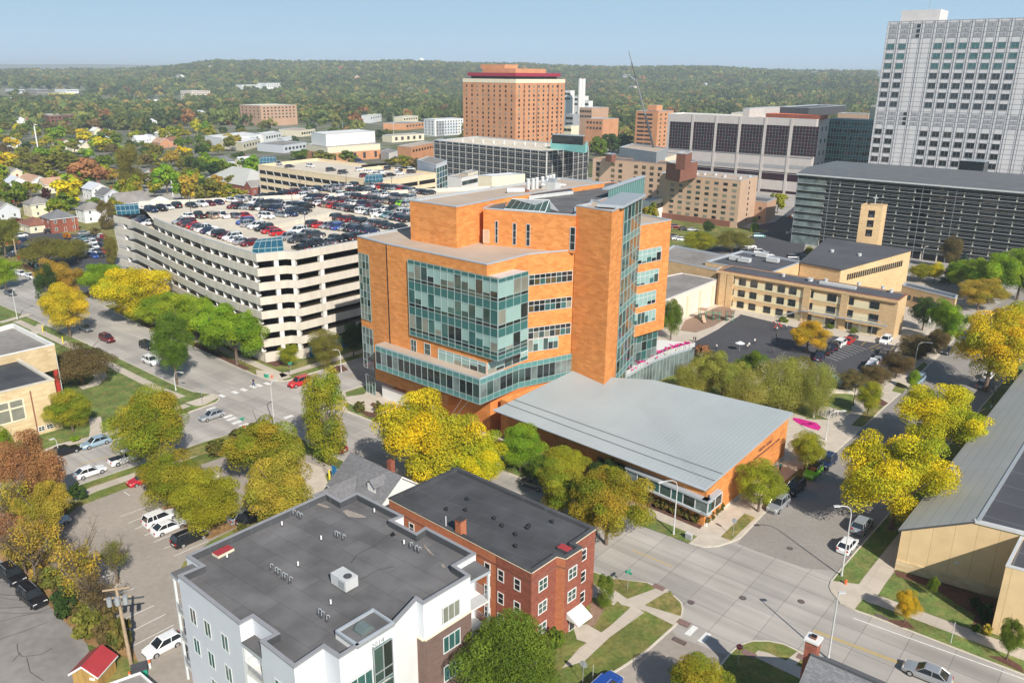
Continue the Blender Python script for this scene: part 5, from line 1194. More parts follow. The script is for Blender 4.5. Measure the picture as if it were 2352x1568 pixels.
def tw(i,z,m_,h=2.5,w0=.2,w1=.84,nm='window'):
    global k
    u0=wl.L*i/nb+bw*w0; u1=wl.L*i/nb+bw*w1
    if k<100 and nm=='window': win(root,wl,(u0+u1)/2,z-h/2,u1-u0,h,('tower_grey',m_,2,1),out=.14,fw=.09); k+=1
    else: rest.face([wl.pt(u0,z-h/2,.14),wl.pt(u1,z-h/2,.14),wl.pt(u1,z+h/2,.14),wl.pt(u0,z+h/2,.14)],m_)
for r_ in range(7):
    for i in range(11):
        if i in (2,3): continue
        tw(i,ztop-fh*r_,'glass_teal' if r_<3 else 'glass_dark')
for r_ in range(9,16):
    for i in range(11):
        if i in (2,3): continue
        tw(i,ztop-fh*r_,'glass_dark',nm='x' if (r_>12 or k>=100) else 'window')
for zz in (ztop+fh*2.05,ztop+fh*1.55,ztop+fh*1.05,ztop-fh*7.0,ztop-fh*7.5,ztop-fh*8.0):
    for i in range(nb):
        for a,b_ in ((.22,.5),(.54,.82)):
            mm='tower_grey'
            if i in (2,) and a>.5 and abs((zz-ztop)/fh*2%1)<.2: mm='glass_dark'
            u0=wl.L*i/nb+bw*a; u1=wl.L*i/nb+bw*b_; rest.face([wl.pt(u0,zz-.75,.12),wl.pt(u1,zz-.75,.12),wl.pt(u1,zz+.75,.12),wl.pt(u0,zz+.75,.12)],mm)
rest.build('window_rest',root)['kind']='stuff'
m=MB(); a=wl.pt(wl.L*.04,0,-6); m.box(a,wl.u,bw*3.3,14,zt-.5,zt+5,'tower_panel'); m.build('rooftop_box',root)
m=MB(); p=wl.pt(wl.L*.17,zt+5,-8); m.path([p,p+Vector((0,0,4))],.12,'metal_grey',4); m.build('antenna',root)
r2,_,_,_=rb('entry_block','dark glazed block with a red brown front in front of the grey tower','office building',(2204,372),(2262,372),8,0,'glass_dark','metal_dark',Y=330)
# ---- louvred dark garage on the right
c=G(1818,556,0); e=G(2333,602,0); 
c=Vector((c.x,c.y,0)); zt=25.5; w=Wall(c,c+A*86)
root=thing('parking_garage','long dark louvred glass parking garage with a light metal roof','parking garage',(c.x,c.y,0))
q=[w.pt(0),w.pt(w.L),w.pt(w.L)+B*40,w.pt(0)+B*40]
m=MB(); m.prism(q,0,zt,'opening','roof_metal'); m.build('wall',root)
n=9
vis=['glass_dark','glass_mid','opening','glass_dark']
m=MB(); 
for i in range(n):
    z=zt-2.1-2.62*i
    r_=random.Random(i)
    for k in range(17):
        u=w.L*(k+.0)/17
        if k in (8,): continue
        m.face([w.pt(u+.3,z-1.2,.12),w.pt(u+4.6,z-1.2,.12),w.pt(u+4.6,z-.2,.12),w.pt(u+.3,z-.2,.12)],'opening')
    wbox(m,w,4,w.L*.47,z-.12,z+.06,.2,'concrete',.2); wbox(m,w,w.L*.53,w.L,z-.12,z+.06,.2,'concrete',.2)
for k in range(18): u=w.L*k/17; wbox(m,w,u-.2,u+.2,0,zt-1,.16,'concrete',.2)
m.build('open_storey',root)
g=MB(); f=MB()
for i in range(n*1):
    z=zt-.4-2.62*i
    g.face([w.pt(-.2,z-1.0,.8),w.pt(w.L,z-1.0,.8),w.pt(w.L,z-.1,.86),w.pt(-.2,z-.1,.86)],'glass_dark')
    f.tube(w.pt(-.2,z,.9),w.pt(w.L,z,.9),.09,'metal_grey',4); f.tube(w.pt(-.2,z-1.2,.7),w.pt(w.L,z-1.2,.7),.03,'metal_light',4)
for u in (0,w.L*.14,w.L*.5,w.L*.62,w.L): f.tube(w.pt(u,0,.8),w.pt(u,zt,.8),.08,'metal_grey',4)
g.face([w.pt(-.2,0,.75),w.pt(w.L*.12,0,.75),w.pt(w.L*.12,zt,.75),w.pt(-.2,zt,.75)],'glass_sky')
o=g.build('louvre_glazing',root); f.build('louvre_frame',o)
m=MB(); a=[w.pt(-.5,zt+.4,1.6),w.pt(w.L,zt+.4,1.6),w.pt(w.L,zt+1.9,-9),w.pt(-.5,zt+1.9,-9)]; m.face(a,'roof_metal'); m.face([a[3],a[2],w.pt(w.L,zt+1.9,-40),w.pt(-.5,zt+1.9,-40)],'roof_metal'); m.face([a[0]-Vector((0,0,.5)),a[1]-Vector((0,0,.5)),a[1],a[0]],'metal_light'); w2=Wall(q[3],q[0]); m.build('metal_roof',root)
m=MB(); m.face([w2.pt(0,0,.1),w2.pt(w2.L,0,.1),w2.pt(w2.L,zt+.3,.1),w2.pt(0,zt+.3,.1)],'glass_sky'); m.build('side_glazing',root)
# ---- hotels
zt=19.6
root,wl,wr,_=rb('front_hotel','tan brick hotel slab with rows of small windows above air units','hotel',(1516,397),(1702,414.5),(1741,403.5),zt,'tan_brick_light','roof_tan',par=.4)
grid(root,wl,8,7,1.9,1.15,2.2,zt-.9,['glass_curtain','glass_mid','glass_dark'],u0=wl.L*.12,u1=wl.L*.99)
grid(root,wr,1,8,1.3,1.2,1.,zt-.8,['glass_dark'],u0=wr.L*.45,u1=wr.L*.6)
m=MB(); wbox(m,wl,0,wl.L*.92,0,2.6,.3,'darkred_brick',.4); m.build('base_course',root)
for i,(x,y) in enumerate(((1553,403),(1566,399),(1583,400),(1600,401),(1618,402),(1643,403),(1664,407),(1700,411),(1722,408))): 
    p=G(x,y,zt-.4); cylfan(p,.7,.9,f'small white dome fan on the tan hotel roof, {(names+["ninth"])[i]} from the left',name='dome_fan',cat='roof fan',group='dome fans on the hotel roof')
r2,w1,w2,_=rb('stair_penthouse','reddish brick penthouse standing on the left end of the tan hotel','penthouse',(1531,372),(1563,378),(1603,369),zt+6.5,'darkred_brick','roof_tan',z0=zt-.5)
r2,w1,w2,_=rb('lift_penthouse','small square reddish brick lift housing behind the hotel penthouse','penthouse',(1554,352),(1575,354),(1590,349),zt+12,'darkred_brick','roof_tan',z0=zt+6)
root,wl,wr,_=rb('rear_hotel','pinkish tan hotel with paired brown windows behind the orange brick building','hotel',(1362,363),(1531,377),12,21.,'tan_brick_light','roof_membrane',par=.4,cop='tan_brick')
grid(root,wl,9,7,2.0,1.5,1,20,['glass_warm','glass_dark'],u0=1,u1=wl.L-1,skip=lambda i,j:i in(1,4))
r2,_,_,_=rb('stair_penthouse','small brick penthouse at the left end of the pinkish tan hotel','penthouse',(1391,353),(1405,355),(1415,353),24,'darkred_brick','roof_tan',z0=20.5)
r2,_,_,_=rb('grey_annex','grey walled block with round roof vents between the crane and the hotels','office building',(1423,338),(1508,350),(1535,340),25.5,'metal_grey','roof_tan')
r2,_,_,_=rb('beige_annex','low beige block below the grey walled annex','office building',(1418,354),(1516,366),(1560,352),21.3,'cream','roof_tan')
r2,w1,w2,_=rb('hotel_wing','low brown wing at the right end of the tan hotel','hotel wing',14,(1762,464),(1784,455),9,'tan_brick','roof_membrane'); grid(r2,w1,3,2,1.3,1.2,0,8,['glass_dark'])
# crane
a=GY(1508,365,420); b_=GY(1444,118,420); root=thing('mobile_crane','tall telescopic crane boom leaning left above the hotels','crane',(a.x,a.y,0))
m=MB(); 
for i,(t0,t1,r_) in enumerate(((0,.42,.6),(.42,.75,.45),(.75,.9,.3),(.9,1,.2))): m.tube(a.lerp(b_,t0),a.lerp(b_,t1),r_,'metal_dark' if i%2==0 else 'screen_bar',6)
m.tube(a.lerp(b_,.73),a.lerp(b_,.73)+Vector((-3,0,2)),.3,'metal_grey',4); m.build('boom',root)
m=MB(); g0=Vector((a.x,a.y,0)); m.box(g0,A,9,3,0,2.5,'bright_yellow',c=True); m.tube(g0+Vector((0,0,2)),a,1.0,'metal_dark',6); m.build('crane_base',root)
# slab tower and power plant
root,wl,wr,zt=rb('brick_slab_tower','brown brick balcony tower behind the crane boom','apartment tower',(1461,252),(1512,256),(1547,253),0,'tower_brick','roof_tan',Y=620)
m=MB()
for i in range(11):
    for u in (wl.L*.25,wl.L*.6): wbox(m,wl,u-3,u+3,zt-3.4-3*i,zt-2-3*i,.1,'opening_mid',.15)
m.build('balcony_bay',root); grid(root,wr,3,12,2,1.5,zt-38,zt-1,['glass_dark','glass_mid'])
inset(wl,wr,.4,zt,zt+4,'tower_brick',root,'penthouse')
for i,(x,yt) in enumerate(((1331,180),(1338,181))):
    p=GY(x,248,800); q=GY(x,yt,800); m=MB(); m.cyl(p,2.3,0,q.z,'concrete_white',10,2.0); m.cyl(q,2.0,q.z,q.z+.5,'opening_mid',10); tag(m.build('chimney_stack'),('taller left' if i==0 else 'right')+' white power plant chimney stack','chimney stack','twin white chimney stacks')
for i,(x0,x1,x2,y,mm,Yd,lb) in enumerate(((1298,1310,1320,207,'concrete_white',820,'tall white block left of the twin stacks'),(1318,1335,1352,220,'concrete_white',830,'white boiler house behind the twin stacks'),(1340,1352,1362,231,'concrete_white',815,'lower white boiler house right of the twin stacks'),(1331,1360,1398,247,'tan_brick',760,'brick turbine hall below the twin stacks'),(1345,1385,1421,273,'tower_brick',720,'long low brick wing with ribbon windows below the twin stacks'),(1300,1316,1332,262,'tower_grey',700,'grey ducted plant block right of the brick tower'),(1296,1312,1330,288,'cream',640,'cream low building at the foot of the brick tower'))):
    r2,w1,w2,z_=rb('plant_building',lb,'power plant',(x0,y),(x1,y+1),(x2,y),0,mm,'roof_tan',Y=Yd); grid(r2,w1,5,2,2,2,max(0,z_-10),z_-1,['glass_dark','glass_mid'])
# masonry hall, apartments, warehouses
root,wl,wr,zt=rb('substation_hall','pale stone and brick hall with arched windows and a large white roof screen','utility building',(702,331),(752,338),(873,330),10.5,'cream','roof_tan')
m=MB(); 
for w in (wl,wr): wbox(m,w,0,w.L,0,6.2,.1,'tower_brick',.15)
m.build('brick_base',root)
for u in (.12,.3,.5,.68,.9):
    win(root,wr,wr.L*u,1.2,2.2,4.2,('metal_dark','glass_dark',2,4),out=.2,fw=.2)
for u in (.3,.6): win(root,wl,wl.L*u,1.2,2.,4.2,('metal_dark','glass_dark',2,4),out=.2,fw=.2)
rb('roof_screen','large white rooftop screen on the masonry hall','roof screen',(714,304),(748,309),(861,301),18.5,'white_panel','concrete_white',z0=10.2)
def simple(name,label,cat,x0,x1,x2,y0,y1,y2,z,wall,roof,gr=None,gl=None,Y=None,z0=0,**k):
    r_,w1,w2,z_=rb(name,label,cat,(x0,y0),(x1,y1),(x2,y2),z,wall,roof,Y=Y,z0=z0,**k)
    if gl: grid(r_,w1,gl[0],gl[1],gl[2],gl[3],max(.5,z_-gl[4]),z_-.8,gl[5] if len(gl)>5 else ['glass_dark','glass_mid'])
    if gr: grid(r_,w2,gr[0],gr[1],gr[2],gr[3],max(.5,z_-gr[4]),z_-.8,gr[5] if len(gr)>5 else ['glass_dark','glass_mid'])
    return r_,w1,w2,z_
r_,w1,w2,z_=simple('apartment_building','white and grey five storey apartment building left of the brick tower','apartment building',973,998,1066,273,275,272,16,'white_panel','concrete_white',(10,5,1.6,1.5,15),(3,5,1.5,1.5,15))
m=MB(); wbox(m,w2,w2.L*.05,w2.L*.32,0,14,.05,'tower_grey',.06); wbox(m,w2,w2.L*.33,w2.L*.78,0,13,.05,'grey_panel',.06); m.build('grey_cladding',r_)
simple('brick_office','low brick building with a maroon canopy band behind the beige garage','office building',913,944,1000,335,338,327,11,'tower_brick','roof_tan',(8,1,3,1.6,5,['glass_dark']))
simple('brick_office','brick stair block at the left end of the lattice garage','office building',1000,1016,1040,320,322,318,13,'tower_brick','metal_dark')
simple('workshop','beige flat workshop with dark openings left of the white apartment building','workshop',878,900,974,310,312,307,6,'cream','roof_tan',(5,1,3,3,5,['opening_mid']))
simple('white_shed','small white shed between the masonry hall and the brick office','shed',874,893,913,346,352,346,6,'white_panel','asphalt_old')
simple('apartment_building','tan and brick four storey apartment building with balconies','apartment building',550,598,681,238,243,237,0,'tan_brick','cream',(9,4,2.2,1.7,15),(5,4,2,1.7,15),Y=960)
simple('stepped_apartments','stepped pink apartment block on the wooded slope','apartment building',414,440,482,206,209,207,0,'pink_stucco','cream',(8,5,3.5,1.4,18,['opening_mid']),(5,5,3.,1.4,18,['opening_mid']),Y=GH(440,230).y)
simple('hillside_hospital','long white building complex among trees on the hill','hospital',500,556,612,192,195,190,0,'white_panel','white_panel',(14,2,3.5,2,10),None,Y=GH(556,207).y)
simple('hillside_hospital','white stepped wing right of the long white hillside complex','hospital',590,612,650,189,191,188,0,'white_panel','white_panel',(8,2,3.5,2,10),None,Y=GH(612,205).y)
simple('brick_school','long red brick school with white roof units among the left trees','school building',95,112,186,262,266,262,10,'darkred_brick','roof_tan',(8,2,3,1.6,8,['glass_mid','glass_dark']),(2,2,2,1.6,8))
simple('long_hall','long grey roofed hall beside the orange tree rows','hall',424,440,482,268,272,262,8,'cream','asphalt_old')
wh=[(470,510,600,312,318,308,8,'white_panel','concrete_white','large white warehouse behind the left trees'),(505,556,598,322,328,318,6.5,'cream','concrete_white','cream warehouse in front of the large white warehouse'),(588,608,646,306,309,303,8,'white_panel','concrete_white','white warehouse left of the masonry hall'),(636,650,682,317,319,314,7,'white_panel','concrete_white','small white warehouse touching the masonry hall'),(590,650,704,329,334,327,6,'grey_panel','asphalt_old','long grey shed below the white warehouses'),
 (640,690,724,297,300,296,6,'cream','roof_tan','flat cream shop behind the masonry hall'),(830,850,876,265,266,262,9,'white_panel','cream','white office block behind the masonry hall'),(905,925,960,268,269,266,8,'cream','cream','cream office right of the white office block'),(880,930,975,283,284,280,7,'tower_brick','asphalt_old','long brick shop row near the white apartment building'),
 (255,285,330,228,230,226,0,'cream','concrete_white','pale shops beside the far left road'),(330,352,395,228,230,226,0,'white_panel','concrete_white','white shops on the far left plain'),(110,134,172,213,215,211,0,'bright_yellow','bright_yellow','yellow fronted store on the far left plain'),(60,84,110,205,206,203,0,'asphalt_old','grey_panel','grey roofed hall on the far left plain'),(12,34,56,204,206,202,0,'grey_panel','asphalt_old','large dark roofed barn at the far left'),(8,30,66,224,226,221,0,'white_panel','white_panel','white shop row at the far left edge'),(125,150,180,204,206,203,0,'white_panel','grey_panel','pale store behind the yellow fronted store'),
 (1060,1075,1098,395,398,392,13,'cream','roof_tan','cream block partly behind the orange brick roof'),(1026,1060,1098,404,408,400,12,'concrete_white','roof_tan','pale ribbed office left of the cream block'),(1098,1130,1206,402,405,399,15,'cream','concrete_white','cream windowless block behind the orange brick building'),(1476,1492,1534,459,462,452,9,'white_panel','concrete_white','white building with roof pipes right of the glazed stair tower'),
 (1680,1712,1768,258,260,256,0,'cream','roof_tan','low beige building behind the clinic roof'),(1545,1575,1605,262,263,261,0,'white_panel','white_panel','white flat building left of the clinic roof plant')]
for i,(x0,x1,x2,y0,y1,y2,z,mw_,mr_,lb) in enumerate(wh):
    simple('low_building',lb,'commercial building',x0,x1,x2,y0,y1,y2,z,mw_,mr_,(6,1,3,2,5) if i not in (18,) else None,Y=(None if z else (GH(x1,y1+9).y if x0<400 else 640)))
r_=MB(); p=GY(968,136,3600); b0=GY(968,146,3600); r_.cyl(Vector((p.x,p.y,0)),7,b0.z-12,b0.z,'concrete_white',12); r_.cyl(p,12,b0.z,p.z,'white_panel',14); r_.cyl(p,12,p.z,p.z+4,'white_panel',14,5); tag(r_.build('water_tower'),'white water tower on the wooded ridge skyline','water tower')
# ---- yellow brick school
zt=9.8
root,wl,wr,_=rb('yellow_brick_school','three storey yellow brick school wing with dark roof and cream panels','school building',(1651,620),(2065,689.5),(2085,674.5),zt,'yellow_brick','roof_school',par=.12,cop='darkred_brick')
for k in range(3):
    m=MB(); z=zt-1.0-3.1*(k+1)+.55; wbox(m,wl,1.5,wl.L-4.2,z,z+1.75,.06,'cream_panel',.08); m.build('panel_band',root)
xs=(1679,1705,1732,1767,1796,1823,1861,1915,1956,2016)
for k,z in enumerate((7.0,3.9,.8)):
    for x in xs:
        u,_=wl.uz(x-2*k*1.5,660+30*k); win(root,wl,u,z-.25,2.2 if x>1840 else 1.9,1.75,('metal_dark','glass_dark',2,2),out=.12,fw=.08)
m=MB()
for x in (1660,1676,1855,1944): u,_=wl.uz(x,670); wbox(m,wl,u-.9,u+.9,0,zt-.3,.5,'yellow_brick',.6)
wbox(m,wl,0,wl.L,zt-.7,zt-.1,.55,'yellow_brick',.6)
m.build('pier',root)
# fire stair along the right half
m=MB(); p0,_=wl.uz(1857,760); p1,_=wl.uz(2050,740); m.box(wl.pt(wl.L*.52,0,1.9),wl.u,wl.L*.45,1.2,3.3,3.45,'metal_grey'); m.tube(wl.pt(wl.L*.52,3.3,1.5),wl.pt(wl.L*.38,.2,1.5),.18,'metal_grey',4)
for i in range(8): q=wl.pt(wl.L*(.53+.062*i),0,1.9); m.tube(q,q+Vector((0,0,4.4)),.06,'metal_grey',4)
m.tube(wl.pt(wl.L*.52,4.4,1.9),wl.pt(wl.L*.97,4.4,1.9),.05,'metal_grey',4); m.build('fire_stair',root)
for i,(x,y,lb) in enumerate(((1838,687,'pinkish dome fan near the left end of the school roof'),(1868,693,'white vent beside the dome fan on the school roof'),(1940,704,'small white vent near the middle of the school roof'),(1775,680,'small white vent at the left end of the school roof'),(2024,702,'white vent near the right end of the school roof'),(1998,717,'white vent near the front edge of the school roof'))): 
    x=x*1.0; p=G(x,y-20 if False else y-22,zt); p=wl.pt(wl.uz(x,700)[0],zt-.1,-5-i%3*2); cylfan(p,.45 if i else .7,.7,lb,name='roof_fan',cat='roof fan')
c=wl.pt(wl.uz(1865,690)[0],0,-3.5); m=MB(); m.box(c,wl.u,9,1.3,zt-.1,zt+.5,'metal_light'); tag(m.build('skylight_box'),'long white skylight box on the school roof','skylight')
simple('low_school_wing','low yellow brick wing with dark roof right of the three storey school wing','school building',2072,2195,2200,655,686,678,5.5,'yellow_brick','roof_school',None,(5,1,2.2,1.4,5))
# gym
zg=7.0
a=G(1538.5,684.5,zg); b_=G(1648.5,641,zg); c_=G(1651,632,zg); d=G(1537,621,zg)
w=Wall(a,b_); root=thing('gym_hall','low school gym with pinkish white wall and brown grey roof','gym',(a.x,a.y,0)); q=[a,b_,b_-w.n*14-w.u*1,a-w.n*17-w.u*4]
q=[a-w.u*6,b_,b_-w.n*11,a-w.u*6-w.n*19]; shell(root,q,0,zg,'pink_stucco','asphalt_old',.2,.3,'metal_light'); 
for u in (.36,.62,.9): m=MB(); wbox(m,w,w.L*u-.5,w.L*u+.5,0,zg-1.2,.5,'cream',.6); m.build('buttress',root)
p=q[3].lerp(q[1],.5); m=MB(); m.box(Vector((p.x,p.y,0)),w.u,1.6,1.1,zg-.2,zg+.4,'metal_light',top='glass_sky',c=True); tag(m.build('skylight_box'),'small blue grey skylight on the brown gym roof','skylight')
zq=8.6
simple('school_hall','flat brown roofed school hall behind the gym','school building',1500,1646,1686,590,621,590,zq,'yellow_brick','asphalt_old')
r_,w1,w2,_=simple('school_link','dark roofed link with silver ducts between school hall and church','school building',1620,1765,1845,600,628,600,9.3,'yellow_brick','roof_school')
for i,(x,y) in enumerate(((1690,596),(1710,600),(1750,588),(1775,600))): p=G(x,y,9.2); m=MB(); m.box(p,A,3.4,1.8,9.1,10.2,'metal_light',c=True); tag(m.build('rooftop_unit'),f'silver rooftop unit on the dark school link roof, {names[i]} from the left','rooftop unit','rooftop units on the school link')
# church
zc=11.
L_=G(1839,602,zc-1.5); F_=G(1931.5,619.5,zc-1.5); R_=G(2093,574.5,zc+1); Bk=G(1900,548,zc+1)
root=thing('church','modern yellow brick church with a wide dark kite shaped roof','church',(F_.x,F_.y,0))
m=MB(); q=[L_,F_,R_,Bk]
for i in range(4): s_,t=q[i],q[(i+1)%4]; m.face([(s_.x,s_.y,0),(t.x,t.y,0),t,s_],'yellow_brick')
m.build('wall',root); m=MB(); e=[p+(p-(L_+R_)/2)*.02+Vector((0,0,.12)) for p in q]; m.face([e[0],e[1],e[2]],'roof_school'); m.face([e[0],e[2],e[3]],'roof_school')
for i in range(4): s_,t=e[i],e[(i+1)%4]; m.face([s_-Vector((0,0,.4)),t-Vector((0,0,.4)),t,s_],'metal_dark')
m.build('roof',root)
w=Wall(F_,R_); m=MB(); n=26
for i in range(n): u=w.L*(.1+.8*i/n); z=6.2+1.4*i/n; m.face([w.pt(u,z,.05),w.pt(u+w.L*.8/n*.75,z,.05),w.pt(u+w.L*.8/n*.75,z+1.7,.05),w.pt(u,z+1.7,.05)],'glass_dark')
m.build('window_strip',root)
for x,y,lb in ((1911,580,'left small white vent on the kite shaped church roof'),(1974,589,'right small white vent on the kite shaped church roof')): p=G(x,y,zc-.3); cylfan(p,.5,.8,lb,name='roof_fan',cat='roof fan')
# bell tower
zb=22.5
c=G(2015,562,10.5); bt=[G(1979,472,zb),G(2019,474.5,zb)]
a=G(1966,558,10.5); u=(c-a); u.z=0; w=Wall(a,c); root=thing('bell_tower','square yellow brick bell tower with three openings and a cross on top','bell tower',(a.x,a.y,0))
dd=B*4.2; shell(root,[w.pt(0),w.pt(w.L),w.pt(w.L)+dd,w.pt(0)+dd],0,zb,'yellow_brick','metal_dark',.3,.3,'yellow_brick')
for z in (12.9,15.8,18.8): m=MB(); m.face([w.pt(w.L*.38,z,.05),w.pt(w.L*.68,z,.05),w.pt(w.L*.68,z+2.1,.05),w.pt(w.L*.38,z+2.1,.05)],'opening'); m.face([w.pt(w.L*.43,z,.09),w.pt(w.L*.6,z,.09),w.pt(w.L*.6,z+.8,.09),w.pt(w.L*.43,z+.8,.09)],'metal_dark'); m.build('belfry_opening',root)
m=MB(); q=w.pt(w.L*.62,zb,-2); m.box(q,w.u,.25,.25,zb,zb+3,'metal_light',c=True); m.box(q,w.u,1.3,.25,zb+1.9,zb+2.15,'metal_light',c=True); m.build('cross',root)
# church hall behind grey roof with brick gable, far left of the garages
# ---- houses at the left
H=[ # x,y of centre on ground, az, L, W, wall h, roof h, roof, wall, hip, label
 (140,530,40,10,9.5,5.8,2.6,'shingle','red_brick',1,'red brick house with a dark hip roof beside the car lot'),
 (84,530,131,11,8,3.2,2.2,'darkred_brick','cream',1,'cream bungalow with brown red hip roof left of the red brick house'),
 (92,495,40,9,9,5.8,2.6,'asphalt_old','cream',1,'cream two storey house with grey hip roof'),
 (10,500,131,12,9,4,3,'asphalt_old','grey_panel',0,'grey gabled house at the left edge of the picture'),
 (213,508,40,9,8,5.6,2.6,'asphalt_old','white_paint',1,'white house with grey brown hip roof behind the bare tree'),
 (222,455,131,11,8,5.2,2.6,'grey_panel','white_paint',0,'pale house with light grey gable roof right of the yellow tree'),
 (252,470,131,10,8,5.2,2.6,'shingle','grey_panel',0,'grey house with dark grey gables beside the pale house'),
 (300,487,40,13,10,5.0,4.0,'asphalt_old','grey_panel',0,'grey house with a red trimmed gable behind the stair shelter'),
 (372,482,131,11,8,3.4,2.6,'concrete_white','white_paint',1,'pale roofed bungalow near the far garage parapet'),
 (80,432,131,18,9,4.6,2.6,'tan_brick','white_paint',0,'long white house with an orange tan roof'),
 (120,442,40,9,8,4.8,2.8,'tan_brick','cream',0,'cream house with tan roof beside the long white house'),
 (33,415,131,13,9,4.6,2.8,'asphalt_old','cream',0,'cream house with grey brown gables at the far left'),
 (38,436,131,9,8,4.6,2.6,'grey_panel','white_paint',0,'white house with pale grey roof below the cream house'),
 (145,342,131,16,10,4.6,2.8,'darkred_brick','cream',0,'cream house with dull red roof beyond the utility pole'),
 (178,347,40,11,9,4.6,3,'grey_panel','cream',0,'cream twin gabled house beyond the orange tree'),(196,346,131,10,9,4.6,3,'shingle','cream',0,'cream gabled house right of the twin gabled house'),
 (222,312,131,10,8,5,3,'concrete_white','cream',0,'cream house under the far yellow green trees'),(246,316,131,12,9,5,3,'darkred_brick','grey_panel',0,'grey house with dark red roof in the trees'),
 (325,335,40,11,9,5.2,3.4,'grey_panel','white_paint',0,'white house with two pale gables in the middle distance'),(345,332,131,12,9,5.2,3.2,'grey_panel','white_paint',0,'white house with grey gable roof beside the two gabled one'),
 (372,338,131,14,9,4.4,3,'tan_brick','tower_brick',0,'brick house with an orange tan roof in the middle distance'),(392,336,40,10,9,4.4,3,'darkred_brick','tower_brick',0,'brick house with brown roof right of the orange tan roof'),
 (376,317,131,16,9,4.4,3,'concrete_white','concrete_white',0,'pale green white building behind the brick house'),(350,288,131,9,8,4.6,3,'grey_panel','white_paint',1,'small white house alone among the far trees'),
 (455,268,131,30,11,4.6,4,'grey_panel','white_paint',0,'long grey roofed apartments with white gables'),(562,386,40,9,7.5,4.4,3,'grey_panel','cream',0,'cream gabled house left of the beige garage'),
 (515,383,131,14,9,4.4,2.8,'shingle','grey_panel',1,'dark grey hip roofed house near the cream gabled house'),(30,338,131,12,9,4.4,3,'grey_panel','white_paint',0,'white house deep in the far left trees'),(45,283,131,12,9,4.6,3,'shingle','white_paint',0,'white house behind the brick school'),(72,287,40,10,9,4.6,3,'darkred_brick','cream',0,'cream and dull red house beside the brick school'),
 (208,265,131,10,8,4.6,3,'grey_panel','white_paint',0,'white house right of the brick school'),(330,410,131,14,8,3.4,2,'shingle','white_paint',0,'low dark roofed house under the olive trees'),(345,418,40,10,8,3.4,2,'asphalt_old','white_paint',0,'low white house beside the dark roofed one')]
for (x,y,az,L,W,hw,hr,rf,wa,hip,lb) in H:
    c=G(x,y); house('house',lb,c,az,L,W,hw,hr,rf,wa,bool(hip),cat='house',group=None,chim=(L<12 and hip==0))
c=G(560,436,0); rt=house('church_hall','large grey green hip roofed hall with a brick gable left of the beige garage',(c.x-2,c.y+6),131,40,22,4.5,6.5,'seam_grey','red_brick',True,cat='hall')
c=G(585,446,0); house('gable_porch','small brick gable with white trim on the grey green hall',(c.x,c.y),41,7,6,4.5,2.6,'asphalt_old','red_brick',cat='porch')

HH=[(412,2500,'white_paint','lone white house on the near wooded slope above the stepped apartments'),(482,2900,'white_paint','white house high on the wooded slope right of the stepped apartments'),(332,2300,'grey_panel','grey roofed house on the slope above the far left shops'),(905,3300,'white_paint','white hillside house left of the water tower'),(1040,3300,'white_paint','bright white house on the ridge right of the water tower'),(820,2600,'tan_brick_light','tan long house halfway up the wooded slope'),(945,2200,'white_paint','small white house low on the slope before the brick tower'),(1455,2300,'cream','cream house low on the slope behind the slab tower'),(1620,2500,'white_paint','white house halfway up the slope right of the crane'),(1440,2900,'grey_panel','grey house on the upper slope behind the crane boom')]
for i,(x_,Yd,wa,lb) in enumerate(HH):
    q=GY(x_,165,Yd); house('house',lb,(q.x,q.y),131+20*(i%3),24,15,6.5,5,'asphalt_old',wa,z0=hterr(q.x,q.y)+1,wins=False,door=False)
for i in range(9):
    x_=1665+i*38+(i%3)*7; q=GY(x_,160,3350+60*(i%4)); house('house',f'pale house in the hilltop estate on the right skyline, {(names+["ninth"])[i]} from the left',(q.x,q.y),128+15*(i%4),26,16,7,5,'asphalt_old','white_paint',z0=hterr(q.x,q.y)+5,wins=False,door=False,group='houses of the hilltop estate')
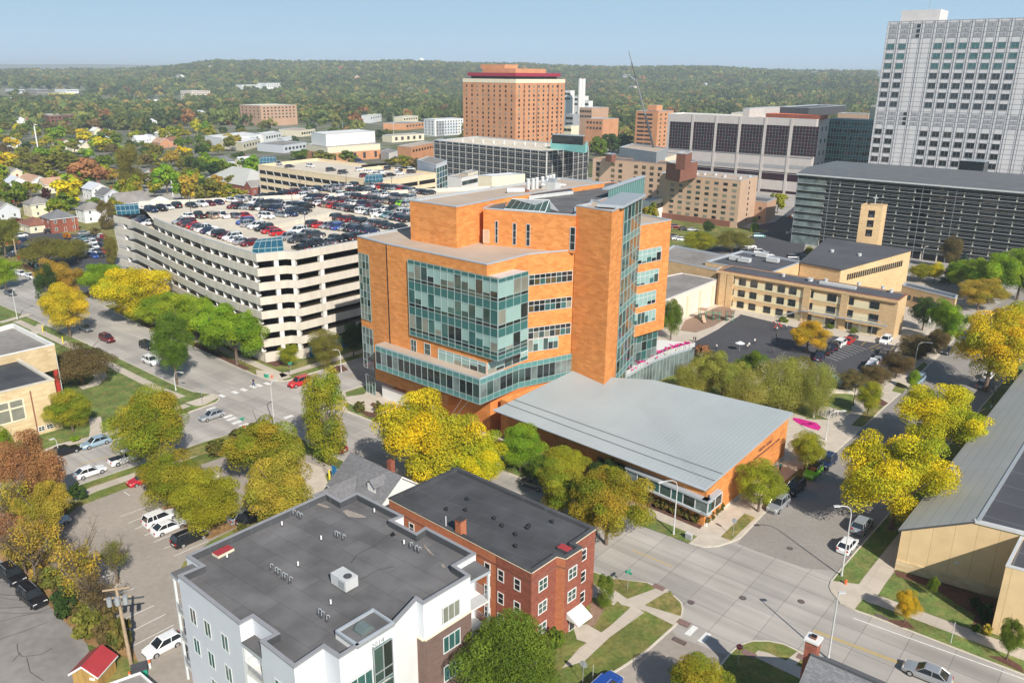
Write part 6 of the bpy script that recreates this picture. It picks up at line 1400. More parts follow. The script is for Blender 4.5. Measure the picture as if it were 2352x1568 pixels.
# ================================================================ vehicles
KIN={'sedan':dict(L=4.75,W=1.84,H=1.45,hood=.88,trunk=.98,gb=(-1.95,1.05),gr=(-1.15,.25)),
 'hatchback':dict(L=4.25,W=1.8,H=1.52,hood=.92,trunk=1.0,gb=(-2.0,1.0),gr=(-1.5,.2)),
 'suv':dict(L=4.75,W=1.92,H=1.75,hood=1.08,trunk=1.1,gb=(-2.28,1.05),gr=(-1.95,.35)),
 'minivan':dict(L=5.0,W=1.98,H=1.76,hood=1.02,trunk=1.08,gb=(-2.4,1.45),gr=(-2.1,.55)),
 'pickup':dict(L=5.6,W=2.0,H=1.85,hood=1.15,trunk=1.12,gb=(-.75,1.35),gr=(-.55,.6)),
 'jeep':dict(L=4.3,W=1.88,H=1.85,hood=1.15,trunk=1.15,gb=(-2.05,.7),gr=(-1.95,.5))}
def car_mbs(k,paint='PAINT'):
    d=KIN[k]; L,W=d['L']/2,d['W']/2; body=MB(); gl=MB(); zb=.24
    st=[(-L,.80,d['trunk']*.72),(-L+.10,.92,d['trunk']*.94),(-L+.5,.99,d['trunk']),(d['gb'][0]+.1,1,d['trunk']),(0,1,(d['trunk']+d['hood'])/2),(d['gb'][1],1,d['hood']),(L-.75,.97,d['hood']*.95),(L-.22,.88,d['hood']*.84),(L,.74,d['hood']*.62)]
    st.sort()
    R_=[]
    for x,w,zt in st:
        w*=W; R_.append([(x,-w*.93,zb),(x,-w,.5),(x,-w*.985,zt*.86),(x,-w*.90,zt),(x,w*.90,zt),(x,w*.985,zt*.86),(x,w,.5),(x,w*.93,zb)])
    for a,b in zip(R_,R_[1:]):
        for i in range(8): j=(i+1)%8; body.face([a[i],b[i],b[j],a[j]],paint)
    body.face(list(reversed(R_[0])),paint); body.face(R_[-1],paint)
    (b0,b1),(r0,r1)=d['gb'],d['gr']; zr=d['H']; wb=W*.88; wr=W*(.70 if k!='jeep' else .84)
    zb0=d['trunk']-.01; zb1=d['hood']-.01
    B0=[(b0,-wb,zb0),(b1,-wb,zb1),(b1,wb,zb1),(b0,wb,zb0)]; T=[(r0,-wr,zr-.03),(r1,-wr,zr),(r1,wr,zr),(r0,wr,zr-.03)]
    gl.face([B0[0],B0[1],T[1],T[0]],'car_glass'); gl.face([B0[2],B0[3],T[3],T[2]],'car_glass'); gl.face([B0[1],B0[2],T[2],T[1]],'car_glass'); gl.face([B0[3],B0[0],T[0],T[3]],'car_glass')
    e=.035; rf=[(r0-.06,-wr-.02,zr-.02),(r1+.06,-wr-.02,zr),(r1+.06,wr+.02,zr),(r0-.06,wr+.02,zr-.02)]; rt=[(r0+.1,-wr*.85,zr+.045),(r1-.1,-wr*.85,zr+.055),(r1-.1,wr*.85,zr+.055),(r0+.1,wr*.85,zr+.045)]
    rp='trim_black' if k=='jeep' else paint
    body.face(rt,rp)
    for i in range(4): j=(i+1)%4; body.face([rf[i],rf[j],rt[j],rt[i]],rp)
    # pillars
    for s in (-1,1):
        for (bx,tx) in ((b0,r0),(b1,r1)) + (((b0+b1)/2-.1,(r0+r1)/2-.05),):
            z=zb0 if bx==b0 else zb1; body.tube((bx,s*(wb+.012),z),(tx,s*(wr+.015),zr),.045,paint,4)
        if k in('suv','minivan'): x=(b0*.72+b1*.28); body.tube((x,s*(wb+.012),zb0),(x+.05,s*(wr+.015),zr),.06,paint,4)
    if k=='pickup': body.box(Vector((-L+.15,-W*.8,0)),(1,0),1.85,W*1.6,d['trunk']-.02,d['trunk']+.015,'trim_black')
    if k=='suv' or k=='minivan':
        for s in (-1,1): body.tube((r0+.15,s*wr*.88,zr+.09),(r1-.1,s*wr*.88,zr+.09),.025,'metal_grey',4)
    lights=[]
    for s in (-1,1):
        m=MB(); y=s*W*.60; m.box(Vector((L-.17,y,0)),(0,1),.42,.1,d['hood']*.62,d['hood']*.80,'lamp_white',c=True); lights.append(('headlight',m))
        m=MB(); y=s*W*.70; m.box(Vector((-L+.05,y,0)),(0,1),.34,.12,d['trunk']*.66,d['trunk']*.86,'lamp_red',c=True); lights.append(('taillight',m))
    bp=MB(); bp.box(Vector((L-.03,0,0)),(0,1),W*1.2,.08,.34,.5,'trim_black',c=True); bp.box(Vector((-L+.0,0,0)),(0,1),.5,.06,.55,.68,'lamp_white',c=True)
    wh=[]
    r=.34 if k in('sedan','hatchback') else .38
    for x in (-L+.95,L-.92):
        for s in (-1,1):
            m=MB(); c=Vector((x,s*(W-.10),r)); m.tube(c-Vector((0,.11,0)),c+Vector((0,.11,0)),r,'tyre',12); q=MB(); q.tube(c+Vector((0,s*.10,0)),c+Vector((0,s*.125,0)),r*.62,'rim',10); wh.append((m,q))
    return body,gl,lights,bp,wh
SLOT=bpy.data.materials.new('paint_slot'); MT['PAINT']=SLOT
CARP={}; CARM={}
def merge(mbs):
    o=MB()
    for m in mbs:
        n=len(o.v); o.v+=m.v; o.f+=[tuple(i+n for i in f) for f in m.f]; o.mi+=[o._m(m.mats[i]) for i in m.mi]
    return o
for k in KIN:
    b,g,l,bp,wh=car_mbs(k)
    CARM[k]=merge([b,g]+[m for _,m in l]+[bp]+[m for p in wh for m in p]).mesh(k)
    CARP[k]=[('body',b.mesh('body'),None),('window',g.mesh('window'),None),('bumper_trim',bp.mesh('bumper_trim'),None)]+[(n,m.mesh(n),None) for n,m in l]+[('wheel',m.mesh('wheel'),q.mesh('rim')) for m,q in wh]
NAME={'sedan':'sedan','hatchback':'hatchback','suv':'suv_car','minivan':'minivan','pickup':'pickup_truck','jeep':'off_roader'}
WORD={'sedan':'sedan','hatchback':'hatchback','suv':'SUV','minivan':'minivan','pickup':'pickup truck','jeep':'open off-roader'}
def setpaint(o,pn):
    for i,s in enumerate(o.material_slots):
        if s.material==SLOT: s.link='OBJECT'; s.material=PAINT[pn]
def carlabel(lab): return lab
def car(kind,col,p,az,label,group,parts=False):
    rot=R(90-az)
    if not parts:
        o=bpy.data.objects.new(NAME[kind],CARM[kind]); COL.objects.link(o); o.location=p; o.rotation_euler.z=rot; setpaint(o,col); tag(o,label,'car' if kind!='pickup' else 'truck',group); return o
    r=thing(NAME[kind],label,'car' if kind!='pickup' else 'truck',p,group,rot)
    for n,me,sub in CARP[kind]:
        o=bpy.data.objects.new(n,me); COL.objects.link(o); o.parent=r; setpaint(o,col)
        if sub: s=bpy.data.objects.new('rim',sub); COL.objects.link(s); s.parent=o
    return r
AZA,AZB=128.,41.
ORD=['first','second','third','fourth','fifth','sixth','seventh','eighth','ninth','tenth','eleventh','twelfth','thirteenth','fourteenth','fifteenth','sixteenth','seventeenth','eighteenth']
rc=random.Random(5)
def rcol(): return rc.choices(['black','dark_grey','grey','silver','white','navy','maroon','red','tan','blue','teal','brown'],[20,19,14,14,16,8,5,4,3,2,2,1])[0]
def rkind(): return rc.choices(['sedan','suv','minivan','hatchback','pickup'],[40,38,8,8,6])[0]
CW={'dark_grey':'dark grey','light_blue':'light blue','navy':'navy blue'}
def row(p0,p1,n,az,desc,z,cols=None,kinds=None,group='cars on the pale garage roof',jit=.35):
    a=G(*p0,z);b=G(*p1,z)
    for i in range(n):
        t=i/(n-1) if n>1 else 0; c=(cols[i] if cols and i<len(cols) else rcol()); k=(kinds[i] if kinds and i<len(kinds) else rkind())
        p=a.lerp(b,t)+azv(az)*rc.uniform(-jit,jit); p.z=z
        car(k,c,p,az+rc.uniform(-1.5,1.5)+rc.choice([0,180]),f'{CW.get(c,c)} {WORD[k]}, {ORD[i]} from left in the {desc}',group)
z=GLV[0]
row((348,487),(404,477),4,AZA,'roof row by the far shelter',z,['navy','black','white','black'],['suv','pickup','sedan','suv'])
row((441,476),(500,469),4,AZA,'short row by the rear parapet',z,['dark_grey','white','maroon','navy'],['sedan','pickup','sedan','sedan'])
row((533,465),(811,429),17,AZA,'long row along the rear parapet',z,['white','silver','silver','dark_grey','black','black','black','maroon','maroon','silver','white','navy','silver','silver','silver','white','dark_grey'])
row((302,499),(346,516),5,AZB,'low ramp row at far left',21.2-1.15,['silver','black','grey','navy','white'],['sedan','sedan','sedan','sedan','sedan'],jit=.1)
row((418,513),(574,564),14,AZB,'row along the curved front parapet',z,['silver','maroon','dark_grey','red','grey','white','navy','white','black','maroon','white','white','silver','maroon'],['sedan','suv','sedan','sedan','sedan','pickup','sedan','sedan','suv','sedan','suv','sedan','sedan','hatchback'],jit=.1)
row((432,501),(563,500),6,AZA,'short row before the open aisle',z,['white','black','tan','white','grey','red'],['sedan','pickup','minivan','pickup','sedan','sedan'])
row((543,478),(697,489),13,AZB,'left double row, front half',z,['maroon','black','silver','silver','black','white','black','navy','navy','brown','white','dark_grey','black'])
row((590,469),(700,480),9,AZB,'left double row, rear half',z,['white','black','dark_grey','dark_grey','grey','white','dark_grey','navy','black'])
row((562,515),(640,540),6,AZB,'row ending in two red cars',z,['blue','silver','white','black','red','red'],['suv','suv','suv','suv','sedan','hatchback'])
row((660,551),(684,556),2,AZB,'pair behind the near shelter',z,['silver','dark_grey'],['suv','suv'])
row((681,536),(728,545),3,AZB,'trio behind the nearest mast',z,['white','silver','dark_grey'],['suv','sedan','suv'])
row((690,574),(815,549),7,AZA,'row along the right front parapet',z,['black','black','dark_grey','grey','black','black','black'],['sedan','suv','suv','sedan','suv','suv','suv'],jit=.1)
row((725,520),(852,536),10,AZB,'row beside the ramp opening',z,['dark_grey','red','silver','grey','blue','silver','black','navy','dark_grey','navy'])
row((779,504),(915,527),10,AZB,'row right of the ramp wall',z,['dark_grey','maroon','maroon','dark_grey','black','silver','grey','dark_grey','dark_grey','black'],['suv','sedan','suv','sedan','suv','sedan','suv','suv','sedan','sedan'])
row((843,490),(940,509),9,AZB,'row nearest the orange building',z,['white','grey','white','white','teal','silver','dark_grey','navy','black'])
row((850,478),(942,494),8,AZB,'row behind the teal car',z)
row((705,466),(835,489),13,AZB,'central double row, front half',z,['white','grey','brown','white','maroon','tan','red','black','grey','silver','black','dark_grey','white'])
row((702,454),(850,475),12,AZB,'central double row, rear half',z,['white','black','navy','maroon','white','dark_grey','dark_grey','maroon','silver','white','navy','dark_grey'])
row((775,449),(938,474),14,AZB,'far double row, front half',z,['black','white','white','silver','black','black','maroon','black','black','grey','tan','black','lime','silver'])
row((810,439),(942,460),12,AZB,'far double row, rear half',z)
row((856,430),(985,447),12,AZB,'farthest row by the beige garage',z,['silver','white','red','black','grey','silver','red','dark_grey','silver','silver','black','dark_grey'])
for i,(x,y,k,c) in enumerate(((613,502,'suv','white'),(646,498,'sedan','silver'),(664,496,'pickup','navy'),(690,491,'sedan','dark_grey'))): car(k,c,G(x,y,z),AZA-10,f'{CW.get(c,c)} {WORD[k]} above the ramp wall, {ORD[i]} from left','cars on the pale garage roof')
bg=[(200,1125,'silver','pickup'),(310,1148,'dark_grey','sedan'),(500,1145,'white','suv'),(690,1182,'dark_grey','suv'),(800,1205,'dark_grey','suv'),(945,1097,'navy','suv'),(970,1122,'silver','sedan'),(960,1180,'white','suv'),(1045,1197,'white','sedan'),(1000,1237,'maroon','suv'),(1160,1200,'white','sedan'),(1120,1222,'white','suv'),(1220,1168,'dark_grey','suv'),(1240,1228,'black','sedan'),(1315,1178,'white','sedan'),(1365,1178,'black','pickup'),(1420,1175,'white','suv'),(1320,1215,'white','sedan'),(1430,1200,'dark_grey','suv'),(1160,1240,'black','sedan')]
for i,(x,y,c,k) in enumerate(sorted(bg)): car(k,c,G(588+x/4,98+y/4,18.4),AZB+rc.choice([0,90]) if i<5 else AZB,f'{CW.get(c,c)} {WORD[k]} on the beige garage roof, {(ORD+["nineteenth","twentieth"])[i]} from the left','cars on the beige garage roof')
S=[ # street cars with parts
('suv','maroon',247,783,AZA,'maroon SUV driving along the street beside the pale garage'),('suv','black',340,800,AZA,'black SUV driving behind the maroon SUV toward the crossing'),('suv','white',348,835,AZA,'white SUV half hidden behind the dark green street tree'),
('sedan','silver',488,960,AZB+180,'silver sedan waiting at the crosswalk left of the crossing'),('sedan','light_blue',221,1022,AZB+180,'pale blue grey sedan on the left street below the stone school'),('sedan','black',150,1042,AZB,'black car half hidden by the rust coloured tree'),
('pickup','white',292,1058,AZB,'white pickup with dark bed cover at the kerb under the gold tree'),('sedan','white',208,1090,AZB,'white sedan parked at the lower kerb of the left street'),('sedan','red',330,1107,AZB+180,'red sedan parked beside the lot entrance strip'),
('sedan','navy',556,1044,AZB+180,'dark blue sedan on the small lot above the gold trees'),('sedan','light_blue',603,1034,AZB,'pale blue car glimpsed among gold tree tops'),('suv','red',688,884,AZB+180,'red and black SUV turning at the main crossing'),
('sedan','maroon',770,1032,AZA+180,'dark red car shaded under the narrow gold tree'),('sedan','grey',197,759,AZA,'dark car shaded under the round orange tree'),('suv','white',370,1198,AZB,'white SUV in the near lot, farther of the white pair'),
('sedan','white',389,1217,AZB,'white sedan in the near lot, nearer of the white pair'),('suv','black',437,1243,AZB,'black SUV in the near lot beside the apartment block'),('sedan','silver',560,1190,AZB,'silver car behind the green lot trees'),('sedan','black',582,1196,AZB,'black car at the far corner of the apartment block'),
('hatchback','white',376,1490,AZB+180,'white hatchback parked beside the grey apartment balconies'),('suv','black',30,1330,AZA,'black SUV in the cracked alley, upper of two'),('suv','black',76,1380,AZA,'black SUV with light windscreen in the cracked alley, lower of two'),('sedan','silver',121,1210,AZB,'grey car hidden behind bare trees in the near lot'),
('suv','silver',1786,1166,AZB+180,'silver SUV at the left kerb in front of the black SUV'),('suv','black',1824,1128,AZB+180,'black SUV parked between the silver SUV and the lime off-roader'),('jeep','lime',1866,1092,AZB+180,'lime green off-roader with black soft top at the kerb'),('suv','navy',1898,1068,AZB+180,'dark blue SUV parked behind the lime green off-roader'),
('suv','silver',1979,1213,AZB,'silver SUV with dark roof at the right kerb under the yellow tree'),('hatchback','white',1946,1259,AZB,'white hatchback at the right kerb near the hydrant'),('suv','grey',2257,888,AZB,'grey SUV at the right kerb far up the side street'),('sedan','white',2269,869,AZB,'white car ahead of the grey SUV far up the side street'),
('suv','light_blue',2108,878,AZB+180,'light blue SUV at the left kerb by the driveway'),('sedan','dark_grey',2174,810,AZB+180,'dark car shaded under the far yellow tree'),('sedan','silver',2113,818,AZB,'silver car beyond the lot exit'),('sedan','blue',2215,777,AZB+180,'blue sedan on the far side street'),
('sedan','grey',1226,1117,AZA+180,'grey coupe parked at the kerb by the tree row'),('sedan','silver',2127,1555,AZA+180,'silver sedan driving along the lower right street'),('suv','blue',1388,1588,AZB,'blue SUV at the bottom edge beside the street sign'),
('suv','white',2033,787,AZB+180,'white SUV alone beside the yellow painted bay'),('sedan','red',1950,787,AZB,'red car in the school lot beside the white minivan'),('minivan','white',1931,793,AZB,'white minivan in the school lot beside the red car'),('sedan','dark_grey',1957,781,AZB,'grey green car behind the red car in the school lot')]
for k,c,x,y,a,l in S: car(k,c,G(x,y,.04),a,l,'cars on the near streets and lots',parts=True)
def lot(pts,az,desc,group):
    for i,(x,y,k,c) in enumerate(sorted(pts)): car(k,c,G(x,y,.05),az,f'{CW.get(c,c)} {WORD[k]}, {(ORD+["nineteenth","twentieth","twenty first","twenty second","twenty third","twenty fourth","twenty fifth","twenty sixth"])[i]} from the left {desc}',group)
lot([(1899,812,'suv','black'),(1888,818,'suv','black'),(1908,806,'sedan','navy'),(1917,801,'suv','black'),(1882,825,'sedan','navy')],AZB-10,'in the dark car row on the playground','cars in the school lot')
lot([(2035,815,'sedan','silver'),(2027,823,'suv','dark_grey'),(2015,832,'sedan','silver'),(2004,840,'suv','white'),(1998,848,'minivan','white'),(1909,880,'suv','light_blue'),(1930,893,'suv','black')],AZB-10,'in the school lot beside the brown trees','cars in the school lot')
lot([(28,623,'sedan','white'),(50,632,'sedan','white'),(71,638,'sedan','white'),(90,646,'suv','white'),(199,638,'suv','white'),(191,630,'sedan','silver'),(24,677,'sedan','grey')],AZA,'near the far left kerb and alley','cars near the far left kerb')
P3=[]
for i,(x,y) in enumerate(((190,550),(203,549),(216,548),(232,546),(240,549),(187,563),(200,562),(215,560),(232,556),(240,560),(190,573),(205,573),(218,570),(232,566),(241,570),(215,582),(228,582),(241,582),(205,590),(216,592),(232,590),(175,556),(178,569))): P3.append((x,y,rkind(),rcol()))
lot(P3,AZA+4,'in the dark lot beside the garage','cars in the dark lot beside the garage')
P4=[(x,y,rkind(),c) for x,y,c in ((30,590,'dark_grey'),(50,578,'navy'),(66,574,'black'),(55,555,'navy'),(48,545,'white'),(30,560,'red'),(44,587,'silver'),(60,592,'red'),(74,598,'navy'),(82,604,'dark_grey'),(92,610,'black'),(100,616,'silver'),(84,533,'black'),(62,528,'white'),(96,532,'dark_grey'),(118,535,'black'))]
lot(P4,AZB,'in the hedged lot at far left','cars in the far left lot')
P5=[(x,y,rkind(),c) for x,y,c in ((1551,524,'maroon'),(1572,529,'black'),(1549,546,'black'),(1556,551,'white'),(1568,553,'white'),(1590,531,'silver'),(1743,546,'teal'),(1708,575,'black'),(1722,570,'white'),(1716,590,'silver'),(1745,583,'white'),(1762,590,'silver'),(1822,596,'dark_grey'),(1834,591,'grey'),(1848,588,'silver'),(1830,533,'white'),(1822,538,'white'))]
lot(P5,AZB+50,'in the lots before the tan hotel','cars between hotel and school')
lot([(194,538,'sedan','silver'),(40,466,'minivan','red'),(38,508,'sedan','maroon'),(183,500,'suv','dark_grey'),(75,490,'sedan','black')],AZB,'among the left houses','cars among the left houses')
# ================================================================ trees
import numpy as np
def leafmat(name,c1,c2,tr=.22,gn=False):
    m=bpy.data.materials.new('foliage_'+name); MT['leaf_'+name]=m; m.use_nodes=True; nt=m.node_tree; L=nt.links.new
    for n in list(nt.nodes):
        if n.type=='BSDF_PRINCIPLED': nt.nodes.remove(n)
    out=[n for n in nt.nodes if n.type=='OUTPUT_MATERIAL'][0]
    oi=_n(nt,'ShaderNodeObjectInfo'); at=_n(nt,'ShaderNodeAttribute'); at.attribute_name='tint'
    if gn:
        cr=_n(nt,'ShaderNodeValToRGB'); L(oi.outputs['Random'],cr.inputs[0]); e=cr.color_ramp; e.interpolation='CONSTANT'
        cols=[(0,(.085,.125,.04)),(.2,(.12,.165,.05)),(.4,(.16,.20,.055)),(.6,(.20,.21,.06)),(.74,(.26,.25,.065)),(.83,(.10,.135,.06)),(.91,(.30,.22,.07)),(.965,(.28,.17,.075)),(.99,(.36,.15,.07))]
        e.elements[0].position=0; e.elements[0].color=(*cols[0][1],1); e.elements[1].position=cols[1][0]; e.elements[1].color=(*cols[1][1],1)
        for p,c in cols[2:]: q=e.elements.new(p); q.color=(*c,1)
        ge=_n(nt,'ShaderNodeNewGeometry'); nz=_n(nt,'ShaderNodeTexNoise'); nz.inputs['Scale'].default_value=.011; nz.inputs['Detail'].default_value=3; L(ge.outputs['Position'],nz.inputs['Vector'])
        mz=_n(nt,'ShaderNodeMapRange'); mz.inputs[1].default_value=.35; mz.inputs[2].default_value=.65; mz.inputs[3].default_value=.68; mz.inputs[4].default_value=1.3; L(nz.outputs[0],mz.inputs[0])
        sz=_n(nt,'ShaderNodeVectorMath',operation='SCALE'); L(cr.outputs[0],sz.inputs[0]); L(mz.outputs[0],sz.inputs['Scale']); base=sz.outputs[0]
    else:
        mx=_n(nt,'ShaderNodeMix',data_type='RGBA'); mx.inputs[6].default_value=(*c1,1); mx.inputs[7].default_value=(*c2,1); L(at.outputs['Fac'],mx.inputs[0]); base=mx.outputs[2]
    at2=_n(nt,'ShaderNodeAttribute'); at2.attribute_name='lum'
    sc=_n(nt,'ShaderNodeVectorMath',operation='SCALE'); L(base,sc.inputs[0]); L(at2.outputs['Fac'],sc.inputs['Scale'])
    hs=_n(nt,'ShaderNodeHueSaturation'); mr=_n(nt,'ShaderNodeMapRange'); mr.inputs[3].default_value=.485; mr.inputs[4].default_value=.515; L(oi.outputs['Random'],mr.inputs[0]); L(mr.outputs[0],hs.inputs['Hue']); L(sc.outputs[0],hs.inputs['Color'])
    d=_n(nt,'ShaderNodeBsdfDiffuse'); t=_n(nt,'ShaderNodeBsdfTranslucent'); ms=_n(nt,'ShaderNodeMixShader'); ms.inputs[0].default_value=tr
    L(hs.outputs[0],d.inputs[0]); L(hs.outputs[0],t.inputs[0]); L(d.outputs[0],ms.inputs[1]); L(t.outputs[0],ms.inputs[2]); L(ms.outputs[0],out.inputs['Surface']); m.diffuse_color=(*c1,1)
    return m
for n,c1,c2 in (('green',(.11,.18,.025),(.19,.25,.03)),('bright_green',(.17,.31,.025),(.33,.42,.03)),('yellow_green',(.24,.28,.025),(.42,.40,.03)),('yellow',(.80,.60,.02),(.34,.40,.03)),('golden',(.50,.34,.05),(.30,.28,.04)),
    ('amber',(.74,.48,.03),(.46,.40,.03)),('orange',(.58,.22,.035),(.50,.30,.04)),('rust',(.38,.17,.08),(.46,.24,.10)),('olive',(.17,.18,.035),(.26,.23,.05)),('dark_green',(.045,.085,.025),(.075,.12,.03)),('brown',(.15,.12,.05),(.22,.16,.06)),
    ('maroon',(.07,.02,.02),(.10,.03,.03)),('spruce',(.05,.085,.075),(.08,.12,.10)),('willow',(.27,.29,.05),(.40,.37,.08)),('green_gold',(.20,.27,.025),(.46,.34,.035)),('bush',(.11,.13,.03),(.25,.17,.05))):
    leafmat(n,c1,c2)
leafmat('forest',(.1,.1,.1),(.1,.1,.1),.25,True)
def crown_mesh(seed,shape,nb,nl,ls,fill=.25,aspect=1.):
    """leafy crown in a unit ball (z from -1 to 1): leaves on the skins of overlapping leaf clumps"""
    g=np.random.default_rng(seed); C=[]; Rr=[]
    mj=[v/np.linalg.norm(v)*g.uniform(.38,.68) for v in g.normal(size=(15,3))]
    while len(C)<nb:
        v=g.normal(size=3); v/=np.linalg.norm(v); r=g.uniform(.25,.80)**.6
        p=v*r
        if shape=='cone': 
            z=g.uniform(-1,1)**1; w=(1-z)/2*.85+.06; a=g.uniform(0,6.283); q=g.uniform(.3,1)**.5; p=np.array([math.cos(a)*w*q,math.sin(a)*w*q,z]); br=.13+.16*(1-z)/2
        elif shape=='column':
            z=g.uniform(-.9,.9); w=.62*math.sqrt(max(0,1-z*z*.8)); a=g.uniform(0,6.283); q=g.uniform(.3,1)**.5; p=np.array([math.cos(a)*w*q,math.sin(a)*w*q,z]); br=g.uniform(.2,.32)
        elif shape=='spread':
            p=np.array([p[0],p[1],abs(p[2])*.9-.35-.25*(p[0]**2+p[1]**2)]); br=g.uniform(.2,.36)
        elif shape=='lobed':
            q=mj[g.integers(15)]; v=g.normal(size=3); p=q*np.array([1,1,.9])+v/np.linalg.norm(v)*g.uniform(.05,.28); br=g.uniform(.11,.23)
            if g.random()<.22: p=v/np.linalg.norm(v)*g.uniform(0,.45); br=g.uniform(.18,.32)
        elif shape=='weep': p=p*.8; br=g.uniform(.2,.34)
        else: p=p*.84; br=g.uniform(.13,.34)
        C.append(p); Rr.append(br)
    C=np.array(C);Rr=np.array(Rr); wt=Rr**2; wt/=wt.sum(); bt=np.clip(g.normal(.42,.34,nb),0,1); bl=np.clip(g.normal(1,.13,nb),.7,1.3)
    idx=g.choice(nb,nl,p=wt); n=g.normal(size=(nl,3)); n/=np.linalg.norm(n,axis=1)[:,None]; n[:,2]=np.where(g.random(nl)<.55,np.abs(n[:,2]),n[:,2])
    rad=Rr[idx]*np.where(g.random(nl)<fill,g.uniform(.3,.9,nl),g.uniform(.86,1.08,nl)); P=C[idx]+n*rad[:,None]*np.array([1,1,.85])
    if shape=='weep': P[:,2]-=g.random(nl)**2*.35
    # drop leaves buried deep inside other clumps
    N=n+g.normal(size=(nl,3))*.55; N/=np.linalg.norm(N,axis=1)[:,None]
    T=np.cross(N,g.normal(size=(nl,3))); T/=np.linalg.norm(T,axis=1)[:,None]; B_=np.cross(N,T); s=ls*g.uniform(.6,1.35,nl)[:,None]; e=.75 if shape!='weep' else .5
    V=np.stack([P-T*s-B_*s*e*.4,P+T*s*.2-B_*s*e,P+T*s+B_*s*e*.4,P-T*s*.2+B_*s*e],1)
    V[:,:,2]*=aspect; V=V.reshape(-1,3)
    me=bpy.data.meshes.new('crown'); me.vertices.add(nl*4); me.vertices.foreach_set('co',V.astype(np.float32).ravel()); me.loops.add(nl*4); me.loops.foreach_set('vertex_index',np.arange(nl*4,dtype=np.int32)); me.polygons.add(nl); me.polygons.foreach_set('loop_start',np.arange(0,nl*4,4,dtype=np.int32)); me.polygons.foreach_set('loop_total',np.full(nl,4,dtype=np.int32)); me.update(calc_edges=True)
    a=me.attributes.new('tint','FLOAT','FACE'); a.data.foreach_set('value',np.clip(bt[idx]+g.normal(0,.13,nl),0,1).astype(np.float32))
    a=me.attributes.new('lum','FLOAT','FACE'); a.data.foreach_set('value',(bl[idx]*g.uniform(.88,1.12,nl)).astype(np.float32))
    me.materials.append(MT['leaf_green']); return me
NEARC={s:[crown_mesh(i*7+k,s,nb,nl,ls,asp) for i in range(cnt)] for k,(s,nb,nl,ls,asp,cnt) in enumerate((('round',60,58000,.013,.22,3),('lobed',110,80000,.0125,.18,3),('spread',60,36000,.016,.2,2),('cone',70,26000,.017,.3,2),('column',50,28000,.018,.25,2),('weep',90,60000,.0135,.35,2)))}
MIDC={'round':[crown_mesh(100+i,'round',26,1700,.085) for i in range(4)],'lobed':[crown_mesh(120+i,'lobed',30,1700,.085) for i in range(3)],'cone':[crown_mesh(130+i,'cone',30,1300,.08) for i in range(2)],'spread':[crown_mesh(140+i,'spread',26,1500,.085) for i in range(2)]}
def sparse_mesh(seed): return crown_mesh(seed,'lobed',60,4200,.022,.5)
SPARSE=[sparse_mesh(201),sparse_mesh(202)]
def limb_mesh(seed,twigs=False,n=7,m='bark'):
    """unit trunk: height 1 to the crown top, limbs fanning into the crown"""
    r=random.Random(seed); b=MB(); b.tube((0,0,0),(0,0,.22),.030,m,8,.022); b.tube((0,0,.22),(r.uniform(-.02,.02),r.uniform(-.02,.02),.72),.022,m,6,.008)
    for i in range(n):
        a=i*6.283/n+r.uniform(-.3,.3); z=r.uniform(.2,.5); l=r.uniform(.22,.42); p=Vector((0,0,z)); q=Vector((math.cos(a)*l*.5,math.sin(a)*l*.5,z+l*.45)); e=Vector((math.cos(a)*l*1.0,math.sin(a)*l*1.0,z+l*1.0)); b.tube(p,q,.013,m,5,.008); b.tube(q,e,.008,m,4,.003)
        if twigs:
            for k in range(9):
                s=q.lerp(e,r.random()) if k%2 else p.lerp(q,r.random()); d=Vector((r.uniform(-1,1),r.uniform(-1,1),r.uniform(.1,1.1))).normalized()*r.uniform(.10,.22)+Vector((math.cos(a),math.sin(a),0))*.05; b.tube(s,s+d,.0035,m,3,.001)
                for j in range(5): s2=s+d*r.uniform(.3,1); d2=Vector((r.uniform(-1,1),r.uniform(-1,1),r.uniform(-.1,1))).normalized()*.09; b.tube(s2,s2+d2,.0016,m,3,.0007)
    return b.mesh('trunk')
TRK=[limb_mesh(i) for i in range(4)]; TWIG=[limb_mesh(20+i,True,11) for i in range(2)]; TWIGP=[limb_mesh(30+i,True,10,'bark_pale') for i in range(1)]
rt_=random.Random(11)
def tree(label,x,y,top,wpx,kind,col,name='deciduous_tree',group=None,near=True,z0=0.,lift=.16,cat='tree',trunk=None,sq=None):
    """x,y foot of the trunk, top = row of the crown top, wpx = crown width in survey pixels"""
    p=G(x,y,z0); H=ZH(x,y,top,z0)-z0; H=max(H,.6); r=wpx/2*depth((p.x,p.y,z0+H*.5))/FPX
    root=thing(name,label,cat,p,group,rt_.uniform(0,6.28))
    tree_at(root,H,r,kind,col,near,lift,trunk); return root
def tree_at(root,H,r,kind,col,near,lift,trunk=None):
    lib=NEARC if near else MIDC
    me=rt_.choice(SPARSE if kind=='sparse' else lib[kind])
    o=bpy.data.objects.new('crown',me); COL.objects.link(o); o.parent=root
    h=H*(1-lift)/2; vz={'lobed':.80,'weep':.9,'round':.93}.get(kind,.97); f={'cone':.87,'column':.9,'spread':.95,'lobed':.84,'weep':.84}.get(kind,.95); o.location=(0,0,H-h); o.scale=(r/f,r/f,h/vz)
    if kind=='spread': o.location.z=H-h*1.0; 
    o.material_slots[0].link='OBJECT'; o.material_slots[0].material=MT['leaf_'+col]
    t=bpy.data.objects.new('trunk',trunk or (rt_.choice(TWIG) if kind=='sparse' else rt_.choice(TRK))); COL.objects.link(t); t.parent=root; k=H*1.02; t.scale=(max(k*.55,r*1.8),max(k*.55,r*1.8),k)
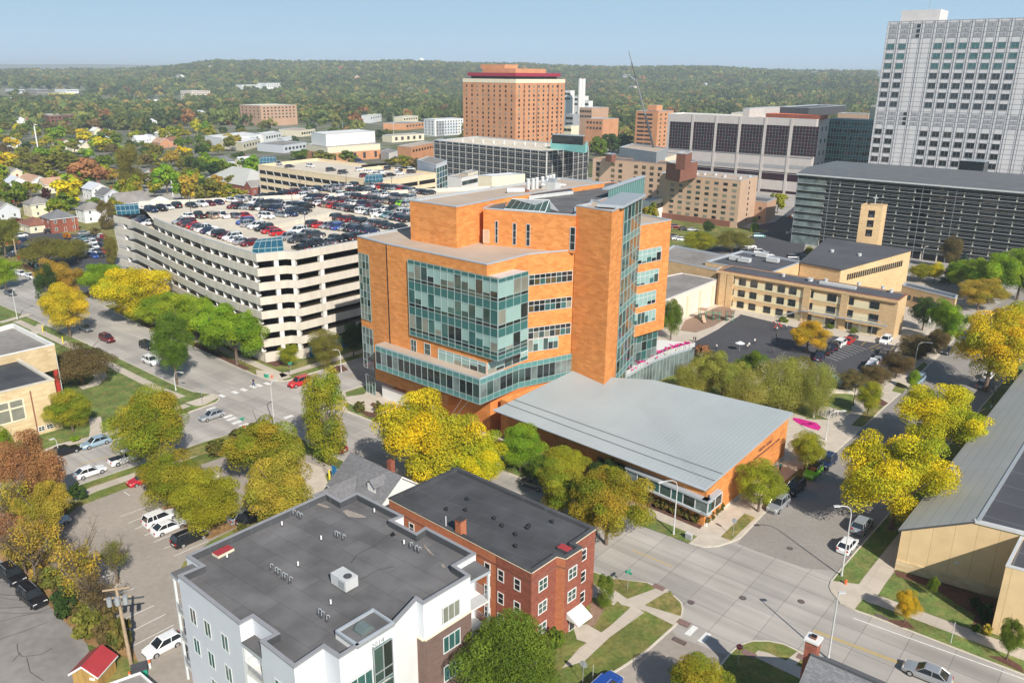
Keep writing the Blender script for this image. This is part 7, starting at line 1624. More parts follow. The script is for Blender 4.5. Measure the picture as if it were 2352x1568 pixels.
T=[ # label, x, y(foot), top, width, kind, colour
('round orange gold tree at the left kerb of the garage street',162,775,652,118,'round','amber'),('green and orange tree behind the round orange gold tree',150,700,590,92,'lobed','golden'),('slim dark green tree left of the orange gold tree',117,722,612,58,'column','dark_green'),
('spreading green tree standing in the dark car lot',115,618,528,118,'spread','olive'),('smaller green tree right of the spreading lot tree',180,600,548,62,'round','olive'),('yellow green tree on the far left edge below the brown one',14,665,585,76,'lobed','bright_green'),('brownish olive tree at the far left edge',14,590,486,88,'lobed','olive'),
('bright green tree left of the big yellow tree by the garage',243,690,597,92,'lobed','bright_green'),('big bright yellow tree in front of the pale garage',325,742,602,158,'lobed','yellow'),
('first bright green tree from the left in the garage row',385,752,668,128,'lobed','bright_green'),('second bright green tree in the garage row',455,782,664,146,'lobed','bright_green'),('third and nearest bright green tree in the garage row',545,838,688,154,'lobed','bright_green'),('fourth green tree filling the middle of the garage row',500,812,684,124,'lobed','bright_green'),
('tall dark green street tree left of the crossing',407,884,708,104,'round','green'),('wide brown green tree beside the stone school',190,884,772,146,'spread','brown'),('small round green tree at the stone school corner',168,992,893,112,'round','green_gold'),
('large green and orange tree beside the white pickup',357,1090,894,202,'round','green_gold'),('small yellow green tree at the garage corner',664,845,788,56,'round','yellow_green'),('grey green tree on the walk beside the garage wall',747,850,754,86,'round','olive'),('dark shaded tree between garage and orange building',812,818,738,58,'round','dark_green'),
('second shaded tree between garage and orange building',845,800,730,50,'round','dark_green'),('narrow golden tree standing at the crossing corner',757,1066,860,124,'column','green_gold'),('tall golden tree above the bare brown one',628,1125,948,192,'lobed','green_gold'),
('round green tree over the near car lot, left one',405,1174,1036,178,'round','green_gold'),('round bright green tree over the near car lot, right one',482,1228,1078,168,'round','yellow_green'),
('big bright yellow tree in front of the orange building',985,1124,888,262,'lobed','yellow'),('yellow tree touching the right side of the big yellow tree',1100,1124,990,160,'lobed','yellow'),
('round green tree at the left end of the zinc roofed wing',1195,1084,974,122,'round','bright_green'),('yellow green tree second along the zinc roofed wing',1297,1114,1026,124,'round','yellow_green'),('low dark green tree against the wing wall',1395,1122,1048,118,'round','dark_green'),('small dark green tree between the two wing trees',1250,1108,1044,84,'round','green'),
('brownish green tree at the kerb before the wing, left one',1290,1185,1072,146,'lobed','green_gold'),('large brownish green tree behind the red brick apartments',1392,1250,1068,184,'lobed','green_gold'),
('round yellow green tree at the wing end beside the silver SUV',1741,1176,1060,122,'round','yellow_green'),('round yellow green tree beside the lime off-roader',1847,1080,990,88,'round','yellow_green'),('small round green tree on the walk by the bicycles',1992,954,874,66,'round','yellow_green'),
('huge yellow tree over the right kerb above the silver SUV',2045,1216,976,262,'lobed','yellow'),('yellow tree behind the huge yellow tree by the seamed roof',2150,1050,878,214,'lobed','yellow'),('big golden yellow tree at the upper right edge',2262,900,684,190,'lobed','yellow'),('orange gold tree cut by the right edge',2325,800,690,110,'lobed','amber'),
('golden tree at the edge of the school playground',1852,812,730,84,'lobed','amber'),('olive weeping birch nearest the terrace',1592,928,822,96,'weep','willow'),('olive weeping birch in the middle of the grove',1655,938,800,118,'lobed','willow'),('pale weeping birch at the right of the grove',1790,948,812,140,'weep','willow'),('drooping birch at the wing corner of the grove',1868,960,822,88,'weep','willow'),('green tree behind the birch grove',1728,905,796,92,'lobed','green'),('willowy olive tree filling the grove middle',1750,925,828,90,'weep','olive'),('olive green tree at the grove back right',1830,920,812,84,'lobed','olive'),('green weeping birch at the front of the grove',1715,958,846,112,'weep','willow'),('tall olive birch behind the terrace flowers',1625,884,800,80,'weep','olive'),
('purple brown tree left of the row by the school lot',1955,905,850,66,'round','brown'),('olive brown tree second by the school lot',2006,895,838,80,'round','brown'),('olive brown tree third by the school lot',2056,870,806,88,'round','brown'),('olive brown tree fourth by the school lot',2100,836,768,92,'round','brown'),('olive brown tree at the street end of the lot row',2150,815,752,60,'round','brown'),
('dense green tree between orange building and gym',1540,782,684,58,'round','green'),('bright green tree on the side street beyond the flagpole',2172,798,688,86,'lobed','bright_green'),('dark green tree beside the school end wall',2118,760,680,70,'round','dark_green'),('orange gold tree right of the low school wing',2245,712,638,100,'lobed','golden'),
('bright green tree below the louvred garage right end',2275,690,570,110,'lobed','bright_green'),('broad green tree at the right edge under the garage',2335,690,560,110,'lobed','bright_green'),('mid green tree left of the orange gold tree',2215,668,590,88,'lobed','bright_green'),
('blue green spruce beside the church',2203,650,585,42,'cone','spruce'),('dark green conifer next to the spruce',2180,652,600,40,'cone','dark_green'),('yellow green tree behind the church wall',2112,648,604,66,'round','yellow_green'),('yellow tree right of the church wall',2145,650,602,44,'round','yellow'),
('first dark thin tree before the louvred garage',2070,585,524,52,'round','brown'),('second dark thin tree before the louvred garage',2178,620,536,54,'round','brown'),('third dark thin tree before the louvred garage',2285,600,540,56,'round','brown'),('dark tree fourth before the louvred garage',2232,606,545,48,'round','olive'),
('yellow green tree in the lot before the tan hotel',1605,584,530,90,'round','yellow_green'),('olive brown tree right of the yellow green hotel tree',1680,582,518,88,'spread','olive'),('small slim green tree at the hotel right corner',1733,532,500,22,'cone','bright_green'),('yellow green tree below the clinic ribbon windows',1785,490,434,46,'lobed','yellow_green'),('small dark round tree in the hotel car park',1626,540,506,34,'round','dark_green'),('small round tree at the kerb before the glass garage',1858,592,566,28,'round','green_gold'),
('roof garden tree right of the glazed stair tower',1493,520,465,46,'round','green_gold'),('dense evergreen bush at the brick apartment corner',1388,1396,1322,48,'column','green'),
('large dark green tree at the bottom of the picture',1165,1650,1428,272,'round','green'),('green and rust tree at the bottom before the crossing',1600,1640,1508,164,'round','green_gold'),
('rust coloured tree beside the left street',92,1190,978,150,'lobed','rust'),('yellow green tree at the left edge above the rust tree',8,1110,962,78,'lobed','bright_green'),('golden brown tree below the rust tree',40,1255,1070,120,'sparse','golden'),
('half bare golden tree in the leafy strip',195,1400,1190,170,'sparse','golden'),('bare grey tree with some gold leaves at far left',85,1340,1165,150,'sparse','golden'),('bare grey brush tree between the alley cars and the lot',60,1320,1200,120,'sparse','brown'),('leafless tree above the alley SUV',20,1290,1150,110,'sparse','rust'),('tawny half bare tree above the olive shrub',235,1450,1290,110,'sparse','brown'),('brown half bare tree at the lot edge below the rust tree',120,1265,1090,120,'lobed','golden'),('thin bare tree right of the half bare golden tree',272,1340,1225,90,'sparse','olive'),('bare brown and gold tree over the lot by the small house',650,1228,1026,192,'lobed','golden'),
('small golden tree on the lawn strip by the hall',2077,1430,1352,66,'round','amber'),('young green tree at the right edge by the annex',2312,1516,1418,60,'round','green'),('tiny green tree on the hall lawn',2138,1372,1322,28,'round','green'),
('green sapling beside the street lamp at the lot exit',2096,898,848,28,'round','bright_green'),('olive tree by the left rear of the dark lot',258,610,545,36,'column','olive'),('brown bare tree beside the left stair shelter',248,528,462,46,'column','brown'),('small orange bush tree by the red brick house',155,552,532,22,'round','orange'),('brown bush tree right of the red brick house',220,545,520,28,'round','brown'),
('big rust orange tree among the left houses',205,440,353,100,'round','rust'),('bright green tree before the rust orange tree',188,440,382,78,'round','bright_green'),('bright yellow tree above the white house',162,482,396,84,'lobed','yellow'),('dark green tree under the bright yellow tree',158,486,440,60,'round','green'),('small maroon tree by the red barn',60,470,432,28,'round','maroon'),('second small maroon tree by the cream house',108,460,428,26,'round','maroon'),
('vivid green tree in the middle of the left houses',385,446,368,74,'round','bright_green'),('tall dark olive tree left of the vivid green tree',307,446,337,70,'column','olive'),('grey green tree above the tan roofs',125,410,344,100,'round','olive'),('yellow tree row end at the far left',20,398,346,66,'round','amber'),('olive yellow tree beside the far left yellow tree',62,400,350,70,'round','olive'),
('green and gold tree right of the vivid green tree',440,470,385,60,'lobed','golden'),('olive bushy tree behind the garage parapet, left one',480,470,408,80,'round','olive'),('olive bushy tree behind the garage parapet, right one',530,468,425,76,'round','green_gold'),('bright orange red tree in the far left woods',245,290,246,40,'round','rust'),('yellow tree between far left houses',196,330,298,46,'round','yellow'),('yellow tree beside the far cream houses',240,350,312,52,'round','yellow'),('bright green rounded tree above the far cream houses',132,330,288,50,'round','bright_green'),('orange tree by the brick apartment building',433,290,245,38,'round','rust'),
('dark green tree left of the masonry hall',690,370,342,52,'round','green'),('brown green tree before the masonry hall',745,378,345,60,'round','olive'),('green tree before the masonry hall brick wall',802,376,344,52,'round','green'),('green tree before the brick office',930,388,355,50,'round','green_gold'),('dark red brown tree before the brick office',955,392,360,40,'round','brown'),('green tree between beige garage and brick office',900,380,362,40,'round','olive'),
('dark green tree cluster member left of the lattice garage end',1400,360,300,62,'round','dark_green'),('green tree right of the turquoise stair block',1372,372,305,50,'round','green'),('green tree before the brick slab tower',1435,352,305,60,'round','dark_green'),('golden tree at the foot of the slab tower',1475,340,308,40,'round','golden'),('yellow tree at the power plant edge',1345,310,284,44,'round','golden'),('dark green tree below the power plant',1382,335,298,50,'round','dark_green'),
('green tree left of the mail shops',870,320,296,34,'round','dark_green')]
BIG=[]
for (lb,x,y,top,wd,kd,cl) in T:
    d=G(x,y).length; nr=d<330 or kd in('weep','column','sparse')
    nm={'cone':'conifer_tree','weep':'birch_tree','sparse':'bare_tree'}.get(kd,'deciduous_tree')
    r_=tree(lb,x,y,top,wd,kd,cl,name=nm,near=nr,lift=.06 if kd in('cone','column') else .10,trunk=TWIGP[0] if kd=='weep' else (TRK[0] if kd=='column' else None)); BIG.append((r_.location.x,r_.location.y,wd/2*d/FPX))
# shrubs
def shrub(label,x,y,top,wd,col,group=None,kind='round'):
    p=G(x,y,Zb); H=max(ZH(x,y,top,Zb)-Zb,.5); r=wd/2*depth(p)/FPX
    o=bpy.data.objects.new('shrub',rt_.choice(MIDC[kind])); COL.objects.link(o); o.location=p+Vector((0,0,H*.48)); o.scale=(r*1.05,r*1.05,H*.55); o.rotation_euler.z=rt_.uniform(0,6)
    o.material_slots[0].link='OBJECT'; o.material_slots[0].material=MT['leaf_'+col]; tag(o,label,'shrub',group)
sh=[(1478,1152),(1494,1158),(1512,1165),(1527,1171),(1545,1178),(1562,1186),(1580,1193),(1597,1200)]
for i,(x,y) in enumerate(sh): shrub(f'reddish green shrub, {ORD[i]} from the left in the bed below the corner window',x,y,y-24,26,'bush','shrubs in the wing bed')
for i,(x,y) in enumerate(((1622,1203),(1634,1192),(1645,1182),(1654,1172))): shrub(f'reddish green shrub, {ORD[i]} along the end wall bed from the corner',x,y,y-20,22,'bush','shrubs in the wing bed')
for lb,x,y,t,wd,c in (('reddish shrub at the playground side of the terrace, upper one',1612,820,788,44,'rust'),('reddish shrub at the playground side of the terrace, lower one',1640,838,806,50,'bush'),('olive red shrub between terrace and grove',1590,846,818,40,'bush'),('round green shrub left of the awning',1278,1488,1440,46,'green'),('olive shrub beside the round green shrub',1248,1496,1452,36,'bush'),('dark shrub right of the awning',1345,1424,1392,24,'green'),('shrub at the left corner of the orange building',828,945,918,30,'bush'),('second shrub at the left corner of the orange building',868,948,920,26,'bush'),('large olive shrub in the leafy strip',205,1458,1390,92,'olive'),('dark evergreen shrub behind the alley trees',150,1420,1340,60,'dark_green'),
  ('brown green shrub beside the utility pole',285,1500,1400,60,'bush'),('dark shrub beside the lot entrance',180,1150,1105,48,'dark_green'),('wild shrub on the corner bank, left one',500,1040,1005,70,'bush'),('wild shrub on the corner bank, middle one',555,1015,982,64,'bush'),('wild shrub on the corner bank, right one',588,1000,968,46,'bush'),('low bush by the small house',560,1240,1200,40,'bush'),('dark hedge shrub in the hall shade, left one',2238,1398,1368,34,'dark_green'),('dark hedge shrub in the hall shade, right one',2262,1425,1380,40,'dark_green'),
  ('golden grass clump by the annex',2265,1458,1430,26,'golden'),('small shrub on the annex corner',2240,1450,1430,24,'green'),('white flowering plant at the stone school corner',172,1012,1000,26,'bright_green'),('hedge block by the upper right walk',2330,930,905,50,'green'),('green shrub below the fire stair',1960,765,752,22,'green'),('green shrub by the school wall',1905,755,742,22,'green'),('shrub beside the gym corner',1800,740,726,26,'green'),('gold shrub left of the alley car',120,1290,1225,60,'golden'),('bare brush behind the utility pole',250,1440,1370,50,'brown'),('shrub under the rust tree',130,1180,1140,60,'rust'),('tan grass tuft on the terrace path',1570,812,798,22,'bush')): shrub(lb,x,y,t,wd,c)
# hedge row along the leafy strip between lots
for i in range(16):
    t=i/15; x=20+t*250; y=1262+t*225+rt_.uniform(-12,12)
    shrub(f'brushy undergrowth bush, {ORD[i]} from the top along the leafy strip between the lots',x,y,y-rt_.uniform(22,55),rt_.uniform(36,64),rt_.choice(['brown','bush','olive','golden','brown']),'bushes in the leafy strip')
# mid distance trees as individuals
BL=[(o.location.x,o.location.y,o.name) for o in bpy.data.objects if o.type=='EMPTY' and o.get('category') in('house','apartment building','office building','commercial building','school building','utility building','hall','clinic building','apartment tower','power plant','hospital','parking garage','hotel','workshop','shed','roof screen','plant room','porch','crane')]
def poly_in(x,y,poly):
    c=False; n=len(poly)
    for i in range(n):
        (x0,y0),(x1,y1)=poly[i],poly[(i+1)%n]
        if (y0>y)!=(y1>y) and x<(x1-x0)*(y-y0)/(y1-y0)+x0: c=not c
    return c
Z1=[(-20,300),(560,300),(560,365),(590,372),(590,455),(440,462),(330,480),(262,520),(140,515),(-20,560)]
rm=random.Random(3); placed=list(BIG); nmid=0
adj={'green':'green','bright_green':'bright green','yellow_green':'yellow green','yellow':'bright yellow','golden':'golden','orange':'orange','rust':'rust red','olive':'olive','dark_green':'dark green','brown':'brown','green_gold':'green gold','spruce':'blue green'}
cands=[]
for k in range(5200):
    x=rm.uniform(-20,590); y=rm.uniform(300,540)
    if not poly_in(x,y,Z1): continue
    cands.append((x,y))
def clear(p,extra,rad):
    d=math.hypot(p.x,p.y)
    for bx,by,br in extra:
        if (bx-p.x)**2+(by-p.y)**2<(br*.62+rad)**2: return False
    return True
HOUSES=[(x,y,8) for x,y,n in BL if y>200]
def blocks_view(p,H,lst,front=26):
    """would a tree at p stand right in front of a building"""
    d=math.hypot(p.x,p.y)
    for bx,by,br in lst:
        db=math.hypot(bx,by)
        if d<db and db-d<front:
            s=abs(bx*p.y-by*p.x)/db
            if s<br*.75: return True
    return False
roadpix=[((0,300),(60,330),10)]
mids=[]
for x,y in cands:
    if nmid>=165: break
    p=G(x,y); rad=rm.uniform(4.0,6.8)
    if not clear(p,placed,rad) or not clear(p,[(a,b,9) for a,b,_ in HOUSES],rad*.55) or blocks_view(p,10,HOUSES): continue
    placed.append((p.x,p.y,rad)); nmid+=1; mids.append((x,y,p,rad))
marks=[((565,400),'the beige garage'),((300,470),'the left stair shelter'),((140,500),'the red brick house'),((205,400),'the rust orange tree'),((80,420),'the orange tan roof'),((385,400),'the vivid green tree'),((335,325),'the two gabled white houses'),((185,335),'the twin gabled cream house'),((140,265),'the brick school'),((515,375),'the dark hip roofed house'),((82,300),'the tall white utility pole'),((20,470),'the grey gabled house'),((455,270),'the long grey apartments'),((375,325),'the brick house with tan roof'),((30,410),'the cream far left house')]
seen={}
mids.sort(key=lambda q:q[1])
def dirword(dx,dy):
    h='left of' if dx<0 else 'right of'; v='above' if dy<0 else 'below'
    return h if abs(dx)>abs(dy)*1.3 else v
for x,y,p,rad in mids:
    d=p.length; col=rm.choices(['green','bright_green','olive','dark_green','yellow_green','golden','green_gold','brown','yellow','rust'],[20,14,22,14,12,7,13,3,3,.5])[0]; kd=rm.choices(['round','lobed','spread','cone'],[10,8,4,.8])[0]
    H=rad*rm.uniform(1.7,2.3); mk=min(marks,key=lambda m:(m[0][0]-x)**2+((m[0][1]-y)*1.6)**2); w_=dirword(x-mk[0][0],y-mk[0][1]); key=(adj[col],w_,mk[1]); seen[key]=seen.get(key,0)+1; k=seen[key]
    lb=f'{adj[col]} tree {w_} {mk[1]}'+('' if k==1 else f', {ORD[min(k-1,17)]} such from the top')
    root=thing('deciduous_tree' if kd!='cone' else 'conifer_tree',lb,'tree',p,'trees among the left houses',rm.uniform(0,6.28)); tree_at(root,H,rad,kd,col,False,.12)
# ---- far woods: one mass through geometry nodes
pts=[];scl=[]
BF=[]
for o in bpy.data.objects:
    if o.type=='EMPTY' and o.get('category') and o.get('category')!='tree' and o.location.y>380: 
        w=12
        for ch in o.children:
            if ch.type=='MESH' and ch.name.startswith('roof'): w=max(ch.dimensions.x,w)
        BF.append((o.location.x,o.location.y,w))
BFs=[(math.atan2(a,b),math.hypot(a,b),w) for a,b,w in BF]
rf=random.Random(9)
import bisect
OPEN=[((590,1060,280,335),.10),((1060,1300,280,330),.2),((-30,200,196,238),.05),((230,430,218,248),.08),((100,260,258,275),.5),((1290,1420,262,320),.25),((560,720,268,300),.4),((170,240,205,232),.15),((1400,1540,300,345),.3),((800,1060,258,282),.35),((1640,2000,232,300),.5),((-60,600,300,600),0),((590,2400,335,600),.0)]
r=600.
while r<3950:
    sp=8.2+r/330
    n=int(1.42*r/sp)
    for i in range(n):
        a=-.71+1.42*(i+rf.random())/n; rr=r+rf.uniform(-.5,.5)*sp; X=math.sin(a)*rr;Y=math.cos(a)*rr; z=hterr(X,Y)
        v=Vector((X,Y,z-CAMH)); dn=v.dot(FW); qx=1176+FPX*v.dot(RT)/dn; qy=784-FPX*v.dot(UP)/dn
        if qx<-40 or qx>2400: continue
        pr=1.
        for (x0,x1,y0,y1),d_ in OPEN:
            if x0<qx<x1 and y0<qy<y1: pr=min(pr,d_)
        if rf.random()>pr: continue
        if qx>2010 and qy>150: continue
        ok=True
        for ba,bd,bw in BFs:
            if -18<bd-rr<55+ (rr*.03) and abs(a-ba)*rr<bw*.62+4: ok=False;break
            if abs(bd-rr)<=18 and abs(a-ba)*rr<bw*.62+6: ok=False;break
        if not ok: continue
        s=sp*rf.choice([.45,.55,.65,.8,.95]); pts.append((X,Y,z+s*.55)); scl.append(s)
    r+=sp*.9
print('FOREST',len(pts))
fm=bpy.data.meshes.new('far_woods'); fm.from_pydata(pts,[],[]); at=fm.attributes.new('sc','FLOAT','POINT'); at.data.foreach_set('value',scl)
fo=bpy.data.objects.new('woods',fm); COL.objects.link(fo); tag(fo,kind='stuff')
pc=bpy.data.collections.new('crown_prototypes')
for i in range(6):
    me=crown_mesh(300+i,['round','lobed'][i%2],12,210,.20,.1); me.materials.clear(); me.materials.append(MT['leaf_forest']); o=bpy.data.objects.new('crown_prototype',me); pc.objects.link(o)
gt=bpy.data.node_groups.new('scatter','GeometryNodeTree'); gt.interface.new_socket('Geometry',in_out='INPUT',socket_type='NodeSocketGeometry'); gt.interface.new_socket('Geometry',in_out='OUTPUT',socket_type='NodeSocketGeometry')
gi=gt.nodes.new('NodeGroupInput'); go=gt.nodes.new('NodeGroupOutput'); ip=gt.nodes.new('GeometryNodeInstanceOnPoints'); ci=gt.nodes.new('GeometryNodeCollectionInfo'); ci.inputs[0].default_value=pc; ci.inputs['Separate Children'].default_value=True; ci.inputs['Reset Children'].default_value=True
na=gt.nodes.new('GeometryNodeInputNamedAttribute'); na.data_type='FLOAT'; na.inputs['Name'].default_value='sc'; rv=gt.nodes.new('FunctionNodeRandomValue'); rv.data_type='FLOAT_VECTOR'; rv.inputs[0].default_value=(0,0,0); rv.inputs[1].default_value=(0,0,6.28)
cv=gt.nodes.new('ShaderNodeCombineXYZ'); 
for i in range(3): gt.links.new(na.outputs['Attribute'],cv.inputs[i])
L=gt.links.new; L(gi.outputs[0],ip.inputs['Points']); L(ci.outputs[0],ip.inputs['Instance']); ip.inputs['Pick Instance'].default_value=True; L(rv.outputs[0],ip.inputs['Rotation']); L(cv.outputs[0],ip.inputs['Scale']); L(ip.outputs[0],go.inputs[0])
md=fo.modifiers.new('scatter','NODES'); md.node_group=gt
# ================================================================ street furniture and people
def lamp(label,x,y,top,arm_px,col='metal_light',z0=Zb,armh=0.):
    """cobra head street lamp; arm_px = pixel of the lamp head"""
    p=G(x,y,z0); H=ZH(x,y,top,z0); root=thing('street_lamp',label,'street lamp',p,'street lamps')
    # horizontal offset of the head at height H
    h=G(*arm_px,H+armh); d=Vector((h.x-p.x,h.y-p.y,0)); 
    if d.length>3.2: d=d.normalized()*3.2
    b=MB(); b.cyl(p,.17,z0,z0+.5,col,8,.13); b.tube(p+Vector((0,0,.4)),Vector((p.x,p.y,H-1.2)),.11,col,8,.075); b.build('pole',root)
    b=MB(); q=[Vector((p.x,p.y,H-1.25)),Vector((p.x,p.y,H-.55))+d*.08,Vector((p.x,p.y,H-.15))+d*.3,Vector((p.x,p.y,H))+d*.65,Vector((p.x,p.y,H))+d]; b.path(q,.055,col,6); b.build('arm',root)
    b=MB(); u=d.normalized() if d.length>.1 else A; b.box(Vector((p.x,p.y,0))+d,u,.75,.3,H-.08,H+.08,col,c=True); b.build('lamp_head',root)
lamp('tall silver street lamp at the hall corner by the hydrant',1933,1321,1160,(1922,1162))
lamp('tall silver street lamp on the lawn before the corner window',1547,1226,1098,(1543-26,1107))
lamp('tall silver street lamp rising from behind the lower right house',1902,1512,1360,(1934,1360),z0=.05)
lamp('white street lamp beside the school lot exit',2098,852,784,(2137,787))
lamp('slim street lamp beside the bicycles',1896,1010,944,(1938,943))
lamp('street lamp on the garage side of the cross street',784,855,802,(768,803))
lamp('street lamp in the middle foreground of the main crossing',630,978,876,(632,872))
lamp('street lamp beside the gold tree at the crossing',706,1020,980,(700,982)) 
lamp('street lamp on the lawn before the stone school lawn',404,896,852,(417,855))
lamp('street lamp at the far left driveway',40,733,663,(47,657))
lamp('street lamp at the left street beside the stone school',136,1045,1005,(119,1008))
lamp('street lamp rising in front of the big yellow tree',1123,1105,1066,(1145,1066))
lamp('street lamp behind the church near the louvred garage',2117,600,567,(2130,566))
lamp('slim pole lamp before the wing corner bed',1622,1208,1138,(1622,1138)) if False else None
def post(name,label,x,y,top,col,r=.05,cat='post',z0=Zb): 
    p=G(x,y,z0); H=ZH(x,y,top,z0); b=MB(); b.cyl(p,r*1.6,z0,z0+.1,col,8); b.cyl(p,r,z0,H,col,8); o=b.build(name); tag(o,label,cat); return p,H
# brown banner lamp columns on the right street
for x,y,t,lb in ((1622,1207,1136,'dark slim lamp column at the corner of the mulch bed'),(2278,900,842,'dark lamp column at the upper right walk'),(2277,935,885,'brown column beside the seamed roof end'),(1958,938,880,'dark lamp column behind the bicycles')):
    p=G(x,y,Zb); H=ZH(x,y,t,Zb); root=thing('lamp_column',lb,'street lamp',p,'dark lamp columns'); b=MB(); b.cyl(p,.16,Zb,Zb+.5,'concrete_white',8); b.cyl(p,.07,Zb+.5,H-.3,'metal_dark',8); b.build('column',root); b=MB(); b.cyl(Vector((p.x,p.y,0)),.18,H-.3,H,'metal_dark',10,.1); b.build('lamp_head',root)
# stop sign
def octsign(label,x,y,top,face=None,col='stop_red',rr=.38,az=None,text='STOP',back=False):
    p=G(x,y,Zb); H=ZH(x,y,top,Zb); root=thing('stop_sign',label,'traffic sign',p); b=MB(); b.cyl(p,.035,Zb,H,'metal_grey',6); b.build('post',root)
    f=Vector((-p.x,-p.y,0)).normalized() if az is None else azv(az); s=Vector((-f.y,f.x,0)); c=Vector((p.x,p.y,H-rr))+f*.06
    for rad,mm,off in ((rr,'lamp_white',0),(rr*.92,col,.012)):
        b=MB(); 
        if back: mm='metal_grey'
        q=[c+f*off+s*rad*math.cos(math.pi/8+i*math.pi/4)+Vector((0,0,rad*math.sin(math.pi/8+i*math.pi/4))) for i in range(8)]; b.face(q,mm); q2=[v-f*.02 for v in reversed(q)]; b.face(q2,'metal_grey'); b.build('sign_plate' if off==0 else 'sign_face',root)
    if not back:
        text_obj('sign_text',text,rr*.82,'lamp_white',c+f*.02,(R(90),0,math.atan2(s.y,s.x)),root,True)
octsign('red stop sign at the small lawn island near the bottom',1694,1528,1477)
octsign('red stop sign under a green street name sign at the crossing',563,1003,975,rr=.36)
octsign('grey back of a stop sign at the near lawn beside the wing walk',1683,1231,1190,back=True,az=30)
octsign('grey back of a stop sign near the left crosswalk',466,932,884,back=True,az=30,rr=.42)
octsign('grey diamond sign back on the bottom lawn',1338,1571,1517,back=True,az=30,rr=.45)
def namesign(label,x,y,top,texts=('','')):
    p=G(x,y,Zb); H=ZH(x,y,top,Zb); root=thing('street_name_sign',label,'street sign',p,'green street name signs'); b=MB(); b.cyl(p,.035,Zb,H,'metal_grey',6); b.build('post',root)
    for k,d in enumerate((A,B)): b=MB(); b.box(Vector((p.x,p.y,0)),d,.95,.03,H-.30+k*.18-.1,H-.1+k*.18,'sign_green',c=True); b.build('name_blade',root)
namesign('green street name sign on the lawn by the brick apartments',1441,1352,1310); namesign('green street name sign at the garage corner walk',669,868,833); namesign('green street name sign above the red stop sign',560,1003,960)
post('parking_sign_post','thin white post on the bottom lawn near the grey diamond sign',1361,1568,1526,'metal_light',.03); post('sign_post','thin post on the lawn strip below the hall',2184,1475,1428,'metal_light',.04); post('sign_post','small post beside the white hatchback at the hall kerb',1992,1248,1235,'metal_grey',.03)
# hydrants
for x,y,lb,c in ((1942,1341,'orange red fire hydrant on the lawn below the tall lamp','orange_red'),(625,868,'orange fire hydrant at the garage corner','orange_red'),(2316,935,'orange fire hydrant on the leafy verge at upper right','orange_red'),(203,682,'orange fire hydrant at the alley mouth','orange_red')):
    p=G(x,y,Zb); b=MB(); b.cyl(p,.13,Zb,Zb+.55,c,10); b.cyl(p,.17,Zb+.5,Zb+.56,c,10); b.cyl(p,.12,Zb+.56,Zb+.75,c,10,.04); b.tube(p+Vector((-.22,0,.4)),p+Vector((.22,0,.4)),.06,c,8); tag(b.build('fire_hydrant'),lb,'fire hydrant','fire hydrants')
for x,y,lb,c in ((1582,1237,'grey green utility box on the lawn by the lamp','metal_grey'),(497,1098,'white cabinet between the lot trees','white_panel'),(612,866,'small green utility marker on the garage corner lawn','bright_green')):
    if c=='bright_green': c='sign_green'
    p=G(x,y,Zb); b=MB(); b.box(p,A,.9,.5,Zb,Zb+.8,c,c=True); b.box(p,A,1.0,.6,Zb+.8,Zb+.85,'metal_light',c=True); tag(b.build('utility_box'),lb,'utility box')
for x,y,lb in ((2025,1418,'rusty drain grate at the kerb below the hall'),(1561,1473,'rusty drain grate in the kerb of the bottom lawn')): 
    p=G(x,y,.02); b=MB(); b.box(p,A,1.5,.6,.03,.16,'iron_brown',c=True); tag(b.build('storm_drain'),lb,'storm drain')
# tall utility poles at the left
for i,(x,y,t,r_,m_) in enumerate(((90,358,290,.45,'white_panel'),(46,585,553,.2,'pole_wood'),(297,430,405,.18,'white_paint'),(309,445,412,.18,'pole_wood'),(398,455,415,.2,'white_paint'),(271,430,402,.15,'pole_wood'),(302,338,295,.2,'pole_wood'),(456,335,298,.2,'pole_wood'),(655,330,285,.15,'metal_grey'),(788,305,280,.2,'metal_grey'),(905,325,262,.18,'metal_light'),(44,620,548,.16,'pole_wood'),(175,535,500,.12,'pole_wood'),(1597,262,236,.2,'metal_grey'))):
    post('utility_pole',('tall thick white steel pole among the far left houses','weathered pole in the far left lot','white pole between the left houses','wooden pole beside the white left pole','white pole behind the garage roof','short wooden pole among the houses','wooden pole by the far white houses','wooden pole near the white warehouse','grey pole above the white shed','grey pole behind the masonry hall screen','tall slim mast right of the masonry hall','tall wooden pole at the hedge of the left lot','wooden pole beside the red brick house','thin mast behind the clinic roof')[i],x,y,t,m_,r_,'utility pole',0)
# near wooden utility pole with transformers
p=G(302,1530,Zb); H=ZH(302,1530,1338,Zb); root=thing('utility_pole','near leaning wooden utility pole with crossarms and transformers','utility pole',p)
tp=G(266,1346,H); b=MB(); b.tube(p,tp,.2,'pole_wood',8,.14); b.build('pole_shaft',root)
for k in (.3,1.3): b=MB(); c=tp-Vector((0,0,k)); b.box(Vector((c.x,c.y,0)),azv(75),2.6,.14,c.z-.07,c.z+.07,'pole_wood',c=True); b.build('crossarm',root)
for s in (-1,0,1): b=MB(); c=tp+azv(75)*s*.75+azv(165)*.35-Vector((0,0,1.5)); b.cyl(c,.25,c.z-.45,c.z+.45,'metal_grey',10); b.build('transformer',root)
for k in range(4):
    e=G(-260,1190+60*k,H*.9); b=MB(); a=tp+azv(75)*(-1.1+.7*k)-Vector((0,0,.2)); pts_=[a.lerp(e,t/10)-Vector((0,0,3.2*math.sin(math.pi*t/10)*.6)) for t in range(11)]; b.path(pts_,.022,'trim_black',3); b.build('cable',root)
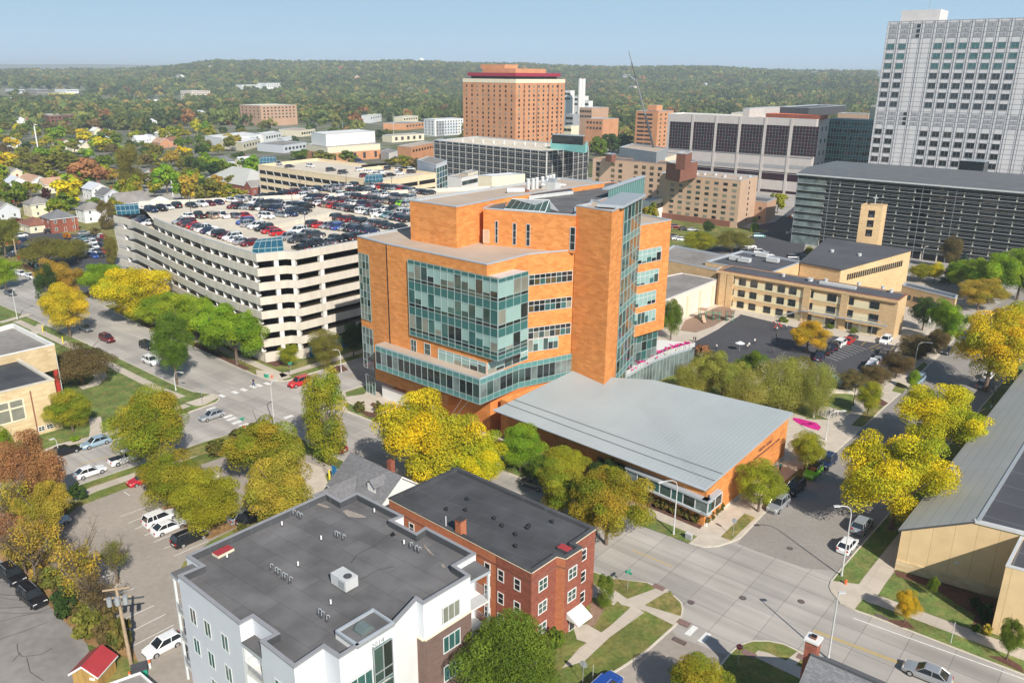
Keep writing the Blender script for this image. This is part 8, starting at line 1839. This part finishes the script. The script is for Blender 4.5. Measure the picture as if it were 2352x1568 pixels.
# cones bollards by the shed
for x,y,lb,h,c in ((345,1533,'orange topped white bollard by the white hatchback',1.0,'lamp_white'),(299,1556,'orange topped marker beside the shed',.8,'lamp_white')):
    p=G(x,y,Zb); b=MB(); b.cyl(p,.12,Zb,Zb+h*.7,c,10); b.cyl(p,.14,Zb+h*.7,Zb+h,'orange_red',10,.08); tag(b.build('marker_post'),lb,'bollard','orange topped bollards')
p=G(322,1552,Zb); b=MB(); b.box(p,azv(60),1.4,1.4,Zb,Zb+1.1,'sign_green',c=True); b.box(p,azv(60),1.5,1.5,Zb+1.1,Zb+1.18,'metal_dark',c=True); tag(b.build('transformer_box'),'dark green transformer cabinet between shed and hatchback','utility box')
# yellow bollards
for i,(x,y) in enumerate(((99,762),(145,788),(757,1100))): p=G(x,y,Zb); b=MB(); b.cyl(p,.14,Zb,Zb+1.5,'bright_yellow',8); b.cyl(p,.14,Zb+1.5,Zb+1.6,'bright_yellow',8,.05); tag(b.build('bollard'),('yellow bollard left of the orange gold tree','yellow bollard below the orange gold tree','yellow bollard beside the blue board near the small house')[i],'bollard','yellow bollards')
p=G(757,1095,Zb)+A*1.3; b=MB(); 
for s in (-.5,.5): b.cyl(p+A*s,.05,Zb,Zb+2.2,'metal_grey',6)
b.box(p,A,1.2,.08,Zb+.7,Zb+2.3,'blue_paint',c=True); tag(b.build('notice_board'),'blue board on posts between gold trees and the small house','sign board')
# flagpoles
for x,y,t,lb in ((146,912,812,'tall thin flagpole before the red columned entrance'),(2128,765,722,'white flagpole before the school end with a furled flag'),(2220,612,602,'flagpole among the green trees with an orange flag')):
    p=G(x,y,Zb); H=ZH(x,y,t,Zb); root=thing('flagpole',lb,'flagpole',p); b=MB(); b.cyl(p,.09,Zb,H,'metal_light',8,.05); b.build('pole',root)
    if x>1000:
        b=MB(); 
        for k in range(4): b.face([(p.x+.05+.12*k,p.y-.05*(k%2),H-.2-.25*k),(p.x+.17+.12*k,p.y-.05*((k+1)%2),H-.45-.25*k),(p.x+.17+.12*k,p.y,H-1.9-.1*k),(p.x+.05+.12*k,p.y,H-1.9)],'cloth_white' if x<2200 else 'orange_red')
        b.build('flag',root)
# bicycles and racks
def bike(p,az,label,col):
    root=thing('bicycle',label,'bicycle',p,'bicycles at the rack',R(90-az)); 
    for x in (-.52,.52):
        b=MB(); n=14
        for i in range(n): a0_,a1_=i*6.283/n,(i+1)*6.283/n; b.tube((x+.33*math.cos(a0_),0,.34+.33*math.sin(a0_)),(x+.33*math.cos(a1_),0,.34+.33*math.sin(a1_)),.022,'tyre',4)
        w_=b.build('wheel'); w_.parent=root
    b=MB(); b.path([(-.52,0,.34),(-.05,0,.30),(.38,0,.72),(-.18,0,.74),(-.05,0,.30)],.022,col,5); b.path([(-.52,0,.34),(-.18,0,.74)],.018,col,4); b.path([(.52,0,.34),(.38,0,.72),(.36,0,.95)],.022,col,5); w_=b.build('bicycle_frame'); w_.parent=root
    b=MB(); b.tube((.34,-.25,.98),(.34,.25,.98),.018,'trim_black',5); w_=b.build('handlebar'); w_.parent=root; b=MB(); b.box(Vector((-.2,0,0)),(1,0),.26,.14,.85,.9,'trim_black',c=True); b.tube((-.18,0,.74),(-.2,0,.86),.015,col,4); w_=b.build('saddle'); w_.parent=root
for i in range(9):
    t=i/8; p=G(1882+t*44,952+(i%2)*3,Zb+.01)+Vector((0,rc.uniform(-.3,.3),0)); bike(p,20+rc.uniform(-8,8),f'parked bicycle, {ORD[i]} from the left at the rack near the pink flower bed',rc.choice(['metal_dark','metal_light','cloth_blue','metal_grey']) )
for i in range(5): p=G(1886+i*9,950,Zb+.01); b=MB(); b.path([p,p+Vector((0,0,.8)),p+azv(20)*.6+Vector((0,0,.8)),p+azv(20)*.6],.03,'metal_grey',5); tag(b.build('bike_rack'),f'grey hoop bicycle stand, {ORD[i]} from the left near the pink flower bed','bike rack','hoop bicycle stands')
# benches / umbrella / play frame
p=G(1698,806,.14); root=thing('parasol','white parasol on the dark playground edge above the birches','parasol',p); b=MB(); b.cyl(p,.04,p.z,p.z+2.3,'metal_grey',6); b.build('parasol_pole',root); b=MB(); b.cyl(p,1.1,p.z+1.9,p.z+2.4,'cloth_white',10,.05); b.build('canopy',root)
p=G(1637,738,.14); root=thing('play_frame','green and brown climbing frame with slide on the bark playground','play equipment',p)
for k in range(3):
    b=MB(); c=p+A*(k*3-3)+B*(k*1.5)
    for dx in (-.8,.8):
        for dy in (-.8,.8): b.cyl(c+Vector((dx,dy,0)),.07,.14,2.9,'sign_green',6)
    b.box(c,A,1.8,1.8,1.3,1.4,'brown_brick',c=True); b.build('play_tower',root); b=MB(); b.box(c,A,2.1,2.1,2.8,2.95,'bark_chips' if k else 'tan_brick',c=True); b.build('tower_roof',root)
b=MB(); c=p+A*-3; b.face([c+Vector((-.4,-.8,1.35)),c+Vector((.4,-.8,1.35)),c+Vector((.2,-4,.3)),c+Vector((-.6,-4,.3))],'tan_brick_light'); b.build('slide',root)
b=MB(); b.path([p+A*-1.5+Vector((0,0,2.2)),p+A*1.5+B*1+Vector((0,0,2.2))],.08,'sign_green',5); b.build('monkey_bar',root)
# orange barriers by the far crossing
for i in range(6): p=G(1806+i*8,498+(i%2)*3,.05); b=MB(); b.box(p,A,1.6,.4,.05,1.1,'orange_red' if i%2 else 'concrete_white',c=True); tag(b.build('traffic_barrier'),f'{"orange" if i%2 else "white"} road barrier before the glass garage, {ORD[i]} from the left','barrier','road barriers before the glass garage')
# retaining wall by the pink bed, garden wall
b=MB(); q=px((1905,910),(1985,905),(1968,893)); b.box(G(1965,905,Zb),(G(1920,900,Zb)-G(1965,905,Zb)).normalized(),8,.3,Zb,Zb+.7,'concrete'); tag(b.build('garden_wall'),'low concrete garden wall behind the bicycles','garden wall')
b=MB(); a_,c_=G(52,612,Zb),G(100,637,Zb); u_=(c_-a_).normalized(); b.box(a_,u_,(c_-a_).length,.1,Zb,Zb+1.1,'darkred_brick'); tag(b.build('hedge_fence'),'low brown fence along the far left car lot','fence')
# ================================================================ people
def person_mesh(pose,top,legs,skinm='skin'):
    s=MB()
    me=bpy.data.meshes.new('person'); st=.28 if pose=='walk' else .06; ar=.22 if pose=='walk' else .08
    V=[(0,0,.95),(0,0,1.2),(0,0,1.42),(0,0,1.52),(.02,0,1.62),(.02,0,1.72), (0,.1,.90),(st*.5,.11,.50),(st,.11,.08),(st+.16,.11,.04), (0,-.1,.90),(-st*.3,-.11,.50),(-st,-.11,.08),(-st+.16,-.11,.04),
       (0,.19,1.40),(-ar*.4,.26,1.13),(ar*.0-.1+ar,.27,.90),(0,-.19,1.40),(ar*.3,-.26,1.13),(.1-ar+ar,-.27,.90),(.0,.27,.80),(.02,-.27,.80)]
    E_=[(0,1),(1,2),(2,3),(3,4),(4,5),(0,6),(6,7),(7,8),(8,9),(0,10),(10,11),(11,12),(12,13),(2,14),(14,15),(15,16),(2,17),(17,18),(18,19),(16,20),(19,21)]
    rad=[.15,.14,.15,.06,.10,.085,.10,.065,.045,.04,.10,.065,.045,.04,.075,.05,.038,.075,.05,.038,.03,.03]
    me.from_pydata(V,E_,[]); o=bpy.data.objects.new('tmp',me); COL.objects.link(o); m=o.modifiers.new('s','SKIN')
    for i,sv in enumerate(me.skin_vertices[0].data): sv.radius=(rad[i],rad[i]*1.0); sv.use_root=(i==0)
    o.modifiers.new('u','SUBSURF').levels=1
    dg=bpy.context.evaluated_depsgraph_get(); nm=bpy.data.meshes.new_from_object(o.evaluated_get(dg)); bpy.data.objects.remove(o)
    nm.materials.clear(); 
    for k in (skinm,top,legs,'trim_black','hair'): nm.materials.append(MT[k])
    for p_ in nm.polygons:
        z=p_.center.z; y=abs(p_.center.y); x=p_.center.x
        p_.material_index=3 if z<.1 else (2 if z<.93 and y<.2 else (0 if (y>.2 and z<1.2) else (1 if z<1.5 else (4 if (z>1.69 or (x<.0 and z>1.56)) else 0)))); p_.use_smooth=True
    return nm
PM={}
def person(label,x,y,az,top,legs='cloth_dark',pose='walk',z=.15,group=None,h=1.0):
    k=(pose,top,legs)
    if k not in PM: PM[k]=person_mesh(*k)
    o=bpy.data.objects.new('person',PM[k]); COL.objects.link(o); o.location=G(x,y,z); o.rotation_euler.z=R(90-az); o.scale=(h,h,h); tag(o,label,'person',group)
person('person in dark top and blue trousers crossing the street at the crosswalk',583,887,AZA,'cloth_dark','cloth_blue',z=.04)
person('person in a green top walking beside the wing end wall',1791,1084,AZB+180,'cloth_green','cloth_dark')
person('person in white standing beside the dark SUV on the garage roof',739,556,200,'cloth_white','cloth_dark','stand',z=GLV[0])
person('person in a white shirt walking at the upper right walk',2355-24,910,AZB,'cloth_white','cloth_dark')
ppl=[(1593,785,'cloth_dark'),(1597,786,'cloth_dark'),(1645,803,'cloth_white'),(1716,803,'cloth_white'),(1720,799,'cloth_white'),(1733,790,'cloth_white'),(1774,812,'cloth_dark'),(1777,749,'cloth_red'),(1782,756,'cloth_red'),(1784,762,'cloth_white'),(1793,758,'cloth_red'),(1789,753,'cloth_red'),(1806,757,'cloth_white'),(1779,760,'cloth_red'),(1783,778,'cloth_dark')]
for i,(x,y,c) in enumerate(ppl): person(f'person in {c.split("_")[1]} on the school playground, {ORD[i]} from the left',x,y,rc.uniform(0,360),c,'cloth_dark',rc.choice(['walk','stand']),.16,'children on the school playground',.86)
# haze
b=MB(); m=bpy.data.materials.new('haze'); MT['haze']=m; m.use_nodes=True; nt=m.node_tree
for n in list(nt.nodes):
    if n.type=='BSDF_PRINCIPLED': nt.nodes.remove(n)
pv=_n(nt,'ShaderNodeVolumePrincipled'); pv.inputs['Color'].default_value=(.82,.92,1.,1); pv.inputs['Density'].default_value=.00016; pv.inputs['Anisotropy'].default_value=0
nt.links.new(pv.outputs[0],[n for n in nt.nodes if n.type=='OUTPUT_MATERIAL'][0].inputs['Volume'])
HZ=True
if HZ:
    b.prism([(-11000,-450),(11000,-450),(11000,12400),(-11000,12400)],-1.5,122,'haze','haze',True); tag(b.build('haze'),kind='stuff')
